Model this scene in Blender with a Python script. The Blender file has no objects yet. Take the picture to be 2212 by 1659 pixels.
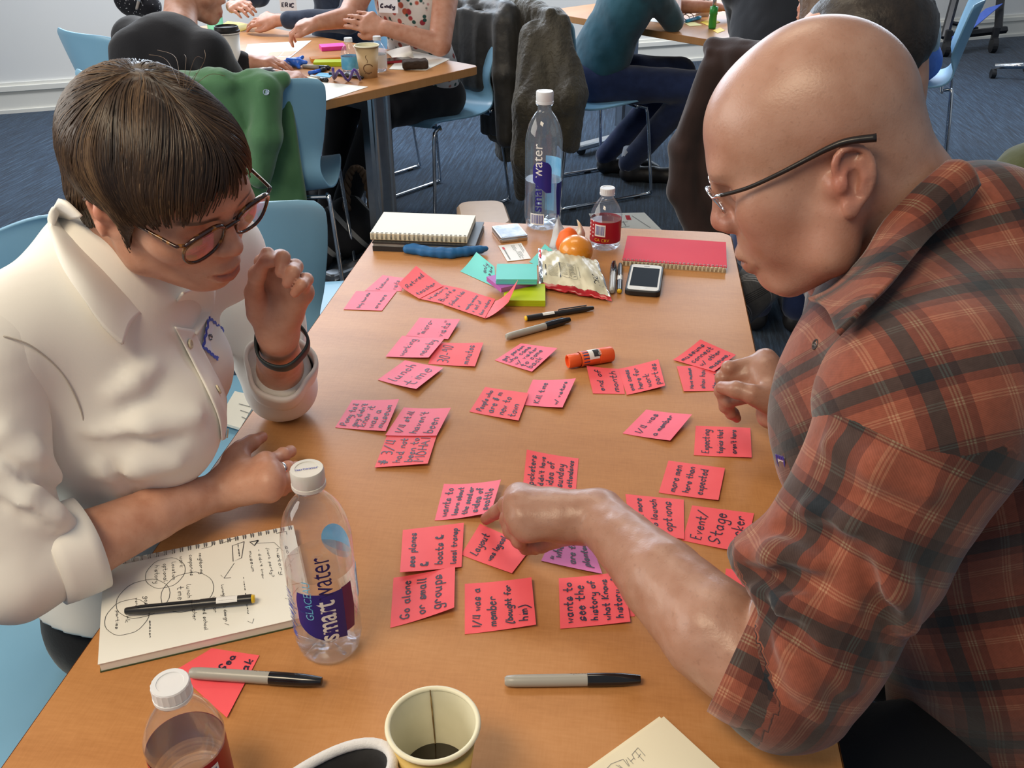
import bpy, bmesh, math, random
import numpy as np
from mathutils import Vector, Matrix

SC = bpy.context.scene
COL = SC.collection
PI = math.pi
# ---------------------------------------------------------------- camera
CAM_F, CAM_PITCH, CAM_YAW, CAM_Z = 2000.0, math.radians(30.08), math.radians(7.30), 1.4625
cam = bpy.data.cameras.new('camera')
cam.sensor_width = 36.0
cam.sensor_fit = 'HORIZONTAL'
cam.lens = CAM_F / 2212 * 36.0
cam.clip_start = 0.02
cam_ob = bpy.data.objects.new('camera', cam)
COL.objects.link(cam_ob)
cam_ob.location = (0, 0, CAM_Z)
cam_ob.rotation_euler = (PI / 2 - CAM_PITCH, 0, CAM_YAW)
SC.camera = cam_ob
# ---------------------------------------------------------------- colour management, world, large lights
SC.view_settings.view_transform = 'Standard'
SC.view_settings.look = 'None'
SC.view_settings.gamma = 1.0
SC.view_settings.use_curve_mapping = False
SC.view_settings.exposure = 0.08
world = bpy.data.worlds.new('world')
SC.world = world
world.use_nodes = True
world.node_tree.nodes['Background'].inputs[0].default_value = (0.74, 0.86, 1.0, 1)
world.node_tree.nodes['Background'].inputs[1].default_value = 0.28

def area(name, loc, target, size, power, col):
    l = bpy.data.lights.new(name, 'AREA')
    l.shape = 'RECTANGLE'
    l.size, l.size_y = size
    l.energy = power
    l.color = col
    o = bpy.data.objects.new(name, l)
    COL.objects.link(o)
    o.location = loc
    d = Vector(target) - Vector(loc)
    o.rotation_euler = d.to_track_quat('-Z', 'Y').to_euler()
    return o

# daylight through the tall windows behind the far tables
area('window_light_far', (-1.9, 6.0, 2.1), (-0.3, 1.5, 0.8), (3.6, 1.7), 110, (0.72, 0.85, 1.0))
area('window_light_far_east', (1.7, 7.6, 2.1), (0.3, 1.5, 0.8), (3.0, 1.7), 80, (0.72, 0.85, 1.0))
# daylight from the windows along the west side
area('window_light_west', (-3.6, 0.9, 2.0), (0.0, 0.9, 0.8), (3.2, 1.7), 95, (1.0, 0.94, 0.85))
# warm ceiling panels over the table
area('ceiling_light_near', (-0.9, -0.35, 2.75), (-0.5, 0.3, 0.0), (1.2, 0.6), 38, (1.0, 0.82, 0.58))
area('ceiling_light_mid', (-0.5, 2.2, 2.75), (-0.5, 2.2, 0.0), (1.2, 0.6), 14, (1.0, 0.84, 0.62))

area('fill_light_wall', (-2.2, 4.9, 2.75), (-2.2, 5.2, 0.0), (1.2, 0.6), 70, (.95, .96, 1.0))  # added fill, no known fixture: brightens the back wall and far floor
area('fill_light_wall_east', (1.2, 6.6, 2.75), (1.2, 6.8, 0.0), (1.2, 0.6), 70, (.95, .96, 1.0))  # second added fill for the east part of the back wall

# ---------------------------------------------------------------- picking a point of the room by where the lens sees it
_cp, _sp, _cyw, _syw = math.cos(CAM_PITCH), math.sin(CAM_PITCH), math.cos(CAM_YAW), math.sin(CAM_YAW)
CF = np.array([-_syw * _cp, _cyw * _cp, -_sp])
CR = np.array([_cyw, _syw, 0.0])
CU = np.cross(CR, CF)
CC = np.array([0, 0, CAM_Z])
def ray(px, py):
    return CF + CR * (px - 1106) / CAM_F - CU * (py - 829.5) / CAM_F
def P(px, py, z):
    d = ray(px, py)
    return CC + d * ((z - CAM_Z) / d[2])
def D(px, py, dep):
    return CC + ray(px, py) * dep

# ---------------------------------------------------------------- object helpers
def link(o, parent=None):
    COL.objects.link(o)
    if parent is not None:
        o.parent = parent
    return o
def tag(o, label=None, cat=None, group=None, kind=None):
    if label: o['label'] = label
    if cat: o['category'] = cat
    if group: o['group'] = group
    if kind: o['kind'] = kind
    return o
def empty(name, loc=(0, 0, 0), rz=0.0):
    o = bpy.data.objects.new(name, None)
    o.empty_display_size = 0.05
    COL.objects.link(o)
    o.location = loc
    o.rotation_euler = (0, 0, rz)
    return o
def meshob(name, verts, faces, mat, parent=None, smooth=False, uv=None):
    me = bpy.data.meshes.new(name)
    me.from_pydata([tuple(map(float, v)) for v in verts], [], [tuple(map(int, f)) for f in faces])
    if smooth:
        me.polygons.foreach_set('use_smooth', [True] * len(me.polygons))
    me.materials.append(mat)
    me.update()
    return link(bpy.data.objects.new(name, me), parent)
def copy_tree(o, parent=None):
    c = o.copy()
    COL.objects.link(c)
    c.parent = parent
    for ch in list(o.children):
        copy_tree(ch, c)
    return c

class MB:
    """collects shapes of one mesh"""
    def __init__(s):
        s.v, s.f = [], []
    def add(s, v, f):
        n = len(s.v)
        s.v += [tuple(map(float, x)) for x in v]
        s.f += [tuple(i + n for i in q) for q in f]
        return s
    def box(s, c, d, M=None, ch=0.0):
        hx, hy, hz = d[0] / 2, d[1] / 2, d[2] / 2
        if ch <= 0:
            v = [(x, y, z) for x in (-hx, hx) for y in (-hy, hy) for z in (-hz, hz)]
            f = [(0, 1, 3, 2), (4, 6, 7, 5), (0, 4, 5, 1), (2, 3, 7, 6), (0, 2, 6, 4), (1, 5, 7, 3)]
        else:
            ring = lambda z, i: [(-hx + i + ch, -hy + i, z), (hx - i - ch, -hy + i, z), (hx - i, -hy + i + ch, z), (hx - i, hy - i - ch, z),
                                 (hx - i - ch, hy - i, z), (-hx + i + ch, hy - i, z), (-hx + i, hy - i - ch, z), (-hx + i, -hy + i + ch, z)]
            v = ring(-hz, ch * .6) + ring(-hz + ch * .6, 0) + ring(hz - ch * .6, 0) + ring(hz, ch * .6)
            f = [tuple(range(7, -1, -1)), tuple(range(24, 32))]
            for r in range(3):
                for k in range(8):
                    a, b = r * 8 + k, r * 8 + (k + 1) % 8
                    f.append((a, b, b + 8, a + 8))
        R = np.array(M) if M is not None else np.eye(3)
        return s.add([R @ np.array(x) + np.array(c) for x in v], f)
    def tube(s, pts, r, n=8, closed=False, caps=True):
        pts = [np.array(p, float) for p in pts]
        m = len(pts)
        rr = [r] * m if np.isscalar(r) else list(r)
        tg = []
        for i in range(m):
            a = pts[(i - 1) % m] if closed or i > 0 else pts[i]
            b = pts[(i + 1) % m] if closed or i < m - 1 else pts[i]
            t = b - a
            tg.append(t / (np.linalg.norm(t) + 1e-12))
        u = np.cross(tg[0], [0, 0, 1.0])
        if np.linalg.norm(u) < 1e-3: u = np.cross(tg[0], [1.0, 0, 0])
        u /= np.linalg.norm(u)
        v = []
        for i in range(m):
            u = u - tg[i] * (u @ tg[i]); u /= np.linalg.norm(u) + 1e-12
            w = np.cross(tg[i], u)
            for k in range(n):
                a = 2 * PI * k / n
                v.append(pts[i] + rr[i] * (u * math.cos(a) + w * math.sin(a)))
        f = []
        for i in range(m if closed else m - 1):
            j = (i + 1) % m
            for k in range(n):
                l = (k + 1) % n
                f.append((i * n + k, i * n + l, j * n + l, j * n + k))
        if caps and not closed:
            f.append(tuple(range(n - 1, -1, -1)))
            f.append(tuple((m - 1) * n + k for k in range(n)))
        return s.add(v, f)
    def lathe(s, prof, n=32, c=(0, 0, 0), M=None):
        v, f = [], []
        R = np.array(M) if M is not None else np.eye(3)
        for (r, z) in prof:
            for k in range(n):
                a = 2 * PI * k / n
                v.append(R @ np.array([r * math.cos(a), r * math.sin(a), z]) + np.array(c))
        for i in range(len(prof) - 1):
            for k in range(n):
                l = (k + 1) % n
                f.append((i * n + k, i * n + l, (i + 1) * n + l, (i + 1) * n + k))
        return s.add(v, f)
    def build(s, name, mat, parent=None, smooth=False):
        return meshob(name, s.v, s.f, mat, parent, smooth)

def rotz(a):
    c, s = math.cos(a), math.sin(a)
    return np.array([[c, -s, 0], [s, c, 0], [0, 0, 1.0]])
def rotx(a):
    c, s = math.cos(a), math.sin(a)
    return np.array([[1.0, 0, 0], [0, c, -s], [0, s, c]])
def roty(a):
    c, s = math.cos(a), math.sin(a)
    return np.array([[c, 0, s], [0, 1.0, 0], [-s, 0, c]])
def euler(rx, ry, rz_):
    return rotz(math.radians(rz_)) @ roty(math.radians(ry)) @ rotx(math.radians(rx))
def smooth_by_angle(o, deg=40):
    me = o.data
    me.polygons.foreach_set('use_smooth', [True] * len(me.polygons))
    try:
        me.set_sharp_from_angle(angle=math.radians(deg))
    except Exception:
        pass
    return o
def catmull(pts, n=6, closed=False):
    pts = [np.array(p, float) for p in pts]
    m = len(pts)
    out = []
    for i in range(m if closed else m - 1):
        p0 = pts[(i - 1) % m] if closed or i > 0 else pts[i]
        p1, p2 = pts[i], pts[(i + 1) % m]
        p3 = pts[(i + 2) % m] if closed or i < m - 2 else pts[i + 1]
        for k in range(n):
            t = k / n
            out.append(0.5 * ((2 * p1) + (p2 - p0) * t + (2 * p0 - 5 * p1 + 4 * p2 - p3) * t * t + (3 * p1 - p0 - 3 * p2 + p3) * t ** 3))
    if not closed: out.append(pts[-1])
    return out

def sm(x, a, b):
    t = np.clip((x - a) / (b - a), 0, 1)
    return t * t * (3 - 2 * t)
# ---------------------------------------------------------------- materials
def mat(name, col=(.5, .5, .5), rough=.5, metal=0.0, spec=.5, trans=0.0, ior=1.45, coat=0.0, sheen=0.0, bump=None, vary=None, sss=0.0, alpha=1.0):
    """bump=(scale, strength[, distance]); vary=(scale, colour2, low, high)"""
    m = bpy.data.materials.new(name)
    m.use_nodes = True
    nt = m.node_tree
    b = nt.nodes['Principled BSDF']
    b.inputs['Base Color'].default_value = (*col, 1)
    b.inputs['Roughness'].default_value = rough
    b.inputs['Metallic'].default_value = metal
    b.inputs['Specular IOR Level'].default_value = spec
    b.inputs['Transmission Weight'].default_value = trans
    b.inputs['IOR'].default_value = ior
    b.inputs['Coat Weight'].default_value = coat
    b.inputs['Sheen Weight'].default_value = sheen
    b.inputs['Alpha'].default_value = alpha
    if sss:
        b.inputs['Subsurface Weight'].default_value = sss
        b.inputs['Subsurface Radius'].default_value = (.012, .005, .003)
        b.inputs['Subsurface Scale'].default_value = 1.0
    tc = None
    if bump or vary:
        tc = nt.nodes.new('ShaderNodeTexCoord')
    if vary:
        n = nt.nodes.new('ShaderNodeTexNoise')
        n.inputs['Scale'].default_value = vary[0]
        n.inputs['Detail'].default_value = 5
        r = nt.nodes.new('ShaderNodeValToRGB')
        r.color_ramp.elements[0].position = vary[2]
        r.color_ramp.elements[1].position = vary[3]
        r.color_ramp.elements[0].color = (*col, 1)
        r.color_ramp.elements[1].color = (*vary[1], 1)
        nt.links.new(tc.outputs['Object'], n.inputs['Vector'])
        nt.links.new(n.outputs['Fac'], r.inputs['Fac'])
        nt.links.new(r.outputs['Color'], b.inputs['Base Color'])
    if bump:
        n2 = nt.nodes.new('ShaderNodeTexNoise')
        n2.inputs['Scale'].default_value = bump[0]
        n2.inputs['Detail'].default_value = 4
        bp = nt.nodes.new('ShaderNodeBump')
        bp.inputs['Strength'].default_value = bump[1]
        bp.inputs['Distance'].default_value = bump[2] if len(bump) > 2 else .002
        nt.links.new(tc.outputs['Object'], n2.inputs['Vector'])
        nt.links.new(n2.outputs['Fac'], bp.inputs['Height'])
        nt.links.new(bp.outputs['Normal'], b.inputs['Normal'])
    return m
def bsdf(m): return m.node_tree.nodes['Principled BSDF']
def ramp(nt, stops, interp='LINEAR'):
    r = nt.nodes.new('ShaderNodeValToRGB')
    r.color_ramp.interpolation = interp
    e = r.color_ramp.elements
    while len(e) < len(stops): e.new(.5)
    for k, (p, c) in enumerate(stops):
        e[k].position = p
        e[k].color = (*c, 1)
    return r
def math_node(nt, op, a, b=None):
    n = nt.nodes.new('ShaderNodeMath')
    n.operation = op
    for k, x in enumerate((a, b)):
        if x is None: continue
        if isinstance(x, (int, float)): n.inputs[k].default_value = x
        else: nt.links.new(x, n.inputs[k])
    return n.outputs[0]
def mixrgb(nt, fac, a, b, mode='MIX'):
    n = nt.nodes.new('ShaderNodeMix')
    n.data_type = 'RGBA'
    n.blend_type = mode
    for sock, x in ((n.inputs[0], fac), (n.inputs[6], a), (n.inputs[7], b)):
        if isinstance(x, (int, float)): sock.default_value = x
        elif isinstance(x, tuple): sock.default_value = (*x, 1)
        else: nt.links.new(x, sock)
    return n.outputs[2]

def wood_mat(name, c1, c2, c3, rough=.33):
    """maple laminate: fine cross-grained flecks in the long direction"""
    m = mat(name, c1, rough, spec=.32)
    nt = m.node_tree; b = bsdf(m)
    tc = nt.nodes.new('ShaderNodeTexCoord')
    def noise(sx, sy, sc, det):
        mp = nt.nodes.new('ShaderNodeMapping')
        mp.inputs['Scale'].default_value = (sx, sy, 1)
        n = nt.nodes.new('ShaderNodeTexNoise')
        n.inputs['Scale'].default_value = sc
        n.inputs['Detail'].default_value = det
        nt.links.new(tc.outputs['Object'], mp.inputs['Vector'])
        nt.links.new(mp.outputs['Vector'], n.inputs['Vector'])
        return n.outputs['Fac']
    broad = noise(1.2, 6, 2.2, 4)
    fleck = noise(10, 60, 5, 3)
    fine = noise(60, 6, 9, 3)
    r = ramp(nt, [(.30, c3), (.52, c1), (.74, c2)])
    mixf = math_node(nt, 'ADD', math_node(nt, 'MULTIPLY', broad, .58), math_node(nt, 'ADD', math_node(nt, 'MULTIPLY', fleck, .24), math_node(nt, 'MULTIPLY', fine, .18)))
    nt.links.new(mixf, r.inputs['Fac'])
    nt.links.new(r.outputs['Color'], b.inputs['Base Color'])
    return m

def skin_mat(name, base, deep, pale, sss=.12, rough=.45, freckle=0.25):
    """skin whose local reddening comes from the vertex colour 'flush' and whose mottling from noise"""
    m = mat(name, base, rough, spec=.45, sss=sss)
    nt = m.node_tree; b = bsdf(m)
    at = nt.nodes.new('ShaderNodeAttribute'); at.attribute_name = 'flush'
    sep = nt.nodes.new('ShaderNodeSeparateColor')
    nt.links.new(at.outputs['Color'], sep.inputs[0])
    tc = nt.nodes.new('ShaderNodeTexCoord')
    n = nt.nodes.new('ShaderNodeTexNoise'); n.inputs['Scale'].default_value = 38; n.inputs['Detail'].default_value = 6
    nt.links.new(tc.outputs['Object'], n.inputs['Vector'])
    r = ramp(nt, [(.30, deep), (.5, base), (.72, pale)])
    nt.links.new(n.outputs['Fac'], r.inputs['Fac'])
    n2 = nt.nodes.new('ShaderNodeTexNoise'); n2.inputs['Scale'].default_value = 240; n2.inputs['Detail'].default_value = 2
    nt.links.new(tc.outputs['Object'], n2.inputs['Vector'])
    fr = ramp(nt, [(.60, (0, 0, 0)), (.74, (freckle,) * 3)])
    nt.links.new(n2.outputs['Fac'], fr.inputs['Fac'])
    c = mixrgb(nt, fr.outputs['Color'], r.outputs['Color'], tuple(x * .55 for x in deep))
    c = mixrgb(nt, sep.outputs[0], c, (base[0] * .95, base[1] * .50, base[2] * .48))
    c = mixrgb(nt, sep.outputs[1], c, (base[0] * .62, base[1] * .26, base[2] * .28))   # lips
    c = mixrgb(nt, sep.outputs[2], c, (.012, .008, .006))                           # brows, lashes
    nt.links.new(c, b.inputs['Base Color'])
    n3 = nt.nodes.new('ShaderNodeTexNoise'); n3.inputs['Scale'].default_value = 420; n3.inputs['Detail'].default_value = 3
    nt.links.new(tc.outputs['Object'], n3.inputs['Vector'])
    bp = nt.nodes.new('ShaderNodeBump'); bp.inputs['Strength'].default_value = .16; bp.inputs['Distance'].default_value = .0012
    nt.links.new(n3.outputs['Fac'], bp.inputs['Height'])
    nt.links.new(bp.outputs['Normal'], b.inputs['Normal'])
    return m

def plaid_mat(name, warp, weft, pu, pv, rough=.9, sheen=.3, weave=900, mixf=.5):
    """woven check: two sets of coloured threads laid along the cloth's own u and v (metres)"""
    m = mat(name, (.5, .5, .5), rough, spec=.15, sheen=sheen)
    nt = m.node_tree; b = bsdf(m)
    uv = nt.nodes.new('ShaderNodeUVMap'); uv.uv_map = 'cloth'
    sep = nt.nodes.new('ShaderNodeSeparateXYZ')
    nt.links.new(uv.outputs[0], sep.inputs[0])
    cols = []
    for k, (st, per) in enumerate(((warp, pu), (weft, pv))):
        f = math_node(nt, 'FRACT', math_node(nt, 'DIVIDE', sep.outputs[k], per))
        r = ramp(nt, st, 'CONSTANT' if len(st) > 8 else 'LINEAR')
        nt.links.new(f, r.inputs['Fac'])
        cols.append(r.outputs['Color'])
    c = mixrgb(nt, 1.0, cols[0], cols[1], 'MULTIPLY')
    gm = nt.nodes.new('ShaderNodeGamma'); gm.inputs[1].default_value = .5
    nt.links.new(c, gm.inputs[0]); c = gm.outputs[0]
    # twill threads
    tw = math_node(nt, 'SINE', math_node(nt, 'MULTIPLY', math_node(nt, 'ADD', sep.outputs[0], sep.outputs[1]), 2600.0))
    tw = math_node(nt, 'ADD', math_node(nt, 'MULTIPLY', tw, .08), .96)
    tc = nt.nodes.new('ShaderNodeTexCoord')
    n = nt.nodes.new('ShaderNodeTexNoise'); n.inputs['Scale'].default_value = 160; n.inputs['Detail'].default_value = 4
    nt.links.new(tc.outputs['Object'], n.inputs['Vector'])
    nn = math_node(nt, 'ADD', math_node(nt, 'MULTIPLY', n.outputs['Fac'], .5), .75)
    comb = nt.nodes.new('ShaderNodeCombineColor')
    v = math_node(nt, 'MULTIPLY', tw, nn)
    for k in range(3): nt.links.new(v, comb.inputs[k])
    c = mixrgb(nt, 1.0, c, comb.outputs[0], 'MULTIPLY')
    nt.links.new(c, b.inputs['Base Color'])
    bp = nt.nodes.new('ShaderNodeBump'); bp.inputs['Strength'].default_value = .35; bp.inputs['Distance'].default_value = .001
    nt.links.new(n.outputs['Fac'], bp.inputs['Height'])
    nt.links.new(bp.outputs['Normal'], b.inputs['Normal'])
    return m
def cloth_mat(name, col, rough=.9, sheen=.25, scale=300, strength=.3, vary=None):
    return mat(name, col, rough, spec=.2, sheen=sheen, bump=(scale, strength, .001), vary=vary)
# ---------------------------------------------------------------- smooth bodies: blended tapering solids turned into one skin
class Body:
    """list of blended solids; mesh() returns one continuous surface"""
    def __init__(s):
        s.p = []
    def cone(s, a, b, ra, rb, k=.01, op='u', sq=None):
        a, b = np.array(a, float), np.array(b, float)
        s.p.append(('c', op, k, a, b, ra, rb, (a + b) / 2, np.linalg.norm(b - a) / 2 + max(ra, rb), sq))
        return s
    def chain(s, pts, rad, k=.01, op='u'):
        for i in range(len(pts) - 1):
            s.cone(pts[i], pts[i + 1], rad[i], rad[i + 1], k, op)
        return s
    def ell(s, c, r, R=None, k=.01, op='u'):
        c = np.array(c, float); r = np.array(r, float)
        s.p.append(('e', op, k, c, r, np.eye(3) if R is None else np.array(R), None, c, float(max(r)), None))
        return s
    def slab(s, c, r, R=None, rnd=.004, k=.01, op='u'):
        """rounded box with half sizes r"""
        c = np.array(c, float); r = np.array(r, float)
        s.p.append(('b', op, k, c, r, np.eye(3) if R is None else np.array(R), rnd, c, float(np.linalg.norm(r)), None))
        return s
    def moved(s, R, T, sc=1.0):
        R = np.array(R); T = np.array(T)
        o = Body()
        for q in s.p:
            t, op, k = q[0], q[1], q[2] * sc
            if t == 'c':
                o.cone(R @ (q[3] * sc) + T, R @ (q[4] * sc) + T, q[5] * sc, q[6] * sc, k, op, q[9])
            elif t == 'e':
                o.ell(R @ (q[3] * sc) + T, q[4] * sc, R @ q[5], k, op)
            else:
                o.slab(R @ (q[3] * sc) + T, q[4] * sc, R @ q[5], q[6] * sc, k, op)
        return o
    def plus(s, o):
        s.p += o.p
        return s
    def dist(s, X, c0=None, R0=None):
        """signed distance at points X (N,3); c0,R0 bound the points for culling"""
        d = np.full(len(X), .25, np.float32)
        use = s.p
        if c0 is not None:
            if getattr(s, 'nb', -1) != len(s.p):
                s.nb = len(s.p)
                s.bc = np.array([q[7] for q in s.p]); s.br = np.array([q[8] for q in s.p]); s.bk = np.array([q[2] for q in s.p])
            e = s.bc - c0
            on = np.sqrt((e * e).sum(1)) - s.br - R0 < s.bk + .010
            use = [s.p[i] for i in np.nonzero(on)[0]]
        for q in use:
            t, op, k = q[0], q[1], q[2]
            if t == 'c':
                a, b, ra, rb = q[3].astype(X.dtype), q[4].astype(X.dtype), q[5], q[6]
                ab = b - a; L = ab @ ab + 1e-12
                pa = X - a
                h = np.clip(pa @ ab / L, 0, 1)
                e = pa - h[:, None] * ab
                dd = np.sqrt((e * e).sum(1)) - (ra + (rb - ra) * h)
            elif t == 'e':
                y = (X - q[3].astype(X.dtype)) @ q[5].astype(X.dtype) / q[4].astype(X.dtype)
                k0 = np.sqrt((y * y).sum(1)) + 1e-9
                z = y / q[4].astype(X.dtype)
                k1 = np.sqrt((z * z).sum(1)) + 1e-9
                dd = k0 * (k0 - 1) / k1
            else:
                y = np.abs((X - q[3]) @ q[5]) - (q[4] - q[6])
                dd = np.sqrt((np.maximum(y, 0) ** 2).sum(1)) + np.minimum(y.max(1), 0) - q[6]
            if op == 'u':
                h = np.clip(.5 + .5 * (d - dd) / k, 0, 1)
                d = d + (dd - d) * h - k * h * (1 - h)
            elif op == 's':
                h = np.clip(.5 - .5 * (d + dd) / k, 0, 1)
                d = d + (-dd - d) * h + k * h * (1 - h)
            else:
                h = np.clip(.5 - .5 * (d - dd) / k, 0, 1)
                d = d + (dd - d) * h + k * h * (1 - h)
        return d
    def mesh(s, res, warp=None, lo=None, hi=None):
        """surface nets over sparse blocks; warp(X, d) may add relief"""
        us = [q for q in s.p if q[1] == 'u']
        L = np.min([q[7] - q[8] for q in us], 0) - res * 3
        Hh = np.max([q[7] + q[8] for q in us], 0) + res * 3
        if lo is not None: L = np.maximum(L, lo)
        if hi is not None: Hh = np.minimum(Hh, hi)
        NB = 12
        nb = np.ceil((Hh - L) / (res * NB)).astype(int)
        g = np.arange(-1, NB + 2)
        m = len(g)
        gx, gy, gz = np.meshgrid(g, g, g, indexing='ij')
        G0 = np.stack([gx.ravel(), gy.ravel(), gz.ravel()], 1)
        tot = nb * NB + 4
        V, K, Q = [], [], []
        ubc = np.array([q[7] for q in us]); ubr = np.array([q[8] for q in us]); ubk = np.array([q[2] for q in us])
        Rb = res * (NB + 3) * .87
        for bx in range(nb[0]):
            for by in range(nb[1]):
                for bz in range(nb[2]):
                    b0 = np.array([bx, by, bz]) * NB
                    c0 = L + (b0 + NB / 2) * res
                    e = ubc - c0
                    if not (np.sqrt((e * e).sum(1)) - ubr < Rb + ubk).any(): continue
                    dc = s.dist(c0[None, :], c0, Rb)[0]
                    if abs(dc) > Rb * 1.35 + .006: continue
                    X = (L + (G0 + b0) * res).astype(np.float32)
                    d = s.dist(X, c0, Rb)
                    if d.min() > .02 or d.max() < -.02: continue
                    if warp is not None: d = warp(X, d)
                    if d.min() > 0 or d.max() < 0: continue
                    d = d.reshape(m, m, m)
                    S = d < 0
                    n = m - 1
                    cnt = np.zeros((n, n, n)); ps = np.zeros((n, n, n, 3))
                    for ax in range(3):
                        for o1 in (0, 1):
                            for o2 in (0, 1):
                                sl0 = [None] * 3; sl1 = [None] * 3
                                oth = [i for i in range(3) if i != ax]
                                sl0[ax] = slice(0, n); sl1[ax] = slice(1, n + 1)
                                for o, i in zip((o1, o2), oth):
                                    sl0[i] = slice(o, o + n); sl1[i] = slice(o, o + n)
                                A, B = d[tuple(sl0)], d[tuple(sl1)]
                                cr = (A < 0) != (B < 0)
                                t = np.where(cr, A / np.where(cr, A - B, 1), 0)
                                cnt += cr
                                ps[..., ax] += np.where(cr, t, 0)
                                ps[..., oth[0]] += np.where(cr, o1, 0)
                                ps[..., oth[1]] += np.where(cr, o2, 0)
                    on = cnt > 0
                    ii = np.argwhere(on)
                    pos = ps[on] / cnt[on][:, None]
                    gi = ii + b0                       # global cell index + 1
                    key = (gi[:, 0] * tot[1] + gi[:, 1]) * tot[2] + gi[:, 2]
                    V.append(L + (ii - 1 + pos + b0) * res); K.append(key)
                    for ax in range(3):
                        o1, o2 = [(1, 2), (2, 0), (0, 1)][ax]
                        sl0 = [slice(1, NB + 1)] * 3; sl1 = list(sl0)
                        sl1[ax] = slice(2, NB + 2)
                        A, B = S[tuple(sl0)], S[tuple(sl1)]
                        for sign in (True, False):
                            e = np.argwhere((A != B) & (A == sign)) + 1 + b0
                            if len(e) == 0: continue
                            def kk(da, db):
                                w = e.copy(); w[:, o1] += da; w[:, o2] += db
                                return (w[:, 0] * tot[1] + w[:, 1]) * tot[2] + w[:, 2]
                            q4 = [kk(-1, -1), kk(0, -1), kk(0, 0), kk(-1, 0)]
                            if not sign: q4 = q4[::-1]
                            Q.append(np.stack(q4, 1))
        V = np.concatenate(V); K = np.concatenate(K); Q = np.concatenate(Q)
        uk, first = np.unique(K, return_index=True)
        idx = np.searchsorted(uk, Q)
        idx = np.clip(idx, 0, len(uk) - 1)
        ok = (uk[idx] == Q).all(1)
        return V[first], idx[ok]
_rs = np.random.RandomState(5)
_nd = _rs.normal(size=(40, 3)); _nd /= np.linalg.norm(_nd, axis=1)[:, None]
_np = _rs.uniform(0, 6.28, 40)
def wnoise(X, f, n=8, o=0):
    """cheap smooth noise: sum of waves, about -1..1"""
    v = 0
    for i in range(n):
        v = v + np.sin(X @ _nd[(i + o) % 40].astype(X.dtype) * f * (1 + .17 * i) + _np[(i + o) % 40])
    return v / n * 1.6
def skinob(name, V, F, mat_, parent=None, flush=None, uv=None):
    me = bpy.data.meshes.new(name)
    me.vertices.add(len(V)); me.vertices.foreach_set('co', np.asarray(V, np.float32).ravel())
    nq = len(F); w = F.shape[1]
    me.loops.add(nq * w); me.loops.foreach_set('vertex_index', F.astype(np.int32).ravel())
    me.polygons.add(nq)
    me.polygons.foreach_set('loop_start', np.arange(0, nq * w, w, dtype=np.int32))
    me.polygons.foreach_set('loop_total', np.full(nq, w, np.int32))
    me.polygons.foreach_set('use_smooth', np.ones(nq, bool))
    me.update(calc_edges=True)
    me.validate()
    me.materials.append(mat_)
    if flush is not None:
        a = me.color_attributes.new('flush', 'FLOAT_COLOR', 'POINT')
        a.data.foreach_set('color', np.concatenate([flush, np.ones((len(V), 1))], 1).astype(np.float32).ravel())
    if uv is not None:
        l = me.uv_layers.new(name='cloth')
        l.data.foreach_set('uv', uv[F.ravel()].astype(np.float32).ravel())
    return link(bpy.data.objects.new(name, me), parent)
# ---------------------------------------------------------------- room shell
TZ = 0.74                                     # table tops
M = {}
M['wall'] = mat('wall_paint', (.74, .74, .71), .75, bump=(60, .08, .002), vary=(1.2, (.70, .71, .70), .35, .7))
M['base_paint'] = mat('baseboard_paint', (.80, .78, .70), .45, vary=(3, (.74, .73, .67), .3, .7))
M['ceil'] = mat('ceiling_paint', (.80, .79, .76), .9, vary=(2, (.76, .76, .74), .3, .7))
def carpet_mat():
    m = mat('carpet_tiles', (.03, .05, .09), .95, spec=.1, sheen=.15)
    nt = m.node_tree; b = bsdf(m)
    tc = nt.nodes.new('ShaderNodeTexCoord')
    def noise(rot, sx, sy, sc, det):
        mp = nt.nodes.new('ShaderNodeMapping')
        mp.inputs['Rotation'].default_value = (0, 0, rot)
        mp.inputs['Scale'].default_value = (sx, sy, 1)
        n = nt.nodes.new('ShaderNodeTexNoise')
        n.inputs['Scale'].default_value = sc; n.inputs['Detail'].default_value = det
        n.inputs['Roughness'].default_value = .65
        nt.links.new(tc.outputs['Object'], mp.inputs['Vector'])
        nt.links.new(mp.outputs['Vector'], n.inputs['Vector'])
        return n.outputs['Fac']
    rot = math.radians(-26)
    streak = noise(rot, 30, 1.5, 3.0, 5)
    fine = noise(rot, 160, 10, 3.0, 2)
    pile = noise(0, 1, 1, 260, 2)
    f = math_node(nt, 'ADD', math_node(nt, 'MULTIPLY', streak, .62), math_node(nt, 'ADD', math_node(nt, 'MULTIPLY', fine, .26), math_node(nt, 'MULTIPLY', pile, .12)))
    r = ramp(nt, [(.36, (.004, .009, .017)), (.46, (.009, .020, .038)), (.54, (.018, .040, .072)), (.64, (.050, .085, .125))])
    nt.links.new(f, r.inputs['Fac'])
    nt.links.new(r.outputs['Color'], b.inputs['Base Color'])
    bp = nt.nodes.new('ShaderNodeBump'); bp.inputs['Strength'].default_value = .6; bp.inputs['Distance'].default_value = .004
    nt.links.new(f, bp.inputs['Height']); nt.links.new(bp.outputs['Normal'], b.inputs['Normal'])
    return m
M['carpet'] = carpet_mat()
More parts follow.
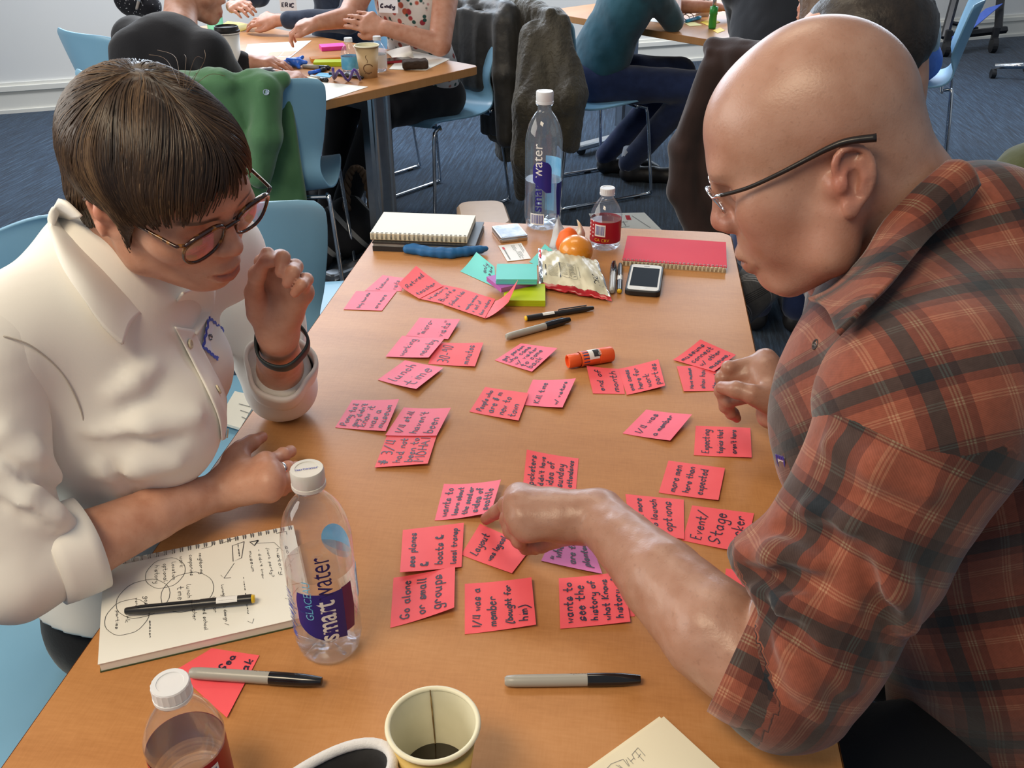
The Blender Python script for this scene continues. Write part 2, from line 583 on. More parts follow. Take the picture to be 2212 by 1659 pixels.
# back wall runs slantwise behind the far tables
WA = np.array([-3.988, 5.497, 0.0]); WB = np.array([3.333, 9.251, 0.0])
wd = (WB - WA) / np.linalg.norm(WB - WA)
wn = np.array([wd[1], -wd[0], 0.0])           # points into the room
w0, w1 = WA - wd * 2.4, WB + wd * 1.6
WL = np.linalg.norm(w1 - w0)
def wallbox(name, s0, s1, z0, z1, d0, d1, m, kind='structure', parent=None):
    """box along the back wall: s along it, d out of it into the room"""
    a, b = w0 + wd * s0, w0 + wd * s1
    v = [a + wn * d0, b + wn * d0, b + wn * d1, a + wn * d1]
    v = [(x[0], x[1], z0) for x in v] + [(x[0], x[1], z1) for x in v]
    o = meshob(name, v, [(3, 2, 1, 0), (4, 5, 6, 7), (0, 1, 5, 4), (1, 2, 6, 5), (2, 3, 7, 6), (3, 0, 4, 7)], m, parent)
    if parent is None: tag(o, kind=kind)
    return o
wallbox('wall_back', 0, WL, 0, 1.0, -.15, 0, M['wall'])
wallbox('wall_back_upper', 0, WL, 2.75, 3.1, -.15, 0, M['wall'])
M['glass'] = mat('window_glass', (.9, .95, 1.0), .02, trans=1.0, ior=1.05)
M['sill'] = mat('window_frame_paint', (.75, .75, .73), .4, vary=(4, (.70, .70, .69), .3, .7))
nw = 6
for k in range(nw):
    a, b = WL * k / nw, WL * (k + 1) / nw
    wf = wallbox('window_%d' % (k + 1), a, b, 1.0, 1.06, -.15, .04, M['sill'])
    wallbox('window_frame', a, a + .09, 1.06, 2.75, -.12, -.02, M['sill'], parent=wf)
    wallbox('window_frame', b - .09, b, 1.06, 2.75, -.12, -.02, M['sill'], parent=wf)
    wallbox('window_frame', a + .09, b - .09, 1.85, 1.92, -.10, -.04, M['sill'], parent=wf)
    wallbox('pane', a + .09, b - .09, 1.06, 2.75, -.085, -.075, M['glass'], parent=wf)
bb = wallbox('baseboard_back', 0, WL, 0, .135, 0, .018, M['base_paint'])
wallbox('baseboard_cap', 0, WL, .135, .165, 0, .030, M['base_paint'], parent=bb)
wallbox('baseboard_cap', 0, WL, .165, .185, 0, .014, M['base_paint'], parent=bb)
wallbox('baseboard_shoe', 0, WL, 0, .022, .018, .030, M['base_paint'], parent=bb)
fl = meshob('floor', [(-7, -3, 0), (9, -3, 0), (9, 12, 0), (-7, 12, 0)], [(0, 1, 2, 3)], M['carpet'])
tag(fl, kind='structure')
# wall outlet seen above the far chair
ou = empty('wall_outlet', w0 + wd * (np.dot(np.array([-.86, 7.02, 0]) - w0, wd)) + np.array([0, 0, .50]))
ou.rotation_euler = (0, 0, math.atan2(wd[1], wd[0]))
MB().box((0, -.003, 0), (.12, .006, .12), ch=.002).build('cover_plate', mat('outlet_plastic', (.72, .72, .70), .4, vary=(9, (.68, .68, .67), .3, .7)), ou)
for dx in (-.025, .025):
    MB().box((dx, -.0075, 0), (.03, .003, .07), ch=.001).build('socket', M['base_paint'], ou)
tag(ou, 'white power outlet plate on the wall above the jacket of the floral-top woman', 'outlet')

# ---------------------------------------------------------------- tables
M['maple'] = wood_mat('maple_laminate', (.480, .218, .074), (.555, .272, .106), (.385, .162, .050), .36)
M['maple_edge'] = wood_mat('maple_edge_band', (.46, .23, .09), (.52, .28, .12), (.38, .18, .06), .45)
M['steel'] = mat('brushed_steel', (.60, .62, .64), .28, 1.0, bump=(40, .05, .001), vary=(30, (.52, .54, .57), .3, .7))
M['chrome'] = mat('chrome', (.78, .80, .83), .10, 1.0, bump=(25, .02, .0005), vary=(20, (.72, .74, .77), .3, .7))
M['black_plastic'] = mat('black_plastic', (.012, .012, .013), .45, bump=(200, .1, .0005), vary=(20, (.02, .02, .021), .3, .7))
M['black_metal'] = mat('black_painted_metal', (.012, .013, .015), .4, vary=(12, (.022, .022, .025), .3, .7))
def rounded(w, h, r, n=6):
    pts = []
    for (cx, cy, a0) in ((w / 2 - r, h / 2 - r, 0), (-w / 2 + r, h / 2 - r, 90), (-w / 2 + r, -h / 2 + r, 180), (w / 2 - r, -h / 2 + r, 270)):
        for k in range(n + 1):
            a = math.radians(a0 + 90 * k / n)
            pts.append((cx + r * math.cos(a), cy + r * math.sin(a)))
    return pts
def extrude(mb, pts, z0, z1, M3=None, c=(0, 0, 0), bev=0.0):
    """prism with an optional softened top and bottom edge"""
    n = len(pts)
    cen = np.mean(np.array(pts), 0)
    R = np.eye(3) if M3 is None else np.array(M3)
    lay = [(z0, 0), (z1, 0)] if bev <= 0 else [(z0, bev), (z0 + bev, 0), (z1 - bev, 0), (z1, bev)]
    v = []
    for z, ins in lay:
        for p in pts:
            q = np.array(p, float)
            if ins:
                d = q - cen; q = q - d / np.linalg.norm(d) * ins
            v.append(R @ np.array([q[0], q[1], z]) + np.array(c))
    f = [tuple(range(n - 1, -1, -1)), tuple((len(lay) - 1) * n + i for i in range(n))]
    for l in range(len(lay) - 1):
        for i in range(n):
            j = (i + 1) % n
            f.append((l * n + i, l * n + j, (l + 1) * n + j, (l + 1) * n + i))
    mb.add(v, f)
    return mb
def table(c, rz, w, l, label, name='work_table'):
    """top w wide (local x), l long (local y); column legs with feet near both ends"""
    t = empty(name, (c[0], c[1], 0), rz)
    extrude(MB(), rounded(w, l, .03), TZ - .0305, TZ, bev=.0015).build('tabletop', M['maple'], t)
    eb = MB(); extrude(eb, rounded(w + .003, l + .003, .0315), TZ - .029, TZ - .0018)
    eb.f = eb.f[2:]                                            # only the band round the rim
    eb.build('edge_band', M['maple_edge'], t)
    for s in (-1, 1):
        y = s * (l / 2 - .16)
        leg = MB().box((0, y, .39), (.10, .062, .60), ch=.012).build('leg', M['steel'], t)
        for dx in (-.032, .032):
            MB().tube([(dx, y - s * -.034, .10), (dx, y - s * -.034, .68)], .011, 10).build('leg_rod', M['steel'], leg)
        MB().box((0, y, .70), (.22, .08, .018), ch=.004).build('bracket', M['steel'], t)
        for dx in (-.085, .085):
            MB().tube([(dx, y + s * .040, .70), (dx, y + s * .049, .70)], .013, 12).build('knob', M['chrome'], t)
        MB().box((0, y, .045), (w * .74, .06, .03), ch=.01).build('foot', M['steel'], t)
        for dx in (-w * .33, w * .33):
            MB().tube([(dx, y - .012, .0245), (dx, y + .012, .0245)], .0245, 12).build('caster', M['black_plastic'], t)
    MB().box((0, 0, .64), (.03, l - .36, .05), ch=.004).build('stretcher', M['steel'], t)
    tag(t, label, 'table')
    return t
table((-.151, 1.032), 0, .758, 1.83, 'long maple-topped work table strewn with pink sticky notes')
t2n = np.array([-1.036, 2.965]); t2u, t2v = np.array([-.83, .558]), np.array([.558, .83])
t2c = t2n + t2u * .80 + t2v * .40
T2a = math.atan2(t2v[1], t2v[0])                              # local x along the short side
t2 = table(t2c, T2a, .80, 1.60, 'maple-topped work table where the dark hoodie and floral-top people sit')
t3n = np.array([.70, 3.97]); t3u, t3v = np.array([-.75, .66]), np.array([.66, .75])
t3 = table(t3n + t3u * .80 + t3v * .52, math.atan2(t3v[1], t3v[0]), 1.04, 1.60, 'maple-topped work table behind the bald man, with a red drink on it')
# ---------------------------------------------------------------- moulded chairs on chrome sled frames (faces +y)
M['blue_shell'] = mat('pale_blue_plastic', (.235, .46, .64), .38, bump=(400, .12, .0004), vary=(8, (.22, .44, .62), .3, .7))
M['navy_shell'] = mat('deep_blue_plastic', (.06, .13, .36), .4, bump=(400, .12, .0004), vary=(8, (.05, .12, .33), .3, .7))
def chair_proto(shell_mat):
    t = empty('stacking_chair')
    prof = [(.235, .428, .395), (.215, .450, .43), (.12, .447, .445), (.0, .437, .445), (-.10, .436, .43), (-.165, .455, .40),
            (-.195, .505, .365), (-.208, .56, .36), (-.222, .64, .395), (-.238, .73, .43), (-.252, .80, .445), (-.258, .825, .435), (-.260, .838, .40)]
    pr = catmull(prof, 3)
    n = 14
    v, f = [], []
    for (y, z, w) in pr:
        for k in range(n + 1):
            u = -1 + 2 * k / n
            back = sm(np.array([z]), .47, .62)[0]
            cup = u * u
            v.append((u * w / 2, y + back * cup * .055, z + (1 - back) * cup * .012 - (back * (abs(u) ** 6) * .012)))
    for i in range(len(pr) - 1):
        for k in range(n):
            a = i * (n + 1) + k
            f.append((a, a + 1, a + n + 2, a + n + 1))
    o = meshob('shell', v, f, shell_mat, t, True)
    md = o.modifiers.new('thick', 'SOLIDIFY'); md.thickness = .009; md.offset = 0
    md2 = o.modifiers.new('soft', 'BEVEL'); md2.width = .003; md2.segments = 2; md2.limit_method = 'ANGLE'
    for s in (-1, 1):
        x = s * .205
        pts = catmull([(x * .92, .17, .432), (x * .98, .20, .425), (x, .225, .395), (x * 1.06, .245, .2), (x * 1.1, .262, .03), (x * 1.1, .255, .012), (x * 1.1, .235, .0105),
                       (x * 1.1, .0, .0105), (x * 1.1, -.215, .0105), (x * 1.1, -.24, .012), (x * 1.1, -.25, .03), (x * 1.04, -.225, .25), (x * .98, -.20, .42), (x * .95, -.19, .440), (x * .93, -.16, .434)], 3)
        MB().tube(pts, .0078, 8).build('leg_frame', M['chrome'], t, True)
        for yy in (-.18, .18):
            MB().box((x * 1.1, yy, .006), (.02, .035, .012), ch=.003).build('foot_pad', M['black_plastic'], t)
    MB().tube([(-.195, .17, .424), (.195, .17, .424)], .007, 8).build('cross_bar', M['chrome'], t)
    MB().tube([(-.195, -.155, .424), (.195, -.155, .424)], .007, 8).build('cross_bar', M['chrome'], t)
    return t
CH0 = chair_proto(M['blue_shell'])
_ch_used = []
def chair(x, y, face_deg, label, scale=1.0):
    """face_deg: compass of the seat's open side, 0 = +x, 90 = +y"""
    o = CH0 if not _ch_used else copy_tree(CH0)
    _ch_used.append(o)
    o.location = (x, y, 0)
    o.rotation_euler = (0, 0, math.radians(face_deg - 90))
    tag(o, label, 'chair', 'stacking chairs with chrome sled legs')
    return o
chair(-.80, .86, 8, 'pale blue shell chair under the woman in the white shirt')
chair(-.92, 1.45, 2, 'empty pale blue shell chair next to the white-shirted woman, a booklet on its seat')
chair(-.87, 1.97, 97, 'empty pale blue shell chair turned away at the far table corner, beside the raised hand')
chair(-1.24, 3.08, 103, 'pale blue shell chair with a green jacket hung over its back')
chair(.66, .88, 172, 'shell chair under the bald man in the plaid shirt')
chair(-1.56, 3.06, 62, 'pale blue shell chair under the person in the dark hoodie')
chair(-2.06, 3.80, 60, 'empty pale blue shell chair beside the person in the dark hoodie, near the wall')
chair(-.88, 4.14, 238, 'shell chair under the woman in the floral top')
chair(-1.42, 4.62, 238, 'shell chair under the person in the denim shirt')
chair(-.23, 4.44, 35, 'shell chair under the man in the teal shirt')
chair(.60, 3.60, 58, 'shell chair under the person in the black top, a brown jacket on its back')
chair(1.40, 5.10, 165, 'pale blue shell chair under the person in the grey jacket')
chair(.72, 1.50, 176, 'shell chair under the person in the black and white checked shirt')
chair(1.30, 2.84, 180, 'shell chair at the frame edge with an olive jacket over it')
chair(.56, 2.68, 90, 'shell chair under the long-haired person behind the bald man')
# ---------------------------------------------------------------- lettering
_GL = {
 'a': "4636 2615 1423 3344 4644 53", 'b': "1914 1323 3344 4536 2615", 'c': "4536 2615 1423 3344", 'd': "4636 2615 1423 3344|4943 53", 'e': "1535 4536 2615 1423 3344",
 'f': "4839 2823|0646", 'g': "4636 2615 1423 3344|4641 3010 11", 'h': "1913|1526 3645 43", 'i': "2623|2828", 'j': "2620 1001|2828", 'k': "1913|4614 43", 'l': "1914 23",
 'm': "0603|0516 2523|2536 4543", 'n': "1613|1526 3645 43", 'o': "3615 1423 3344 4536", 'p': "1610|1526 3645 4433 2314", 'q': "4636 2615 1423 3344|4640 51", 'r': "1613|1526 36 45",
 's': "4536 2615 2434 4433 1314", 't': "2924 3343|0646", 'u': "1614 2333 44|4643 53", 'v': "1623 46", 'w': "0613 2533 46", 'x': "1643|4613", 'y': "1614 2344|4641 3010", 'z': "1646 1343",
 'A': "0328 53|1545", 'B': "1913|1939 4716|1646 5433 13", 'C': "5839 1715 1433 54", 'D': "1913|1939 5745 5413", 'E': "4919 1343|1636", 'F': "4919 13|1636", 'G': "5839 1715 1433 5445 35", 'H': "1913|5953|1656",
 'I': "2923", 'J': "3934 2304", 'K': "1913|5915 53", 'L': "1913 43", 'M': "0309 2659 53", 'N': "1319 5359", 'O': "2917 1433 5547 29", 'P': "1319 4947 3616", 'R': "1319 4947 3616|3653", 'S': "5839 1816 4534 1304",
 'T': "0959|3933", 'U': "1914 2343 5459", 'V': "0933 59", 'W': "0913 2643 59", 'Y': "0926 5926|2623", 'X': "0953|5903", 'Z': "0959 0353",
 '0': "2916 1423 3346 4839 29", '1': "2823 2928", '2': "1729 4847 1343", '3': "1939 4736 2636 4533 13", '4': "4943|2914 54", '5': "4919 1636 4533 13", '6': "3816 1433 4536 16", '7': "1949 23", '8': "2917 4534 1415 4738 29", '9': "4716 2938 4743",
 '/': "0259", '-': "1545", '&': "5316 1829 3817 1414 3355", "'": "2927", '"': "1917|3937", ',': "2312", '.': "2323", '(': "3914 1132", ')': "1934 1100", '+': "1555|3733", '?': "1829 3847 2524|2323", '!': "2925|2323", '#': "2913|3923|0746|0545",
}
def strokes(txt):
    """handwritten single-line strokes of one line of text; unit = x-height"""
    out, x = [], 0.0
    for ch in txt:
        if ch == ' ':
            x += 1.25; continue
        ang = ch in '147/vwxzkyAEFHIKLMNTVWXYZ#'
        g = _GL.get(ch) or _GL.get(ch.lower())
        if not g:
            x += .6; continue
        mx = 0
        for st in g.split('|'):
            d = st.replace(' ', '')
            pts = [(int(d[i]) / 3.2, (int(d[i + 1]) - 3) / 3.0) for i in range(0, len(d), 2)]
            mx = max(mx, max(p[0] for p in pts))
            jit = [((p[0] + random.uniform(-.07, .07)), p[1] + random.uniform(-.07, .07)) for p in pts]
            jit = [(x + p[0] + p[1] * .12, p[1]) for p in jit]
            if len(jit) > 2 and not ang: jit = [(float(p[0]), float(p[1])) for p in catmull([(a, b, 0) for a, b in jit], 3)]
            out.append(jit)
        x += mx + .30
    return out, x
def ribbon(mb, pts, nrm, w):
    pts = [np.array(p) for p in pts]
    n = len(pts)
    if n < 2: return
    v = []
    for i in range(n):
        t = pts[min(i + 1, n - 1)] - pts[max(i - 1, 0)]
        s = np.cross(nrm, t); L = np.linalg.norm(s)
        s = s / L if L > 1e-9 else np.array([1.0, 0, 0])
        v += [pts[i] - s * w / 2, pts[i] + s * w / 2]
    mb.add(v, [(2 * i, 2 * i + 2, 2 * i + 3, 2 * i + 1) for i in range(n - 1)])
def write(mb, lines, fmap, box, nrm, w, fill=.92, align='l'):
    """lines of handwriting inside box (u0,v0,u1,v1) of the sheet; fmap(u,v) gives the point, u along the line, v down the page"""
    u0, v0, u1, v1 = box
    n = len(lines)
    step = (v1 - v0) / n
    # sheet is taken as roughly square in u,v
    st = [strokes(l) for l in lines]
    wid = max(s[1] for s in st)
    sc0 = min((u1 - u0) * fill / wid, step / 1.8)
    for k, (ss, wd_) in enumerate(st):
        base = v0 + step * (k + .72)
        sc = min(sc0 * 1.35, (u1 - u0) * fill / max(wd_, .1), step / 1.8)
        off = u0 + random.uniform(0, .02)
        for s in ss:
            if len(s) == 2 and s[0] == s[1] or len(s) == 1:
                s = [s[0], (s[0][0] + .12, s[0][1] + .05)]
            ribbon(mb, [fmap(off + p[0] * sc, base - p[1] * sc) for p in s], nrm, w)
_txt_cache = {}
def text2d(s, bold=0.0):
    """filled outline lettering as 2D points and faces, unit em, left bottom at 0"""
    key = (s, bold)
    if key not in _txt_cache:
        c = bpy.data.curves.new('lettering', 'FONT')
        c.body = s; c.size = 1.0; c.offset = bold; c.resolution_u = 3
        o = bpy.data.objects.new('lettering', c)
        COL.objects.link(o)
        dg = bpy.context.evaluated_depsgraph_get()
        me = o.evaluated_get(dg).to_mesh()
        v = [tuple(x.co) for x in me.vertices]
        f = [tuple(p.vertices) for p in me.polygons]
        o.evaluated_get(dg).to_mesh_clear()
        bpy.data.objects.remove(o); bpy.data.curves.remove(c)
        _txt_cache[key] = (v, f)
    return _txt_cache[key]
def put_text(mb, s, size, fmap, bold=0.0, stretch=1.0):
    v, f = text2d(s, bold)
    mb.add([fmap(p[0] * size * stretch, p[1] * size) for p in v], f)
    return max(p[0] for p in v) * size * stretch if v else 0
# ---------------------------------------------------------------- sticky notes on the main table
random.seed(11)
M['note_red'] = mat('neon_coral_paper', (.90, .115, .135), .55, spec=.35, bump=(900, .05, .0002), vary=(25, (.86, .10, .12), .3, .7))
M['note_pink'] = mat('neon_pink_paper', (.92, .150, .235), .50, spec=.4, bump=(900, .05, .0002), vary=(25, (.88, .135, .215), .3, .7))
M['note_mauve'] = mat('mauve_paper', (.74, .19, .48), .55, spec=.35, bump=(900, .05, .0002), vary=(25, (.70, .17, .45), .3, .7))
M['ink'] = mat('marker_ink', (.018, .012, .035), .45, vary=(90, (.03, .02, .05), .3, .7))
def bil(q, u, v):
    """q = TL, TR, BR, BL; u from the BL edge up to TL (writing direction), v from left to right (down the page)"""
    a = q[3] * (1 - u) + q[0] * u
    b = q[2] * (1 - u) + q[1] * u
    return a * (1 - v) + b * v
def note(corners, lines, label, mat_='note_red', lift=(0, 0, 0, 0), z=None, curl=None, box=(.07, .06, .95, .96), w=.0017, base=None, sag=.0):
    """corners: where the photo shows TL, TR, BR, BL; lift: corner heights over the table"""
    zb = TZ + .0006 if base is None else base
    q = [P(c[0], c[1], zb + l) for c, l in zip(corners, lift)]
    n = 10
    def fm(u, v, dz=0.0):
        p = bil(q, u, v).copy()
        hl = bil([np.array([l]) for l in lift], u, v)[0]
        # paper bends instead of tilting: heights rise towards the lifted edge
        mxl = max(lift) if max(lift) > 0 else 1
        p[2] = zb + (hl ** 1.7) / (mxl ** .7) + dz + sag * math.sin(PI * u) * math.sin(PI * v)
        return p
    top = [fm(u / n, v / n) for u in range(n + 1) for v in range(n + 1)]
    bot = [p - np.array([0, 0, .00025]) for p in top]
    N = (n + 1) ** 2
    f = []
    for i in range(n):
        for j in range(n):
            a = i * (n + 1) + j
            f.append((a, a + 1, a + n + 2, a + n + 1))
            f.append((N + a, N + a + n + 1, N + a + n + 2, N + a + 1))
    rim = [i for i in range(n + 1)] + [i * (n + 1) + n for i in range(1, n + 1)] + [n * (n + 1) + n - i for i in range(1, n + 1)] + [(n - i) * (n + 1) for i in range(1, n)]
    for a, b in zip(rim, rim[1:] + rim[:1]):
        f.append((b, a, a + N, b + N))
    cen = np.mean(q, 0)
    t = meshob('sticky_note', [p - cen for p in top + bot], f, M[mat_], None, True)
    t.location = cen
    smooth_by_angle(t, 50)
    tag(t, label, 'sticky note', 'sticky notes on the main table')
    if lines:
        mb = MB()
        nrm = np.cross(q[2] - q[3], q[0] - q[3]); nrm /= np.linalg.norm(nrm)
        write(mb, lines, lambda u, v: fm(u, v, .0005) - cen, box, nrm, w)
        mb.build('lettering', M['ink'], t)
    return t
N_ = note
N_([(827, 594), (874, 600), (867, 629), (788, 628)], ['Fastover', 'visits'], 'pink note tucked under the corner of the Retired teacher note', 'note_pink', (0, .004, 0, 0))
N_([(769, 629), (857, 629), (825, 671), (742, 668)], ['Only tourists', 'are more'], 'pink note reading Only tourists, at the far end by the table edge', 'note_pink', (0, 0, 0, 0), base=TZ + .0012)
N_([(899, 574), (958, 616), (906, 645), (859, 612)], ['Retired', 'teacher'], 'coral note reading Retired teacher, curled up at the head of the chain', 'note_red', (.012, .002, 0, .008), base=TZ + .003)
N_([(956, 615), (996, 623), (962, 657), (905, 645)], ['History', 'Buffs'], 'coral note reading History Buffs in the chain of notes', 'note_red', (0, 0, 0, 0), base=TZ + .0022)
N_([(994, 622), (1070, 646), (1047, 687), (957, 657)], ['School kids', '+', 'nearby workers', '+ out of', 'town visitors'], 'coral note reading School kids in the chain of notes', 'note_red', (.001, 0, .002, 0), base=TZ + .0030)
N_([(1070, 645), (1119, 604), (1098, 643), (1047, 687)], [], 'coral note standing folded up at the end of the chain', 'note_red', (.006, .050, .030, .001), base=TZ + .0035)
N_([(906, 685), (994, 689), (968, 731), (877, 725)], ['"micro-', 'visits"'], 'pink note reading micro-visits', 'note_pink', (.002, .007, .004, 0))
N_([(869, 725), (960, 731), (926, 772), (833, 770)], ['working', 'nearby'], 'pink note reading working nearby', 'note_pink', (0, .004, .004, 0), base=TZ + .0016)
N_([(943, 739), (1044, 740), (1026, 790), (925, 786)], ['30-90', 'minutes'], 'pink note reading 30-90 minutes', 'note_red', (0, .006, .004, 0))
N_([(875, 778), (958, 793), (899, 840), (816, 820)], ['lunch', 'time'], 'pink note reading lunch time', 'note_pink', (0, .004, .006, 0), base=TZ + .0010)
N_([(1125, 740), (1204, 752), (1149, 801), (1069, 778)], ['get person', 'who came', 'w/ visitor', 'to come', 'back'], 'pink note reading get person who came with visitor', 'note_pink', (.003, .007, .004, 0))
N_([(761, 863), (862, 862), (833, 929), (724, 923)], ['Pony tail', "guy didn't", 'know it', 'was a', 'museum'], 'coral note reading Pony tail guy', 'note_pink', (.001, .008, .005, 0))
N_([(836, 940), (944, 937), (924, 1001), (809, 1008)], ['# 3/4', 'had not', 'been to', 'MOHAI'], 'coral note reading 3/4 had not been to', 'note_red', (0, .004, .006, .003))
N_([(872, 880), (974, 881), (943, 939), (832, 940)], ['1/4 still', "haven't", 'been'], 'pink note reading 1/4 still haven\'t been', 'note_pink', (0, .008, .005, 0), base=TZ + .0018)
N_([(1048, 835), (1142, 849), (1120, 908), (1014, 889)], ['People who', 'are # m', 'new to', 'town'], 'coral note reading People who are new to town', 'note_red', (.001, .004, .004, 0))
N_([(1151, 820), (1244, 817), (1215, 878), (1127, 874)], ['Kill time', 'w/ visitors'], 'pink note reading Kill time with visitors', 'note_pink', (0, .009, .006, 0), base=TZ + .0012)
N_([(1267, 790), (1340, 796), (1350, 850), (1281, 849)], ['end of', 'month'], 'coral note reading end of month beside the glue stick', 'note_red', (.006, .001, .001, .001))
N_([(1335, 796), (1422, 776), (1437, 832), (1354, 852)], ['one comes', 'here for', 'work', 'parties'], 'coral note reading here for work parties', 'note_red', (.001, .007, .006, .001), base=TZ + .0010)
N_([(1462, 791), (1567, 788), (1555, 844), (1477, 845)], ['Have museum', 'show how', 'they relate'], 'coral note reading Have museum show how they relate', 'note_red', (.001, .001, 0, .001))
N_([(1513, 733), (1590, 764), (1543, 800), (1454, 776)], ['museums', 'connect', 'w/ other', 'museums,'], 'coral note reading museums connect with other museums', 'note_red', (.010, .005, .004, .001), base=TZ + .0014)
N_([(1396, 883), (1495, 895), (1448, 949), (1345, 936)], ['1/4 was', 'a member'], 'pink note reading 1/4 was a member, by the man\'s fist', 'note_pink', (.002, .010, .006, 0), box=(.07, .1, .95, .75))
N_([(1503, 919), (1621, 924), (1624, 988), (1499, 983)], ['Expecting', 'topics that', "aren't here"], 'coral note reading Expecting topics that aren\'t here', 'note_red', (.001, .002, .002, 0), box=(.07, .08, .95, .8))
N_([(1444, 994), (1566, 1011), (1552, 1080), (1423, 1064)], ['more men', 'here than', 'expected'], 'coral note reading more men here than expected', 'note_red', (.001, .003, .003, 0), box=(.07, .1, .95, .78))
N_([(1351, 1067), (1477, 1079), (1478, 1164), (1362, 1150)], ['want more', 'to launch', 'options'], 'coral note half under the pointing forearm, ending in options', 'note_red', (0, .002, .002, 0), box=(.12, .08, .98, .85))
N_([(1495, 1091), (1629, 1108), (1611, 1194), (1474, 1167)], ['Event/', 'Stage', 'worker'], 'coral note reading Event/Stage worker', 'note_red', (.001, .002, .003, 0))
N_([(1345, 1262), (1378, 1266), (1371, 1331), (1300, 1335)], [], 'coral note peeking out from under the wants to see the history note', 'note_red')
N_([(1207, 1249), (1345, 1234), (1362, 1341), (1210, 1358)], ['wants to', 'see the', 'history of', 'what Knows', 'history of'], 'coral note reading wants to see the history of', 'note_red', (0, .006, .004, 0), base=TZ + .0012)
N_([(1004, 1261), (1148, 1247), (1158, 1348), (1004, 1370)], ['1/4 was a', 'member', '(bought for', 'him)'], 'coral note reading 1/4 was a member (bought for him)', 'note_red', (0, .006, .005, 0))
N_([(1198, 1150), (1275, 1165), (1301, 1239), (1169, 1210)], ['"where', 'are the', 'planters'], 'mauve note reading where are the planters, under the pointing hand', 'note_mauve', (0, .003, .005, .001), box=(.10, .12, .98, .9))
N_([(1037, 1131), (1150, 1180), (1106, 1238), (996, 1198)], ['Layout', 'was logical'], 'coral note reading Layout was logical under the pointing finger', 'note_red', (0, .002, .003, 0), box=(.1, .06, .98, .62))
N_([(850, 1248), (983, 1222), (981, 1312), (843, 1356)], ['Go alone', 'or small', 'groups'], 'coral note reading Go alone or small groups', 'note_red', (0, .007, .008, 0), box=(.07, .1, .95, .85))
N_([(870, 1143), (1002, 1127), (997, 1222), (864, 1236)], ['sea planes', '&', 'boats &', 'local transp'], 'coral note reading sea planes and boats', 'note_red', (.002, .005, .003, .008), base=TZ + .0016)
N_([(959, 1045), (1082, 1036), (1061, 1104), (939, 1124)], ['wants to', 'learn about', 'the seedier', 'sides of', 'seattle'], 'pink note reading wants to learn about the seedier sides of seattle', 'note_pink', (0, .014, .012, 0))
N_([(1138, 971), (1250, 989), (1244, 1060), (1129, 1052)], ['picketers', "didn't have", 'idea of', 'sunday', 'attendance'], 'coral note reading picketers, just above the pointing hand', 'note_red', (.009, .001, .001, .002))
N_([(1568, 1228), (1640, 1236), (1636, 1300), (1562, 1290)], [], 'coral note almost hidden under the plaid sleeve', 'note_red')
N_([(458, 1400), (560, 1415), (490, 1550), (378, 1448)], ['Sea', '', 'Oak'], 'coral note under the grey marker beside the notebook', 'note_red', (0, .001, .002, 0), box=(.55, .45, .95, .98))
# ---------------------------------------------------------------- things lying on the main table
def frame_at(p, ang):
    """rotation about z by ang (radians) at p"""
    return rotz(ang)
def ang_of(a, b):
    return math.atan2(b[1] - a[1], b[0] - a[0])
M['marker_grey'] = mat('marker_grey_plastic', (.36, .35, .31), .32, vary=(30, (.34, .33, .30), .3, .7))
M['gloss_black'] = mat('gloss_black_plastic', (.008, .008, .010), .12, spec=.6, vary=(30, (.012, .012, .014), .3, .7))
M['pen_black'] = mat('pen_black_plastic', (.018, .018, .020), .28, vary=(30, (.024, .024, .026), .3, .7))
M['yellow_plastic'] = mat('yellow_plastic', (.80, .52, .02), .4, vary=(30, (.75, .48, .02), .3, .7))
M['white_paper'] = mat('white_paper', (.86, .85, .78), .7, bump=(500, .05, .0003), vary=(6, (.82, .81, .74), .3, .7))
M['cream_paper'] = mat('cream_paper', (.83, .77, .58), .7, bump=(500, .05, .0003), vary=(6, (.80, .74, .55), .3, .7))
M['print'] = mat('dark_print', (.02, .02, .022), .6, vary=(60, (.04, .04, .045), .3, .7))
M['grey_print'] = mat('grey_print', (.20, .20, .19), .6, vary=(60, (.26, .26, .25), .3, .7))
M['white_label'] = mat('white_label', (.82, .82, .80), .5, vary=(20, (.78, .78, .76), .3, .7))
def wrap(r, axis_c, R, z0, a0):
    """maps sheet coordinates onto a cylinder of radius r along local x; s along the axis, t round it"""
    def f(s, t):
        a = a0 + t / r
        return np.array(axis_c) + R @ np.array([z0 + s, r * math.cos(a), r * math.sin(a)])
    return f
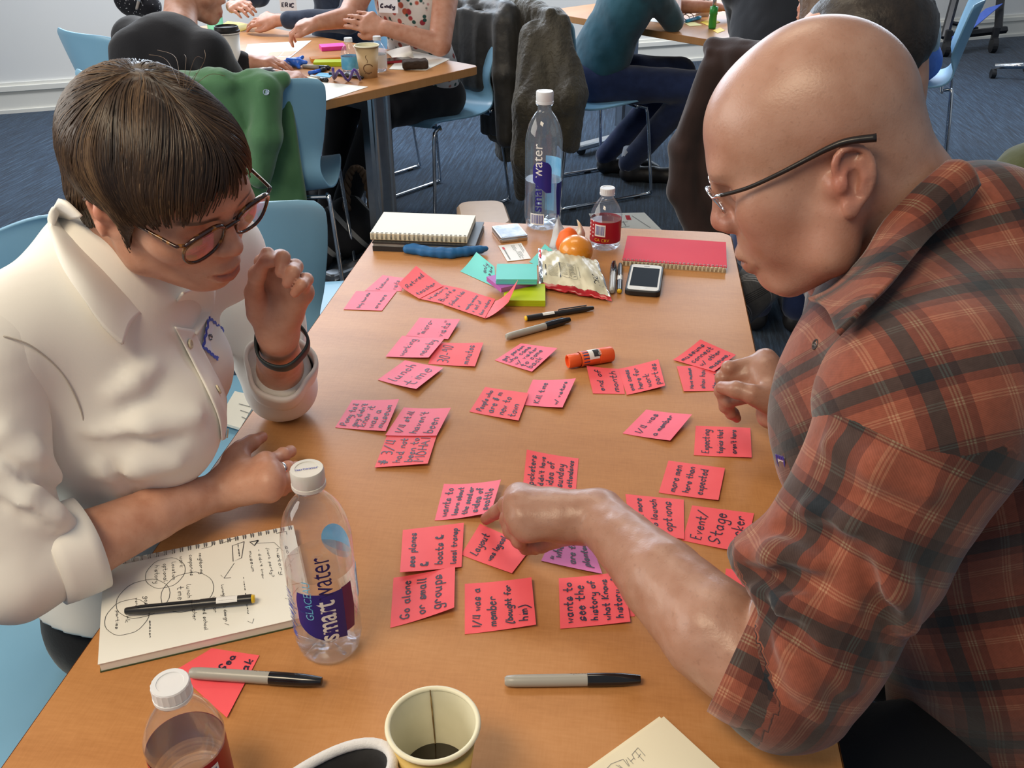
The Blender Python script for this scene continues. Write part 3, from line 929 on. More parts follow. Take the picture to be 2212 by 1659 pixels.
def marker(a, b, label, z=None, roll=1.3, text=True, clip=True):
    """fat permanent marker from tail a to cap tip b"""
    za = TZ if z is None else z
    A, Bq = P(a[0], a[1], za + .0065), P(b[0], b[1], za + .0065)
    L = np.linalg.norm(Bq - A)
    t = empty('marker_pen', (A + Bq) / 2, ang_of(A, Bq))
    X = roty(PI / 2)
    def lat(prof):
        return [(r, z_ - L / 2) for r, z_ in prof]
    k = L / .137
    MB().lathe([(0, -L / 2)] + lat([(.0035, 0), (.0052, .002 * k), (.0060, .010 * k), (.0062, .03 * k), (.0062, .083 * k), (.0058, .083 * k)]), 20, M=X).build('barrel', M['marker_grey'], t, True)
    smooth_by_angle(t.children[-1])
    cap = MB(); cap.lathe(lat([(.0058, .083 * k), (.0066, .0832 * k), (.0067, .100 * k), (.0063, .118 * k), (.0050, .131 * k), (.0042, .1365 * k), (.0028, L)]) + [(0, L / 2)], 20, M=X)
    c = cap.build('cap', M['gloss_black'], t, True); smooth_by_angle(c)
    if clip:
        cy, cz = math.cos(roll), math.sin(roll)
        pts = [(.088 * k - L / 2, cy * .0068, cz * .0068), (.090 * k - L / 2, cy * .0092, cz * .0092), (.125 * k - L / 2, cy * .0088, cz * .0088), (.129 * k - L / 2, cy * .0060, cz * .0060)]
        MB().tube(pts, .0014, 6).build('clip', M['gloss_black'], c)
    if text:
        mb = MB(); f = wrap(.00628, (0, 0, 0), np.eye(3), 0, .8)
        put_text(mb, 'Sharpie', .0085, lambda s, q: f(.018 * k - s * .82, -.002 + q - .0005), .01)
        put_text(mb, 'Fine Point', .0026, lambda s, q: f(-.030 * k - s * .8, -.002 + q), 0)
        put_text(mb, 'Permanent Marker', .0026, lambda s, q: f(.018 * k - s * .8, -.0065 + q), 0)
        mb.build('lettering', M['print'], t.children[0])
    tag(t, label, 'marker', 'permanent markers')
    return t
def fineliner(a, b, label, z=None, sticker=True, stick_at=.30):
    """slim black pen from yellow tail a to cap tip b"""
    za = TZ if z is None else z
    A, Bq = P(a[0], a[1], za + .0052), P(b[0], b[1], za + .0052)
    L = np.linalg.norm(Bq - A)
    t = empty('fineliner_pen', (A + Bq) / 2, ang_of(A, Bq))
    X = roty(PI / 2)
    MB().lathe([(0, -L / 2)] + [(.0042, -L / 2), (.0046, -L / 2 + .0025), (.0046, -L / 2 + .003)], 16, M=X).build('end_plug', M['yellow_plastic'], t, True)
    body = MB().lathe([(.0046, -L / 2 + .003), (.0052, -L / 2 + .0032), (.0052, -L * .08), (.0047, -L * .079), (.0047, -L * .02)], 18, M=X).build('barrel', M['pen_black'], t, True)
    smooth_by_angle(body)
    c = MB().lathe([(.0047, -L * .02), (.0050, -L * .019), (.0050, L / 2 - .016), (.0046, L / 2 - .014), (.0036, L / 2 - .0015), (.003, L / 2), (0, L / 2)], 18, M=X).build('cap', M['pen_black'], t, True)
    smooth_by_angle(c)
    MB().tube([(-L * .015, .0015, .0055), (0.0, .0018, .0066), (L * .40, .0018, .0062)], .0011, 6).build('clip', M['pen_black'], c)
    if sticker:
        f = wrap(.00530, (0, 0, 0), np.eye(3), -L / 2 + L * stick_at - .012, .45)
        mb = MB(); n = 8
        v = [f(s, q * .0115 / n) for s in (0, .022) for q in range(n + 1)]
        mb.add(v, [(i, i + 1, i + n + 2, i + n + 1) for i in range(n)])
        st = mb.build('barcode_sticker', M['white_label'], t)
        mb = MB(); f2 = wrap(.00545, (0, 0, 0), np.eye(3), -L / 2 + L * stick_at - .012, .45)
        x = .003
        random.seed(3)
        while x < .019:
            w_ = random.choice((.0004, .0004, .0008))
            mb.add([f2(x, .003), f2(x + w_, .003), f2(x + w_, .009), f2(x, .009)], [(0, 1, 2, 3)])
            x += w_ + random.choice((.0004, .0006))
        mb.build('lettering', M['print'], st)
    tag(t, label, 'pen', 'black fineliner pens')
    return t
marker((410, 1453), (696, 1472), 'grey and black permanent marker lying across the coral note by the notebook', TZ + .001, roll=-.7)
marker((1090, 1471), (1384, 1467), 'grey and black permanent marker lying alone beside the paper coffee cup', roll=2.4, clip=False)
marker((1093, 728), (1231, 690), 'grey and black permanent marker in front of the chip bag', roll=.2)
marker((1322, 630), (1326, 567), 'grey permanent marker lined up beside the phone', roll=1.8)
fineliner((550, 1293), (270, 1320), 'black pen with yellow end lying on the open notebook', TZ + .0135, stick_at=.22)
fineliner((1134, 688), (1282, 665), 'black pen with barcode sticker in front of the chip bag', stick_at=.34)
fineliner((1338, 630), (1340, 570), 'black pen with yellow end between the grey marker and the phone', stick_at=.45)

# ---- spiral notebooks
M['wire'] = mat('binding_wire', (.30, .29, .26), .35, 1.0, vary=(40, (.25, .24, .22), .3, .7))
M['wire_bright'] = mat('binding_wire_bright', (.62, .58, .50), .3, 1.0, vary=(40, (.55, .52, .45), .3, .7))
M['red_cover'] = mat('red_card_cover', (.66, .040, .075), .62, spec=.25, bump=(700, .06, .0003), vary=(12, (.68, .05, .082), .3, .7))
M['dark_cover'] = mat('dark_green_card', (.05, .07, .03), .6, vary=(12, (.06, .085, .035), .3, .7))
M['black_leather'] = mat('black_leatherette', (.020, .021, .024), .42, bump=(260, .25, .0006), vary=(20, (.026, .027, .03), .3, .7))
M['kraft'] = mat('tan_card', (.56, .42, .26), .6, vary=(12, (.52, .39, .24), .3, .7))
def quadbox(mb, q, z0, z1):
    v = [np.array([p[0], p[1], z0]) for p in q] + [np.array([p[0], p[1], z1]) for p in q]
    mb.add(v, [(3, 2, 1, 0), (4, 5, 6, 7), (0, 1, 5, 4), (1, 2, 6, 5), (2, 3, 7, 6), (3, 0, 4, 7)])
    return mb
def rect_from(a, b, width, side):
    """rectangle on the table: edge a->b, opened by width to the given side (+1 left of a->b)"""
    d = (b - a) / np.linalg.norm(b - a)
    n = np.array([-d[1], d[0], 0]) * side
    return [a, b, b + n * width, a + n * width], d, n
def spiral(mb, a, b, n, rad, z, inn, w=.0011):
    """double-wire rings along the edge a->b; inn points into the page"""
    for k in range(n):
        c = a + (b - a) * (k + .5) / n
        d = (b - a) / np.linalg.norm(b - a)
        for off in (-.0012, .0012):
            pts = []
            for j in range(11):
                t = -.6 + (PI * 1.5) * j / 10
                pts.append(c + d * off + inn * (rad * .62 * math.cos(t)) + np.array([0, 0, z + rad * math.sin(t) * .9]))
            mb.tube(pts, w / 2, 4)
# open spiral notebook with the sketches
qa, qb = P(225, 1218, TZ + .011), P(612, 1140, TZ + .011)
dn = (qb - qa) / np.linalg.norm(qb - qa)
qc = P(219, 1453, TZ + .0); qd = P(638, 1360, TZ + .0)
qa[2] = qb[2] = TZ
nbw = np.linalg.norm(qc - qa)
inn = np.array([dn[1], -dn[0], 0])
nb_q = [qa, qb + dn * .012, qb + dn * .012 + inn * nbw, qa + inn * nbw]
nb = empty('spiral_notebook', np.mean(nb_q, 0))
cN = np.mean(nb_q, 0)
loc = [p - cN for p in nb_q]
quadbox(MB(), loc, .0, .0016).build('back_cover', M['dark_cover'], nb)
quadbox(MB(), [p - (p / np.linalg.norm(p)) * .0015 for p in loc], .0016, .0112).build('page_block', M['white_paper'], nb)
pg = quadbox(MB(), loc, .0113, .0119).build('top_page', M['white_paper'], nb)
spi = MB(); spiral(spi, loc[0] + inn * .004, loc[1] + inn * .004, 24, .0085, .0065, inn)
tag(spi.build('binding_rings', M['wire'], nb), kind='stuff')
def page(u, v):
    """u down the page from the rings, v from the near end to the far end; the writing runs down u"""
    p = loc[0] * (1 - u) * (1 - v) + loc[3] * u * (1 - v) + loc[1] * (1 - u) * v + loc[2] * u * v
    return np.array([p[0], p[1], .0124])
mb = MB(); up = np.array([0, 0, 1.0])
random.seed(5)
def pw(lines, u, v, du, dv):
    write(mb, lines, lambda a, b: page(u + a * du, v - b * dv), (0, 0, 1, 1), up, .0005)
def circ(u, v, ru, rv, n=26, w=.0005):
    ribbon(mb, [page(u + ru * math.sin(2 * PI * k / n) + .004 * math.sin(k * 1.7), v + rv * math.cos(2 * PI * k / n)) for k in range(n + 2)], up, w)
def pl(pts, w=.0005):
    ribbon(mb, [page(*p) for p in pts], up, w)
pw(['scener', 'history'], .22, .97, .34, .10)
pl([(.10, .955), (.06, .955), (.06, .90)], .0008); pl([(.62, .985), (.66, .985), (.66, .93)], .0008)
pw(['(work party?', "- didn't know", 'museum'], .20, .87, .36, .14)
pw(['- word of mouth)'], .46, .735, .42, .055)
pl([(.08, .725), (.26, .70), (.28, .655), (.10, .66), (.08, .725)], .0008); pw(['new people'], .09, .725, .16, .05)
pl([(.10, .80), (.15, .775), (.10, .755), (.10, .80)], .002)
pl([(.13, .79), (.16, .88), (.28, .92)])
pl([(.30, .66), (.44, .60), (.40, .585)]); pl([(.44, .60), (.45, .635)])
pw(['Lunch'], .50, .62, .12, .05)
pw(['neighboring', 'companies', 'work'], .10, .52, .26, .15)
pl([(.02, .56), (.06, .55), (.06, .50)]); pl([(.02, .68), (.05, .60)])
circ(.25, .31, .16, .10); pw(['Location', 'optional', 'history'], .14, .375, .22, .13)
circ(.47, .20, .19, .13); circ(.50, .415, .20, .13); circ(.62, .125, .17, .105)
pw(['lunch', 'time'], .42, .445, .16, .09)
pw(['gosh', 'word of'], .45, .24, .18, .09)
pw(['work', 'parties'], .53, .15, .20, .09)
pw(['amazon'], .70, .265, .18, .05)
pw(['graphic design /', 'vendor', 'retired school', 'teacher'], .60, .62, .34, .20)
pl([(.70, .96), (.80, .90), (.78, .885)]); pl([(.92, .69), (.95, .71), (.91, .72)])
mb.build('lettering', M['print'], pg)
tag(nb, 'open spiral notebook with circled pencil notes in front of the woman', 'notebook')

# white spiral pad on a black folder at the far end
a, b = P(800, 512, TZ + .026), P(1009, 520, TZ + .026)
dirn = (b - a) / np.linalg.norm(b - a); inn = np.array([-dirn[1], dirn[0], 0])
q0 = [a, b, b + inn * .128, a + inn * .128]
for p in q0: p[2] = 0
c0 = np.mean(q0, 0)
fo = empty('black_folder', (c0[0] + .012, c0[1] - .004, TZ))
lq = [(p - c0) for p in q0]
lf = [p * np.array([1.06, 1.10, 1]) for p in lq]
extr = quadbox(MB(), lf, 0, .0105); extr.build('back_cover', M['black_leather'], fo)
quadbox(MB(), [p * .985 for p in lf], .0105, .0165).build('page_block', M['grey_print'], fo)
quadbox(MB(), lf, .0165, .0195).build('front_cover', M['black_leather'], fo)
tag(fo, 'black folder lying under the white spiral pad at the table end', 'folder')
pd = empty('spiral_pad', (c0[0], c0[1], TZ + .0205))
quadbox(MB(), lq, 0, .0014).build('back_cover', M['kraft'], pd)
quadbox(MB(), lq, .0015, .0135).build('page_block', M['cream_paper'], pd)
quadbox(MB(), lq, .0136, .0143).build('top_page', M['white_paper'], pd)
spi = MB(); spiral(spi, lq[0] + inn * .004, lq[1] + inn * .004, 21, .0095, .0075, inn, .0013)
tag(spi.build('binding_rings', M['wire_bright'], pd), kind='stuff')
tag(pd, 'closed white spiral pad stacked on the black folder', 'notebook')

# red spiral notebook
a, b = P(1344, 562, TZ + .012), P(1570, 578, TZ + .012)
dirn = (b - a) / np.linalg.norm(b - a); inn = np.array([-dirn[1], dirn[0], 0])
q0 = [a, b, b + inn * .135, a + inn * .135]
for p in q0: p[2] = 0
c0 = np.mean(q0, 0); lq = [p - c0 for p in q0]
rd = empty('red_notebook', (c0[0], c0[1], TZ))
quadbox(MB(), lq, 0, .0012).build('back_cover', M['kraft'], rd)
quadbox(MB(), [p * .99 for p in lq], .0013, .0115).build('page_block', M['cream_paper'], rd)
fcov = quadbox(MB(), lq, .0116, .0130).build('front_cover', M['red_cover'], rd)
spi = MB(); spiral(spi, lq[0] + inn * .004, lq[1] + inn * .004, 26, .0085, .0065, inn, .0013)
tag(spi.build('binding_rings', M['wire_bright'], rd), kind='stuff')
tag(rd, 'red covered spiral notebook beside the bald man\'s nose', 'notebook')

# ---- phone
ph_q = [P(*p, TZ + .009) for p in ((1364, 569), (1436, 573), (1421, 637), (1350, 632))]
cP = np.mean(ph_q, 0); ap = ang_of(ph_q[3], ph_q[0])
ph = empty('smartphone', (cP[0], cP[1], TZ), ap)
extrude(MB(), rounded(.130, .066, .011), 0, .0115, bev=.002).build('case', M['black_plastic'], ph)
extrude(MB(), rounded(.122, .0585, .008), .0112, .0122, bev=.0004).build('front_glass', mat('white_phone_face', (.80, .81, .80), .15, coat=.4, vary=(8, (.78, .79, .78), .3, .7)), ph)
extrude(MB(), rounded(.0895, .0515, .001), .0122, .01235).build('screen', mat('phone_screen', (.010, .014, .020), .08, spec=.6, vary=(8, (.014, .018, .026), .3, .7)), ph)
MB().lathe([(.0048, 0), (.0055, .0003), (.0042, .0002), (0, .0001)], 20, c=(-.0525, 0, .0122)).build('home_button', mat('phone_button', (.72, .73, .72), .3, vary=(8, (.70, .71, .70), .3, .7)), ph)
MB().box((.0525, 0, .0123), (.0012, .011, .0004)).build('earpiece', M['print'], ph)
tag(ph, 'white-faced smartphone in a black case, screen off', 'phone')

# ---- glue stick
A, Bq = P(1226, 781, TZ + .0125), P(1322, 764, TZ + .0125)
A[2] = Bq[2] = TZ + .0125
L = np.linalg.norm(Bq - A)
M['glue_orange'] = mat('orange_plastic', (.86, .13, .03), .35, vary=(20, (.82, .12, .03), .3, .7))
gs = empty('glue_stick', (A + Bq) / 2, ang_of(A, Bq)); X = roty(PI / 2)
o = MB().lathe([(.0085, -L / 2 + .004), (.0085, -L / 2), (.0105, -L / 2), (.0112, -L / 2 + .002), (.0112, -L / 2 + .020), (.0108, -L / 2 + .0205)], 26, M=X).build('turn_knob', M['glue_orange'], gs, True); smooth_by_angle(o)
o = MB().lathe([(0, -L / 2 + .004), (.0085, -L / 2 + .004)], 26, M=X).build('knob_inside', M['glue_orange'], gs)
o = MB().lathe([(.0122, -L / 2 + .0205), (.0124, -L / 2 + .021), (.0124, L / 2 - .026), (.0122, L / 2 - .0255)], 26, M=X).build('tube', M['glue_orange'], gs, True); smooth_by_angle(o)
o = MB().lathe([(.0122, L / 2 - .0255), (.0128, L / 2 - .025), (.0128, L / 2 - .002), (.0115, L / 2), (0, L / 2)], 26, M=X).build('cap', M['glue_orange'], gs, True); smooth_by_angle(o)
def band(s0, s1, a0, a1, m, name, rr):
    mb = MB(); n = 14
    v = [np.array([s, rr * math.cos(a0 + (a1 - a0) * k / n), rr * math.sin(a0 + (a1 - a0) * k / n)]) for s in (s0, s1) for k in range(n + 1)]
    mb.add(v, [(k, k + 1, k + n + 2, k + n + 1) for k in range(n)])
    return mb.build(name, m, gs, True)
band(-L / 2 + .024, -L / 2 + .034, -PI, PI, mat('glue_navy_band', (.02, .045, .16), .4, vary=(20, (.025, .05, .18), .3, .7)), 'blue_band', .01255)
band(-L / 2 + .034, L / 2 - .027, .3, 2.9, M['white_label'], 'label_panel', .01255)
band(-L / 2 + .042, -L / 2 + .056, 1.5, 2.6, M['print'], 'logo_panel', .0127)
mbt = MB(); put_text(mbt, "Elmer's", .006, lambda s, q: np.array([-L / 2 + .055 - q * 1.2, .0128 * math.cos(2.45 - s / .0128), .0128 * math.sin(2.45 - s / .0128)]))
mbt.build('lettering', M['white_label'], gs)
tag(gs, 'orange glue stick with white and blue label', 'glue stick')

# ---- sticky pads, the single teal notes and the business card
M['teal'] = mat('teal_paper', (.13, .60, .55), .55, vary=(25, (.12, .57, .52), .3, .7))
M['lime'] = mat('lime_paper', (.52, .66, .01), .55, vary=(25, (.48, .62, .01), .3, .7))
M['purple'] = mat('purple_paper', (.42, .12, .45), .55, vary=(25, (.39, .11, .42), .3, .7))
M['magenta'] = mat('magenta_paper', (.85, .06, .42), .55, vary=(25, (.8, .055, .4), .3, .7))
M['orange_paper'] = mat('orange_paper', (.88, .32, .04), .55, vary=(25, (.84, .30, .04), .3, .7))
M['yellow_paper'] = mat('yellow_paper', (.88, .62, .03), .55, vary=(25, (.84, .59, .03), .3, .7))
def pad(c, ang, w, l, z0, h, m, label, sheets=5, group='sticky note pads on the main table', name='sticky_pad'):
    t = empty(name, (c[0], c[1], z0), ang)
    mb = MB()
    for k in range(sheets):
        j = random.uniform(-.0007, .0007)
        mb.box((j, random.uniform(-.0007, .0007), h * (k + .5) / sheets), (w, l, h / sheets * .97))
    mb.build('paper_block', M[m], t)
    tag(t, label, 'sticky pad', group)
    return t
random.seed(4)
pad(P(1134, 634, TZ + .008), .10, .076, .076, TZ, .0115, 'lime', 'lime green sticky pad at the bottom of the stack by the chip bag', 3)
pad(P(1105, 607, TZ + .016), .62, .076, .060, TZ + .0118, .0095, 'purple', 'purple sticky pad sandwiched between the lime and teal pads', 3)
pad(P(1116, 588, TZ + .030), .12, .076, .074, TZ + .0216, .0100, 'teal', 'teal sticky pad on top of the stack by the chip bag', 3)
t = note([(1029, 542), (1068, 576), (1071, 619), (994, 586)], ['only', '2 hrs'], 'single teal note with writing leaning on the pad stack', 'teal', (.016, .020, .002, 0), box=(.45, .5, .95, .95))
note([(1177, 527), (1200, 545), (1170, 575), (1143, 566)], [], 'teal note peeking out behind the chip bag', 'teal', (.006, .004, .002, 0))
bc = [P(*p, TZ + .0006) for p in ((1076, 531), (1126, 525), (1147, 559), (1096, 565))]
cB = np.mean(bc, 0)
t = empty('business_card', cB)
quadbox(MB(), [p - cB for p in bc], 0, .0006).build('card', M['white_label'], t)
bq = [p - cB for p in bc]
def bcm(u, v):      # u along the long side from the far end, v across
    p = bil([bq[1], bq[2], bq[3], bq[0]], 1 - v, u); return np.array([p[0], p[1], .0009])
M['red_print'] = mat('red_print', (.65, .02, .03), .5, vary=(40, (.6, .02, .03), .3, .7))
mb = MB(); mb.add([bcm(.14, .80), bcm(.30, .80), bcm(.30, .90), bcm(.14, .90)], [(0, 1, 2, 3)]); mb.build('logo_print', M['red_print'], t)
mb = MB()
def cstrip(u0, u1, v, h=.022):
    mb.add([bcm(u0, v), bcm(u1, v), bcm(u1, v + h), bcm(u0, v + h)], [(0, 1, 2, 3)])
for k in range(13):
    cstrip(.32 + k * .047, .32 + k * .047 + .034, .82, .06)
for k, e in enumerate((.42, .50, .36)): cstrip(.08, e, .46 - k * .055)
for k, e in enumerate((.92, .84, .95, .80)): cstrip(.50, e, .40 - k * .055)
for k, e in enumerate((.60, .52)): cstrip(.08, e, .14 - k * .055)
mb.build('lettering', M['grey_print'], t)
tag(t, 'white business card with a small red logo', 'card')

# ---- small tin with a cloudy picture lid
tq = [P(*p, TZ + .010) for p in ((1066, 486), (1117, 480), (1138, 515), (1082, 520))]
cT = np.mean(tq, 0); aT = ang_of(tq[3], tq[2])
tn = empty('card_tin', (cT[0], cT[1], TZ), aT + .05)
extrude(MB(), rounded(.060, .074, .004), 0, .0085, bev=.001).build('case_body', M['steel'], tn)
extrude(MB(), rounded(.060, .074, .004), .0088, .0120, bev=.001).build('lid', M['steel'], tn)
extrude(MB(), rounded(.054, .068, .002), .0120, .0124).build('picture_panel', mat('cloud_picture', (.10, .14, .20), .22, vary=(38, (.36, .38, .40), .42, .62)), tn)
tag(tn, 'small flat metal case with a cloudy grey picture on its lid', 'case')

# ---- blue clay roll
M['clay_blue'] = mat('blue_modelling_clay', (.008, .105, .30), .55, bump=(70, .3, .002), vary=(30, (.012, .13, .35), .3, .7))
B = Body(); rr = [.0095, .0115, .0108, .0100, .0112, .0105, .0095, .0098, .0085, .0075, .0060]
pts = [P(x, y, TZ + .010) for x, y in ((880, 538), (895, 538), (915, 542), (935, 545), (955, 546), (975, 547), (992, 545), (1008, 543), (1024, 541), (1038, 539), (1049, 537))]
B.chain(pts, rr, .004)
V, F = B.mesh(.0022, lambda X, d: d + .0006 * wnoise(X, 180))
V[:, 2] = np.maximum(V[:, 2], TZ + .0004)
tag(skinob('clay_roll', V, F, M['clay_blue']), 'blue modelling clay rolled into a long lumpy snake', 'clay')

# ---- orange clay, peeled orange and wrapper behind the chip bag
M['clay_orange'] = mat('orange_modelling_clay', (.86, .14, .008), .5, bump=(70, .3, .002), vary=(30, (.80, .12, .008), .3, .7))
B = Body(); c = P(1224, 524, TZ + .028)
B.ell(c + [0, 0, -.002], (.022, .020, .027), k=.01).ell(c + [.006, .0, .014], (.016, .014, .018), k=.01).ell(c + [.012, -.006, -.010], (.016, .016, .018), k=.01)
V, F = B.mesh(.0025, lambda X, d: d + .0012 * wnoise(X, 150))
V[:, 2] = np.maximum(V[:, 2], TZ + .0004)
tag(skinob('clay_lump', V, F, M['clay_orange']), 'bright orange lump of modelling clay behind the chip bag', 'clay')
M['orange_peel'] = mat('orange_skin', (.74, .27, .015), .3, coat=.5, bump=(520, .35, .0008), vary=(40, (.70, .24, .012), .3, .7))
c = P(1243, 546, TZ + .030) + np.array([0, .012, 0])
B = Body().ell(c, (.034, .034, .031))
V, F = B.mesh(.003)
V[:, 2] = np.maximum(V[:, 2], TZ + .0004)
tag(skinob('orange', V, F, M['orange_peel']), 'shiny orange fruit half hidden by the chip bag', 'fruit')
M['wrapper'] = mat('clear_wrapper', (.80, .82, .84), .15, trans=.55, ior=1.15, bump=(60, .6, .003), vary=(20, (.72, .75, .78), .3, .7))
M['wrapper_print'] = mat('orange_white_wrapper', (.70, .50, .30), .3, spec=.6, vary=(35, (.80, .78, .72), .4, .6))
def sheet(name, rows, m, parent=None, sub=4, thick=.0006, smooth=True):
    """grid of points (rows of equal length) smoothed into a bent sheet with thickness"""
    R1 = [catmull(r, sub) for r in rows]
    cols = list(zip(*R1))
    C1 = [catmull(c_, sub) for c_ in cols]
    nr, nc = len(C1[0]), len(C1)
    v = [C1[j][i] for i in range(nr) for j in range(nc)]
    f = [(i * nc + j, i * nc + j + 1, (i + 1) * nc + j + 1, (i + 1) * nc + j) for i in range(nr - 1) for j in range(nc - 1)]
    o = meshob(name, v, f, m, parent, smooth)
    md = o.modifiers.new('thick', 'SOLIDIFY'); md.thickness = thick; md.offset = 0
    return o
w0_ = P(1187, 533, TZ)
wr = empty('candy_wrapper', w0_)
def wp(px, py, h):
    return P(px, py, TZ + h) - w0_
sheet('torn_side', [[wp(1186, 533, .002), wp(1192, 512, .022), wp(1197, 490, .040), wp(1206, 470, .060)],
                    [wp(1200, 540, .001), wp(1205, 520, .020), wp(1208, 498, .036), wp(1206, 464, .064)],
                    [wp(1222, 530, .001), wp(1222, 512, .018), wp(1222, 500, .026), wp(1214, 488, .036)]], M['wrapper'], wr)
sheet('torn_side', [[wp(1222, 512, .012), wp(1235, 502, .022), wp(1248, 492, .034), wp(1246, 474, .050)],
                    [wp(1236, 525, .004), wp(1245, 515, .016), wp(1255, 500, .030), wp(1252, 480, .048)],
                    [wp(1258, 528, .001), wp(1262, 516, .010), wp(1264, 504, .022), wp(1258, 490, .036)]], M['wrapper_print'], wr)
sheet('torn_base', [[wp(1187, 540, .0012), wp(1210, 545, .003), wp(1240, 540, .002)], [wp(1190, 522, .003), wp(1212, 520, .006), wp(1245, 522, .004)], [wp(1200, 508, .002), wp(1220, 506, .004), wp(1250, 510, .002)]], M['wrapper'], wr)
tag(wr, 'torn clear and orange wrapper standing open at the far table end', 'wrapper')

# ---- chip bag, lying on its face with the back print up
M['bag_back'] = mat('chip_bag_beige_foil', (.60, .56, .40), .28, spec=.6, bump=(26, .35, .004), vary=(14, (.55, .51, .36), .3, .7))
M['bag_red'] = mat('chip_bag_red_foil', (.55, .010, .015), .22, spec=.6, bump=(26, .35, .004), vary=(10, (.34, .006, .010), .4, .6))
M['foil'] = mat('silver_foil', (.75, .76, .78), .18, .9, bump=(45, .7, .004), vary=(12, (.65, .66, .68), .3, .7))
bcorn = [P(1162, 537, TZ + .028), P(1290, 562, TZ + .026), P(1322, 650, TZ + .004), P(1164, 620, TZ + .006)]
cG = np.mean(bcorn, 0); cG[2] = TZ
bag = empty('chip_bag', cG)
def bagp(u, v, top):
    p = bcorn[0] * (1 - u) * (1 - v) + bcorn[1] * u * (1 - v) + bcorn[2] * u * v + bcorn[3] * (1 - u) * v - cG
    puff = (4 * u * (1 - u)) ** .55 * (4 * v * (1 - v)) ** .55
    h = bcorn[0][2] * (1 - u) * (1 - v) + bcorn[1][2] * u * (1 - v) + bcorn[2][2] * u * v + bcorn[3][2] * (1 - u) * v - TZ
    wr_ = .0022 * math.sin(23 * u + 7 * v) * math.sin(9 * v + 4 * u) + .0012 * math.sin(61 * u - 17 * v)
    z = h + (puff * .016 + wr_) if top else max(.0006, h - puff * .018 + wr_ * .5)
    return np.array([p[0], p[1], max(z, .0008)])
def bagsheet(name, u0, u1, v0, v1, top, m, n=22, off=0.0):
    v = [bagp(u0 + (u1 - u0) * i / n, v0 + (v1 - v0) * j / n, top) + np.array([0, 0, off]) for i in range(n + 1) for j in range(n + 1)]
    return meshob(name, v, [(i * (n + 1) + j, i * (n + 1) + j + 1, (i + 1) * (n + 1) + j + 1, (i + 1) * (n + 1) + j) for i in range(n) for j in range(n)], m, bag, True)
back_p = bagsheet('back_panel', .06, .97, .0, .93, True, M['bag_back'])
bagsheet('front_panel', .0, 1, 0, 1, False, M['bag_red'])
bagsheet('red_border', .0, 1, .93, 1, True, M['bag_red'])
bagsheet('seal_strip', 0, .06, 0, .93, True, M['foil'])
bagsheet('seal_strip', .97, 1, 0, .93, True, M['foil'])
mb = MB()
def bm(u, v): return bagp(u, v, True) + np.array([0, 0, .0006])
def strip(u0, v0, u1, v1, k=6):
    v = [bm(u0 + (u1 - u0) * i / k, vv) for vv in (v0, v1) for i in range(k + 1)]
    mb.add(v, [(i, i + 1, i + k + 2, i + k + 1) for i in range(k)])
strip(.10, .50, .115, .78); strip(.31, .46, .325, .80); strip(.39, .13, .48, .145)
for k in range(12):
    strip(.14 + random.uniform(0, .01), .52 + k * .022, .29, .524 + k * .022)
for k in range(11):
    strip(.345, .50 + k * .024, .345 + random.uniform(.05, .085), .504 + k * .024)
for k in range(10):
    strip(.45, .50 + k * .026, .45 + random.uniform(.05, .10), .506 + k * .026)
for (a_, b_, c_, d_) in ((.335, .47, .56, .474), (.335, .79, .56, .794), (.335, .47, .338, .79), (.558, .47, .561, .79), (.44, .47, .443, .79)): strip(a_, b_, c_, d_)
for k in range(9): strip(.60, .49 + k * .028, .606, .508 + k * .028, 1)
for k in range(7): strip(.12 + k * .045, .04, .135 + k * .045, .055, 1)
for k in range(5): strip(.46 + k * .03, .06, .475 + k * .03, .10, 1)
put_text(mb, "LAYS", .016, lambda s, q: bm(.80 + q * 7.5, .78 - s * 6.2), .01)
for k in range(3): strip(.905 + k * .014, .56, .909 + k * .014, .76, 3)
mb.build('lettering', M['print'], back_p)
mb = MB()
def bm2(u, v): return bagp(u, v, True) + np.array([0, 0, .0007])
mb.add([bm2(.015, .10), bm2(.045, .10), bm2(.045, .30), bm2(.015, .30)], [(0, 1, 2, 3)]); mb.build('red_print', M['red_print'], bag)
tag(bag, 'crumpled beige and red chip bag lying print side up', 'snack bag')
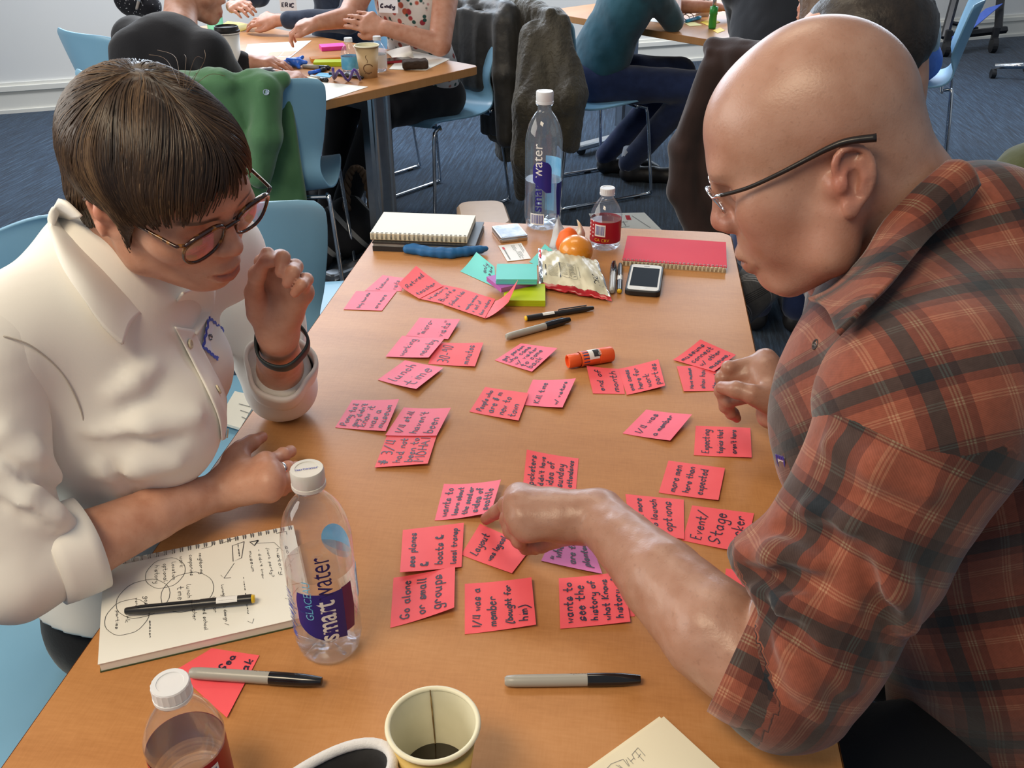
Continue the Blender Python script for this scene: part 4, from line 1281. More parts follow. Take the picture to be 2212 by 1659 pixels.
# ---------------------------------------------------------------- bottles, cups, papers
def thin_plastic(name, tint=(.97, .98, 1.0), rough=.03, body=.05):
    """thin clear plastic wall: see-through with a gloss that grows towards grazing angles"""
    m = bpy.data.materials.new(name); m.use_nodes = True
    nt = m.node_tree; out = nt.nodes['Material Output']
    nt.nodes.remove(nt.nodes['Principled BSDF'])
    tr = nt.nodes.new('ShaderNodeBsdfTransparent'); tr.inputs[0].default_value = (*tint, 1)
    gl = nt.nodes.new('ShaderNodeBsdfGlossy'); gl.inputs['Roughness'].default_value = rough; gl.inputs[0].default_value = (1, 1, 1, 1)
    df = nt.nodes.new('ShaderNodeBsdfTranslucent'); df.inputs[0].default_value = (.8, .84, .9, 1)
    fr = nt.nodes.new('ShaderNodeFresnel')
    ge = nt.nodes.new('ShaderNodeNewGeometry')
    nt.links.new(math_node(nt, 'SUBTRACT', 1.50, math_node(nt, 'MULTIPLY', ge.outputs['Backfacing'], 1.50 - 1 / 1.50)), fr.inputs[0])
    tc = nt.nodes.new('ShaderNodeTexCoord')
    no = nt.nodes.new('ShaderNodeTexNoise'); no.inputs['Scale'].default_value = 45; no.inputs['Detail'].default_value = 2
    bp = nt.nodes.new('ShaderNodeBump'); bp.inputs['Strength'].default_value = .25; bp.inputs['Distance'].default_value = .0015
    nt.links.new(tc.outputs['Object'], no.inputs['Vector']); nt.links.new(no.outputs['Fac'], bp.inputs['Height'])
    nt.links.new(bp.outputs['Normal'], gl.inputs['Normal']); nt.links.new(bp.outputs['Normal'], fr.inputs['Normal'])
    m1 = nt.nodes.new('ShaderNodeMixShader'); m2 = nt.nodes.new('ShaderNodeMixShader')
    m1.inputs[0].default_value = body
    nt.links.new(tr.outputs[0], m1.inputs[1]); nt.links.new(df.outputs[0], m1.inputs[2])
    nt.links.new(fr.outputs[0], m2.inputs[0])
    nt.links.new(m1.outputs[0], m2.inputs[1]); nt.links.new(gl.outputs[0], m2.inputs[2])
    nt.links.new(m2.outputs[0], out.inputs['Surface'])
    return m
M['pet'] = thin_plastic('clear_bottle_plastic')
def water_mat():
    """water: part of the light passes straight on, part is bent"""
    m = mat('water', (.96, .98, 1.0), .0, trans=1.0, ior=1.33, bump=(14, .02, .001))
    nt = m.node_tree
    tr = nt.nodes.new('ShaderNodeBsdfTransparent'); tr.inputs[0].default_value = (.97, .985, 1, 1)
    mx = nt.nodes.new('ShaderNodeMixShader'); mx.inputs[0].default_value = .45
    nt.links.new(tr.outputs[0], mx.inputs[1]); nt.links.new(bsdf(m).outputs[0], mx.inputs[2])
    nt.links.new(mx.outputs[0], nt.nodes['Material Output'].inputs['Surface'])
    return m
M['water'] = water_mat()
M['cap_white'] = mat('white_bottle_cap', (.74, .76, .78), .4, trans=.15, vary=(30, (.70, .72, .75), .3, .7))
M['cap_clear'] = mat('milky_bottle_cap', (.70, .70, .66), .35, trans=.25, vary=(30, (.66, .66, .62), .3, .7))
M['navy_label'] = mat('navy_label', (.018, .016, .20), .35, vary=(20, (.022, .02, .23), .3, .7))
M['navy_deep'] = mat('deep_navy_label', (.012, .008, .10), .35, vary=(20, (.015, .01, .12), .3, .7))
M['plum_label'] = mat('plum_label', (.12, .01, .10), .35, vary=(20, (.14, .012, .12), .3, .7))
M['sky_label'] = mat('sky_blue_label', (.10, .42, .70), .4, vary=(30, (.20, .55, .80), .4, .6))
M['blue_print'] = mat('blue_print', (.03, .05, .30), .45, vary=(40, (.04, .06, .34), .3, .7))
M['red_label'] = mat('wine_red_label', (.36, .010, .022), .32, vary=(14, (.30, .008, .018), .3, .7))
M['yellow_print'] = mat('yellow_print', (.80, .50, .04), .5, vary=(40, (.75, .45, .03), .3, .7))
def rescale(prof, s): return [(r * s, z * s) for r, z in prof]
def cyl(r, a0):
    """sheet (s = round to the viewer's right, h = up) on an upright cylinder; a0 = facing direction"""
    def f(s, h):
        a = a0 + s / r
        return np.array([r * math.cos(a), r * math.sin(a), h])
    return f
def patch(name, outline, r, a0, m, parent, n=24):
    """filled shape given as horizontal spans: list of (h, s0, s1)"""
    f = cyl(r, a0); v = []; fc = []
    for (h, s0, s1) in outline:
        v += [f(s0 + (s1 - s0) * k / n, h) for k in range(n + 1)]
    for i in range(len(outline) - 1):
        for k in range(n):
            a = i * (n + 1) + k
            fc.append((a, a + 1, a + n + 2, a + n + 1))
    return meshob(name, v, fc, m, parent, True)
def cap(mb, r, h, z, n=40):
    pr = [(r * 1.02, z), (r * 1.02, z + h * .18), (r * .96, z + h * .2), (r, z + h * .24), (r, z + h * .92), (r * .94, z + h), (r * .70, z + h), (r * .68, z + h - .0006), (0, z + h - .0006)]
    v, f = [], []
    for i, (rr, zz) in enumerate(pr):
        for k in range(n):
            q = rr * (1 - (.03 if (k % 2 and 2 < i < 5) else 0)); a = 2 * PI * k / n
            v.append((q * math.cos(a), q * math.sin(a), zz))
    for i in range(len(pr) - 1):
        for k in range(n):
            l = (k + 1) % n
            f.append((i * n + k, i * n + l, (i + 1) * n + l, (i + 1) * n + k))
    mb.add(v, f); return mb
def facing(p):
    return math.atan2(-p[1], -p[0])
def barcode(parent, r, a0, s0, s1, h0, h1, vertical=True, seed=1):
    random.seed(seed)
    st = patch('barcode_panel', [(h0, s0, s1), (h1, s0, s1)], r, a0, M['white_label'], parent)
    f = cyl(r + .0002, a0); mb = MB()
    x = s0 + (s1 - s0) * .08
    while x < s1 - (s1 - s0) * .1:
        w_ = random.choice((.0005, .0005, .001)) * (s1 - s0) / .02
        mb.add([f(x, h0 + (h1 - h0) * .12), f(x + w_, h0 + (h1 - h0) * .12), f(x + w_, h1 - (h1 - h0) * .1), f(x, h1 - (h1 - h0) * .1)], [(0, 1, 2, 3)])
        x += w_ + random.choice((.0005, .0008)) * (s1 - s0) / .02
    mb.build('lettering', M['blue_print'], st)
def tall_bottle(base, R, H, level, label, turn, cap_mat, near):
    """slim one-litre style water bottle"""
    t = empty('water_bottle', base)
    a0 = facing(base) + turn
    s = H
    prof = [(0, .010), (R * .35, .012), (R * .62, .004), (R * .80, .0), (R * .93, .006), (R, .02), (R, s * .10), (R * .985, s * .105), (R, s * .115), (R, s * .64), (R * .985, s * .66), (R * .93, s * .71), (R * .82, s * .765), (R * .66, s * .81), (R * .50, s * .842), (R * .40, s * .858), (R * .36, s * .87), (R * .36, s * .90)]
    o = MB().lathe(prof, 48).build('bottle_body', M['pet'], t, True)
    wl = s * level
    wp_ = [(0, .0115), (R * .33, .0135), (R * .60, .0055), (R * .78, .0015), (R * .915, .007), (R * .985, .021), (R * .985, wl), (0, wl)]
    w = MB().lathe(wp_, 48).build('water', M['water'], t, True); smooth_by_angle(w, 50)
    for q in range(6):                                            # moulded petals of the foot
        a = 2 * PI * q / 6 + .3
        MB().tube([(R * .25 * math.cos(a), R * .25 * math.sin(a), .009), (R * .9 * math.cos(a), R * .9 * math.sin(a), .012)], [.001, .0022], 6).build('foot_rib', M['pet'], o, True)
    nr = MB().lathe([(R * .36, s * .90), (R * .44, s * .902), (R * .44, s * .908), (R * .36, s * .91)], 32).build('neck_ring', M['pet'], t, True)
    k = cap(MB(), R * .46, s * .085, s * .912).build('cap', M[cap_mat], t)
    smooth_by_angle(k, 30)
    # label: dark drop with the name running up the bottle
    rr = R + .0004
    if near:
        h0, h1 = s * .165, s * .445
        w_ = R * 1.42; x0 = -R * .62
        out = []
        for i in range(19):
            u = i / 18
            h = h0 + (h1 - h0) * u
            lo = x0 + w_ * (1 - math.sqrt(max(0, 1 - (1 - min(1, u / .42)) ** 2)))
            if u > .88: lo = x0 + w_ * .02 + (u - .88) * w_ * .4
            out.append((h, lo if u < .42 else x0 + (max(0, u - .80)) ** 1.5 * w_ * .6, x0 + w_))
        patch('label_drop', out, rr, a0, M['navy_label'], t)
        patch('label_edge', [(h0 + (h1 - h0) * .10, x0 + w_ * .80, x0 + w_ * 1.22), (h0 + (h1 - h0) * .5, x0 + w_ * .98, x0 + w_ * 1.28), (h1 * 1.01, x0 + w_ * .98, x0 + w_ * 1.24)], rr - .0001, a0, M['plum_label'], t)
        f = cyl(rr + .0003, a0)
        mb = MB(); sz = s * .135
        L1 = put_text(mb, 'smart', sz, lambda u, v: f(x0 + w_ * .80 - v * 1.0, h0 + .002 + u * .86), .016, .86)
        mb.build('lettering', M['white_label'], t)
        mb = MB(); put_text(mb, 'water', sz, lambda u, v: f(x0 + w_ * .80 - v * 1.0, h0 + .004 + L1 * .86 + u * .86), 0, .86)
        mb.build('lettering', M['navy_deep'], t)
        mb = MB(); put_text(mb, 'GLACEAU', sz * .38, lambda u, v: f(x0 + w_ * .36 - v, h0 + .030 + u * .95), 0)
        mb.build('lettering', M['sky_label'], t)
        # nutrition panel
        mb = MB(); x1 = x0 - R * .62
        for k2 in range(16):
            h = s * .14 + k2 * s * .018
            if k2 in (5, 9, 12): mb.add([f(x1, h), f(x1 + R * .5, h), f(x1 + R * .5, h + .002), f(x1, h + .002)], [(0, 1, 2, 3)])
            else: mb.add([f(x1, h), f(x1 + R * random.uniform(.3, .48), h), f(x1 + R * random.uniform(.3, .48), h + .0008), f(x1, h + .0008)], [(0, 1, 2, 3)])
        put_text(mb, 'Nutrition Facts', .0055, lambda u, v: f(x1 + u, s * .335 + v), .005)
        mb.build('lettering', M['blue_print'], t)
        # blue drop printed on the far wall, seen through the bottle
        out = [(s * .50 + R * .62 * math.sin(-PI / 2 + PI * i / 12), -R * .52 * math.cos(-PI / 2 + PI * i / 12), R * .52 * math.cos(-PI / 2 + PI * i / 12)) for i in range(13)]
        patch('back_label', out, rr, a0 + PI * .87, M['sky_label'], t)
        patch('back_label', [(s * .30, -R * .75, -R * .1), (s * .46, -R * .75, -R * .1)], rr, a0 + PI * .72, M['sky_label'], t)
        mb = MB(); ct_ = rotz(a0 + PI / 2 + .25); put_text(mb, 'smartwater', R * .15, lambda u, v: ct_ @ np.array([u - R * .40, v - .002, 0]) + np.array([0, 0, s * .912 + s * .085 - .0002]), .006)
        mb.build('lettering', M['blue_print'], k)
    else:
        h0, h1 = s * .30, s * .535
        x0, w_ = -R * .62, R * 1.05
        out = []
        for i in range(19):
            u = i / 18
            h = h0 + (h1 - h0) * u
            rt = x0 + w_ * (1 if u < .72 else math.sqrt(max(0, 1 - ((u - .72) / .28) ** 2)) * .5 + .5)
            lf = x0 + (w_ * .74 * (1 - u / .35) ** 1.0 if u < .35 else (0 if u < .72 else w_ * .5 * (1 - math.sqrt(max(0, 1 - ((u - .72) / .28) ** 2)))))
            out.append((h, lf, rt))
        patch('label_drop', out, rr, a0, M['navy_label'], t)
        f = cyl(rr + .0003, a0); sz = s * .105
        mb = MB(); L1 = put_text(mb, 'smart', sz, lambda u, v: f(x0 + w_ * .50 - v, s * .155 + u * 1.02), .016)
        mb.build('lettering', M['navy_label'], t)
        mb = MB(); put_text(mb, 'water', sz, lambda u, v: f(x0 + w_ * .50 - v, s * .155 + L1 * 1.02 + .002 + u * 1.0), .0)
        mb.build('lettering', M['white_label'], t)
        barcode(t, rr, a0, -R * .75, R * .05, s * .055, s * .14)
        patch('back_label', [(s * .30, -R * .6, R * .5), (s * .50, -R * .6, R * .5)], rr, a0 + PI * .80, M['sky_label'], t)
        patch('back_label', [(s * .10, R * .25, R * .55), (s * .30, R * .15, R * .7), (s * .36, R * .2, R * .8)], rr, a0 + .6, M['navy_label'], t)
        patch('back_label', [(s * .08, -R * .2, R * .35), (s * .30, -R * .2, R * .35)], rr, a0 + PI * .85, M['sky_label'], t)
    tag(t, label, 'water bottle', 'water bottles')
    return t
def small_bottle(base, R, H, level, label, turn, band=True, lab='red_label', name='water_bottle', bare=False):
    """half-litre bottle with a printed waist band"""
    t = empty(name, base)
    a0 = facing(base) + turn; s = H
    prof = [(0, .007), (R * .5, .006), (R * .82, .0), (R * .95, .006), (R * .98, s * .07), (R * .93, s * .085), (R * .98, s * .10), (R * .96, s * .12), (R * .97, s * .13), (R * .97, s * .50), (R, s * .52), (R * .97, s * .54), (R, s * .56), (R * .985, s * .58), (R * .93, s * .62), (R * .80, s * .70), (R * .62, s * .77), (R * .46, s * .825), (R * .40, s * .85), (R * .39, s * .88)]
    body = MB().lathe(prof, 44).build('bottle_body', M['pet'], t, True)
    wl = s * level
    wpf = [(0, .0085)] + [(r * .975, z + .001) for r, z in prof[1:] if z < wl - .002] + [(prof[8][0] * .975, wl), (0, wl)]
    w = MB().lathe(wpf, 44).build('water', M['water'], t, True); smooth_by_angle(w, 50)
    MB().lathe([(R * .39, s * .88), (R * .47, s * .882), (R * .47, s * .890), (R * .39, s * .892)], 30).build('neck_ring', M['pet'], t, True)
    k = cap(MB(), R * .47, s * .105, s * .893).build('cap', M['cap_white'], t); smooth_by_angle(k, 30)
    rr = R * .97 + .0006
    mb = MB().lathe([(rr, s * .14), (rr, s * .495)], 44).build('label_band', M[lab], t, True)
    if not bare:
        barcode(t, rr + .0004, a0, -R * .62, R * .10, s * .26, s * .455, seed=7)
        f = cyl(rr + .0005, a0); mb = MB()
        put_text(mb, 'CA CRV', .009, lambda u, v: f(-R * .62 + u, s * .175 + v), .006)
        mb.build('lettering', M['yellow_print'], t)
        mb = MB()
        for q in range(5): mb.add([f(-R * 1.2, s * .23 + q * .008), f(-R * .75, s * .23 + q * .008), f(-R * .75, s * .23 + q * .008 + .003), f(-R * 1.2, s * .23 + q * .008 + .003)], [(0, 1, 2, 3)])
        mb.build('lettering', M['white_label'], t)
    tag(t, label, 'water bottle', 'water bottles')
    return t
def onz(px, py):
    return P(px, py, TZ)
b1 = onz(714, 1392)
tall_bottle(b1, .0345, .226, .50, 'half-full slim water bottle with navy label standing beside the open notebook', -.25, 'cap_clear', True)
b2 = onz(1172, 488)
tall_bottle(b2, .0395, .292, .365, 'tall slim water bottle with navy label at the far end of the table', .02, 'cap_white', False)
b3 = onz(1306, 533)
small_bottle(b3, .0325, .128, .47, 'small water bottle with wine-red label next to the red notebook', -.1)
b4 = onz(432, 1722)
small_bottle(b4, .0330, .144, .50, 'small water bottle with wine-red label at the near table corner', .55)

# ---- paper coffee cup
def paper_cup(base, R, r, H, label, out, inn='cup_inside', coffee=None, name='paper_cup', sleeve=None):
    t = empty(name, base)
    o = MB().lathe([(0, .004), (r * .93, .004), (r * .95, 0), (r, 0), (r + (R - r) * .97, H - .003), (R * .985, H - .004), (R * 1.02, H - .005), (R * 1.045, H - .003), (R * 1.045, H - .001), (R * 1.01, H), (R * .975, H - .0015)], 56).build('cup_wall', out, t, True)
    i = MB().lathe([(R * .975, H - .0015), (r + (R - r) * .95 - .0015, H * .9), (r - .001, .006), (0, .006)], 56).build('cup_inside', M[inn], t, True); smooth_by_angle(i, 50)
    rim = MB(); rim.tube([(R * 1.015 * math.cos(2 * PI * k / 56), R * 1.015 * math.sin(2 * PI * k / 56), H - .0022) for k in range(56)], .0024, 8, True)
    rim.build('rolled_rim', M[inn], t, True)
    if coffee:
        rc = r + (R - r) * coffee - .0016
        MB().lathe([(0, H * coffee), (rc, H * coffee), (rc, H * coffee - .002)], 56).build('coffee', M['coffee'], t, True)
    return t
M['cup_yellow'] = mat('yellow_cup_paper', (.60, .40, .10), .5, vary=(14, (.66, .45, .13), .3, .7))
M['cup_inside'] = mat('cream_cup_paper', (.74, .70, .52), .45, vary=(60, (.71, .67, .49), .4, .7))
M['coffee'] = mat('black_coffee', (.008, .004, .002), .05, spec=.6, vary=(10, (.011, .006, .003), .3, .7))
rim_c = P(935, 1560, TZ + .088)
cup = paper_cup((rim_c[0], rim_c[1], TZ), .0375, .0270, .088, '', M['cup_yellow'], coffee=.30)
seam_a = math.atan2(rim_c[1] * 0 + .9, -.25)
mb = MB()
sp = []
for k in range(9):
    u = k / 8
    r_ = (.027 + .0105 * (.30 + .69 * u)) - .0021
    a = seam_a - .05 * (1 - u)
    sp.append((r_ * math.cos(a), r_ * math.sin(a), .088 * (.30 + .69 * u)))
mb.tube(sp, [.0004, .0006, .0006, .0007, .0007, .0008, .0008, .0006, .0004], 5)
mb.build('seam', mat('coffee_stained_seam', (.16, .09, .03), .6, vary=(90, (.35, .24, .10), .4, .6)), cup)
tag(cup, 'yellow paper cup with a little black coffee at the near table edge', 'cup')

# ---- white-trimmed dark eyewear-case-like loop at the near edge
M['felt_white'] = mat('white_piping', (.70, .69, .68), .9, sheen=.4, bump=(600, .5, .001), vary=(60, (.62, .61, .62), .3, .7))
M['black_cloth'] = mat('black_neoprene', (.012, .012, .014), .8, sheen=.2, bump=(500, .3, .0006), vary=(60, (.02, .02, .022), .3, .7))
kc = P(690, 1700, TZ + .055)
loop = []
for k in range(40):
    a = 2 * PI * k / 40
    ca, sa = math.cos(a), math.sin(a)
    p = np.array([.062 * ca, .026 * sa * (1 + .35 * ca), 0.0])
    loop.append(rotz(.50) @ p + np.array([0, 0, .010 * ca]))
slv = empty('cup_sleeve', (kc[0], kc[1], TZ))
loopw = [p + np.array([0, 0, .055]) for p in loop]
MB().tube(loopw, .0046, 10, True).build('piping', M['felt_white'], slv, True)
n = len(loop); v = []; f = []
for lay, (zz, sc_) in enumerate(((.0545, .97), (.030, .92), (.001, .86))):
    for p in loop: v.append((p[0] * sc_, p[1] * sc_, zz + (p[2] if lay == 0 else 0)))
for l in range(2):
    for k in range(n):
        j = (k + 1) % n; f.append((l * n + k, l * n + j, (l + 1) * n + j, (l + 1) * n + k))
o = meshob('cloth_wall', v, f, M['black_cloth'], slv, True)
md = o.modifiers.new('thick', 'SOLIDIFY'); md.thickness = .004; md.offset = 0
tag(slv, 'black cloth sleeve with thick white piping at the near table edge', 'sleeve')

# ---- folded cream booklet at the near edge
bq = [P(1434, 1546, TZ + .004), P(1580, 1680, TZ + .004), P(1330, 1860, TZ + .004), P(1220, 1700, TZ + .004)]
cK = np.mean(bq, 0); cK[2] = TZ
bk = empty('folded_booklet', cK)
lb = [p - cK for p in bq]
for p in lb: p[2] = 0
quadbox(MB(), [p + np.array([-.004, .001, 0]) for p in lb], .0004, .0012).build('inner_sheet', M['cream_paper'], bk)
quadbox(MB(), lb, .0014, .0030).build('cover_sheet', M['cream_paper'], bk)
mb = MB()
def bkp(px, py): 
    q = P(px, py, TZ + .0034) - cK; return q
def bl(a, b, w_=.0005): ribbon(mb, [bkp(*a), bkp(*b)], up, w_)
for a, b in (((1378, 1615), (1394, 1633)), ((1371, 1622), (1391, 1644)), ((1378, 1615), (1365, 1630)), ((1365, 1630), (1372, 1641)), ((1355, 1636), (1368, 1650)), ((1352, 1640), (1360, 1655)), ((1320, 1650), (1346, 1640)), ((1346, 1640), (1358, 1655)), ((1330, 1652), (1342, 1659)), ((1384, 1628), (1378, 1637)), ((1369, 1637), (1362, 1645)), ((1336, 1652), (1348, 1662)), ((1320, 1650), (1300, 1672))):
    bl(a, b)
mb.build('lettering', M['grey_print'], bk)
tag(bk, 'folded cream booklet with faint print at the near table edge', 'booklet')
# ---- handout lying on the carpet beyond the far table end
hq = [P(*p, .004) for p in ((1272, 462), (1392, 460), (1432, 500), (1290, 505))]
cH = np.mean(hq, 0)
ho = empty('printed_handout', cH)
quadbox(MB(), [p - cH for p in hq], 0, .002).build('sheet', M['white_paper'], ho)
mb = MB()
def hp(px, py): q = P(px, py, .0068) - cH; return q
mb.add([hp(1350, 465), hp(1360, 465), hp(1364, 475), hp(1354, 475)], [(0, 1, 2, 3)]); mb.build('red_print', M['red_print'], ho)
mb = MB()
for a, b in (((1365, 466), (1405, 492)), ((1346, 478), (1352, 488)), ((1343, 480), (1356, 479)), ((1340, 492), (1360, 488))): ribbon(mb, [hp(*a), hp(*b)], up, .004)
mb.build('lettering', M['grey_print'], ho)
tag(ho, 'white printed handout with a small red mark lying on the carpet beyond the table', 'paper')
# ---------------------------------------------------------------- heads (local frame: origin between the ears, x to the face, y to the head's own left, z up)
def blob(X, c, r):
    return np.exp(-(((X - np.array(c)) / np.array(r)) ** 2).sum(1))
def ear(B, s, c=(-.012, .079, .0), sc=1.0, tilt=12, flare=24):
    """one outer ear: bowl, rim, inner fold, tragus and lobe"""
    R = rotz(math.radians(s * flare)) @ roty(math.radians(-tilt))
    c = np.array([c[0], s * c[1], c[2]])
    def q(x, y, z):
        return c + R @ (np.array([x, s * y, z]) * sc)
    B.cone(q(.004, -.012, -.004), q(.0, -.001, 0), .017 * sc, .012 * sc, .008)
    B.ell(q(-.004, .0, .001), np.array([.019, .0052, .029]) * sc, R, .005)
    rim = [q(.012, .000, .008), q(.013, .003, .020), q(.005, .006, .031), q(-.009, .007, .031), q(-.019, .008, .022), q(-.0225, .008, .008), q(-.020, .006, -.008), q(-.012, .004, -.021), q(-.003, .003, -.028)]
    rim = catmull(rim, 2)
    B.chain(rim, [.0036 * sc] * len(rim), .003)
    B.ell(q(.003, .002, -.030), np.array([.0085, .0045, .010]) * sc, R, .006)
    B.ell(q(-.004, .006, -.004), np.array([.0095, .0062, .014]) * sc, R, .004, 's')
    B.ell(q(-.004, .0065, .019), np.array([.0095, .0035, .0065]) * sc, R, .004, 's')
    B.chain([q(-.013, .0045, .016), q(-.0155, .005, .0), q(-.009, .004, -.014)], [.0035, .0036, .003], .004)
    B.ell(q(.010, .0035, -.004), np.array([.0052, .0042, .0075]) * sc, R, .005)
def head(g, neck_to, neck_r=(.054, .058)):
    """g: 'm' or 'f'; neck_to: the neck's foot in head space"""
    B = Body()
    if g == 'm':
        B.ell((-.006, 0, .050), (.0905, .0765, .0875))
        B.ell((.044, 0, .056), (.056, .064, .058), k=.03)
        B.ell((.040, 0, -.012), (.057, .065, .068), k=.03)
        B.cone((.089, -.034, .040), (.089, .034, .040), .0125, .0125, .020)
        for s in (-1, 1):
            B.ell((.062, s * .046, -.004), (.030, .024, .026), k=.02)
            B.chain([(.004, s * .060, -.030), (.022, s * .056, -.062), (.070, s * .024, -.084)], [.020, .019, .018], .022)
        for s in (-1, 1): B.ell((.054, s * .036, -.036), (.034, .027, .034), k=.02)
        B.ell((.074, 0, -.045), (.033, .034, .034), k=.02)
        B.ell((.080, 0, -.081), (.0205, .024, .0195), k=.016)
        B.ell((.045, 0, -.075), (.040, .045, .022), k=.02)
        # nose
        B.cone((.098, 0, .030), (.111, 0, -.004), .0085, .0095, .012)
        B.ell((.1115, 0, -.010), (.0118, .0125, .0105), k=.008)
        for s in (-1, 1):
            B.ell((.1025, s * .0125, -.0145), (.0115, .0075, .0085), k=.007)
            B.ell((.107, s * .0065, -.0225), (.0055, .0035, .004), k=.004, op='s')
        # lips
        B.chain([(.0935, -.024, -.0535), (.1045, -.010, -.0475), (.107, 0, -.0485), (.1045, .010, -.0475), (.0935, .024, -.0535)], [.003, .0056, .0054, .0056, .003], .007)
        B.chain([(.0935, -.023, -.0565), (.1015, -.010, -.0610), (.1035, 0, -.0615), (.1015, .010, -.0610), (.0935, .023, -.0565)], [.003, .006, .0064, .006, .003], .007)
        B.chain([(.093, -.0265, -.0550), (.1065, -.011, -.0540), (.1115, 0, -.0545), (.1065, .011, -.0540), (.093, .0265, -.0550)], [.001, .0014, .0014, .0014, .001], .0028, 's')
        eye_z, eye_x, eye_y = .0185, .0800, .0315
        sock = .0135
    else:
        B.ell((-.008, 0, .042), (.0865, .0720, .074))
        B.ell((.044, 0, .046), (.053, .059, .050), k=.03)
        B.ell((.042, 0, -.010), (.053, .060, .062), k=.03)
        B.cone((.088, -.028, .036), (.088, .028, .036), .010, .010, .022)
        for s in (-1, 1):
            B.ell((.063, s * .042, -.008), (.030, .024, .026), k=.022)
            B.chain([(.004, s * .056, -.028), (.024, s * .050, -.058), (.068, s * .017, -.080)], [.018, .018, .017], .022)
        B.ell((.073, 0, -.045), (.030, .031, .032), k=.02)
        B.ell((.077, 0, -.081), (.0195, .021, .0185), k=.016)
        B.ell((.045, 0, -.072), (.038, .041, .022), k=.02)
        B.cone((.096, 0, .018), (.107, 0, -.012), .0070, .0085, .011)
        B.ell((.1085, 0, -.0165), (.0105, .0105, .0092), k=.007)
        for s in (-1, 1):
            B.ell((.1000, s * .0105, -.0200), (.0100, .0065, .0072), k=.006)
            B.ell((.1045, s * .0055, -.0270), (.0048, .0030, .0035), k=.004, op='s')
        B.chain([(.0915, -.0225, -.0555), (.1005, -.009, -.0500), (.1030, 0, -.0512), (.1005, .009, -.0500), (.0915, .0225, -.0555)], [.0028, .0056, .0052, .0056, .0028], .006)
        B.chain([(.0915, -.0215, -.0585), (.0985, -.009, -.0640), (.1010, 0, -.0648), (.0985, .009, -.0640), (.0915, .0215, -.0585)], [.0028, .0064, .0068, .0064, .0028], .006)
        B.chain([(.0905, -.0250, -.0570), (.1030, -.010, -.0572), (.1075, 0, -.0578), (.1030, .010, -.0572), (.0905, .0250, -.0570)], [.0009, .0012, .0012, .0012, .0009], .0025, 's')
        eye_z, eye_x, eye_y = .0140, .0790, .0310
        sock = .0125
    for s in (-1, 1):
        B.ell((.101, s * eye_y, eye_z), (.017, .0195, sock), k=.012, op='s')
        B.ell((eye_x - .001, s * eye_y, eye_z - .001), (.0130, .0150, .0115), k=.005)
        # lid edge of the lowered eye
        B.chain([(eye_x + .0055, s * (eye_y - .0135), eye_z - .0045), (eye_x + .0130, s * (eye_y - .004), eye_z - .0075), (eye_x + .0120, s * (eye_y + .006), eye_z - .0070), (eye_x + .0045, s * (eye_y + .0145), eye_z - .0035)],
                [.0007, .0009, .0009, .0007], .0016, 's')
        ear(B, s, (-.012, .0765 if g == 'm' else .0715, .0), (.86 if g == 'm' else .84))
    nt = np.array(neck_to, float)
    B.cone((-.034, 0, -.015), nt, neck_r[0], neck_r[1], .025)
    return B
def head_flush(X, g):
    """red, lips and brow weights at head-space points"""
    f = np.zeros((len(X), 3))
    if g == 'm':
        r = .75 * blob(X, (.112, 0, -.012), (.022, .022, .018))
        for s in (-1, 1):
            r = r + .70 * blob(X, (-.012, s * .086, .004), (.030, .016, .036)) + .38 * blob(X, (.075, s * .05, -.012), (.032, .03, .025)) + .25 * blob(X, (.04, s * .06, -.05), (.05, .03, .03))
        r = r + .30 * blob(X, (.105, 0, .07), (.03, .07, .03)) + .25 * blob(X, (.085, 0, -.08), (.03, .04, .02))
        lz, hw = -.0548, .024
    else:
        r = .30 * blob(X, (.108, 0, -.017), (.018, .018, .014))
        for s in (-1, 1):
            r = r + .45 * blob(X, (-.012, s * .080, .0), (.030, .016, .032)) + .14 * blob(X, (.076, s * .045, -.026), (.03, .026, .020))
        lz, hw = -.0575, .023
    f[:, 0] = np.clip(r, 0, 1)
    ax = np.abs(X[:, 1])
    lip = (1 - sm(ax, hw * .75, hw)) * sm(X[:, 0], .085, .094)
    dz = X[:, 2] - lz
    up = .0085 * (1 - (ax / hw) ** 2 * .75); dn = .0125 * (1 - (ax / hw) ** 2 * .8)
    f[:, 1] = lip * (1 - sm(dz, up * .7, up * 1.1)) * (1 - sm(-dz, dn * .75, dn * 1.1)) * (.45 if g == 'm' else .62)
    ez = .0185 if g == 'm' else .0140
    by = .0385 if g == 'm' else .0310
    for s in (-1, 1):
        y = s * X[:, 1]
        arch = by + .004 * np.sin(np.clip((y - .012) / .04, 0, 1) * PI)
        br = sm(y, .010, .016) * (1 - sm(y, .048, .054)) * (1 - sm(np.abs(X[:, 2] - arch), .0022, .0050)) * sm(X[:, 0], .05, .07)
        f[:, 2] += br * (.30 if g == 'm' else .75)
        lid = blob(X, (.093, s * .0315, ez - .0078), (.012, .014, .0016))
        f[:, 2] += lid * (.5 if g == 'm' else .9)
    f[:, 2] = np.clip(f[:, 2], 0, 1)
    return f
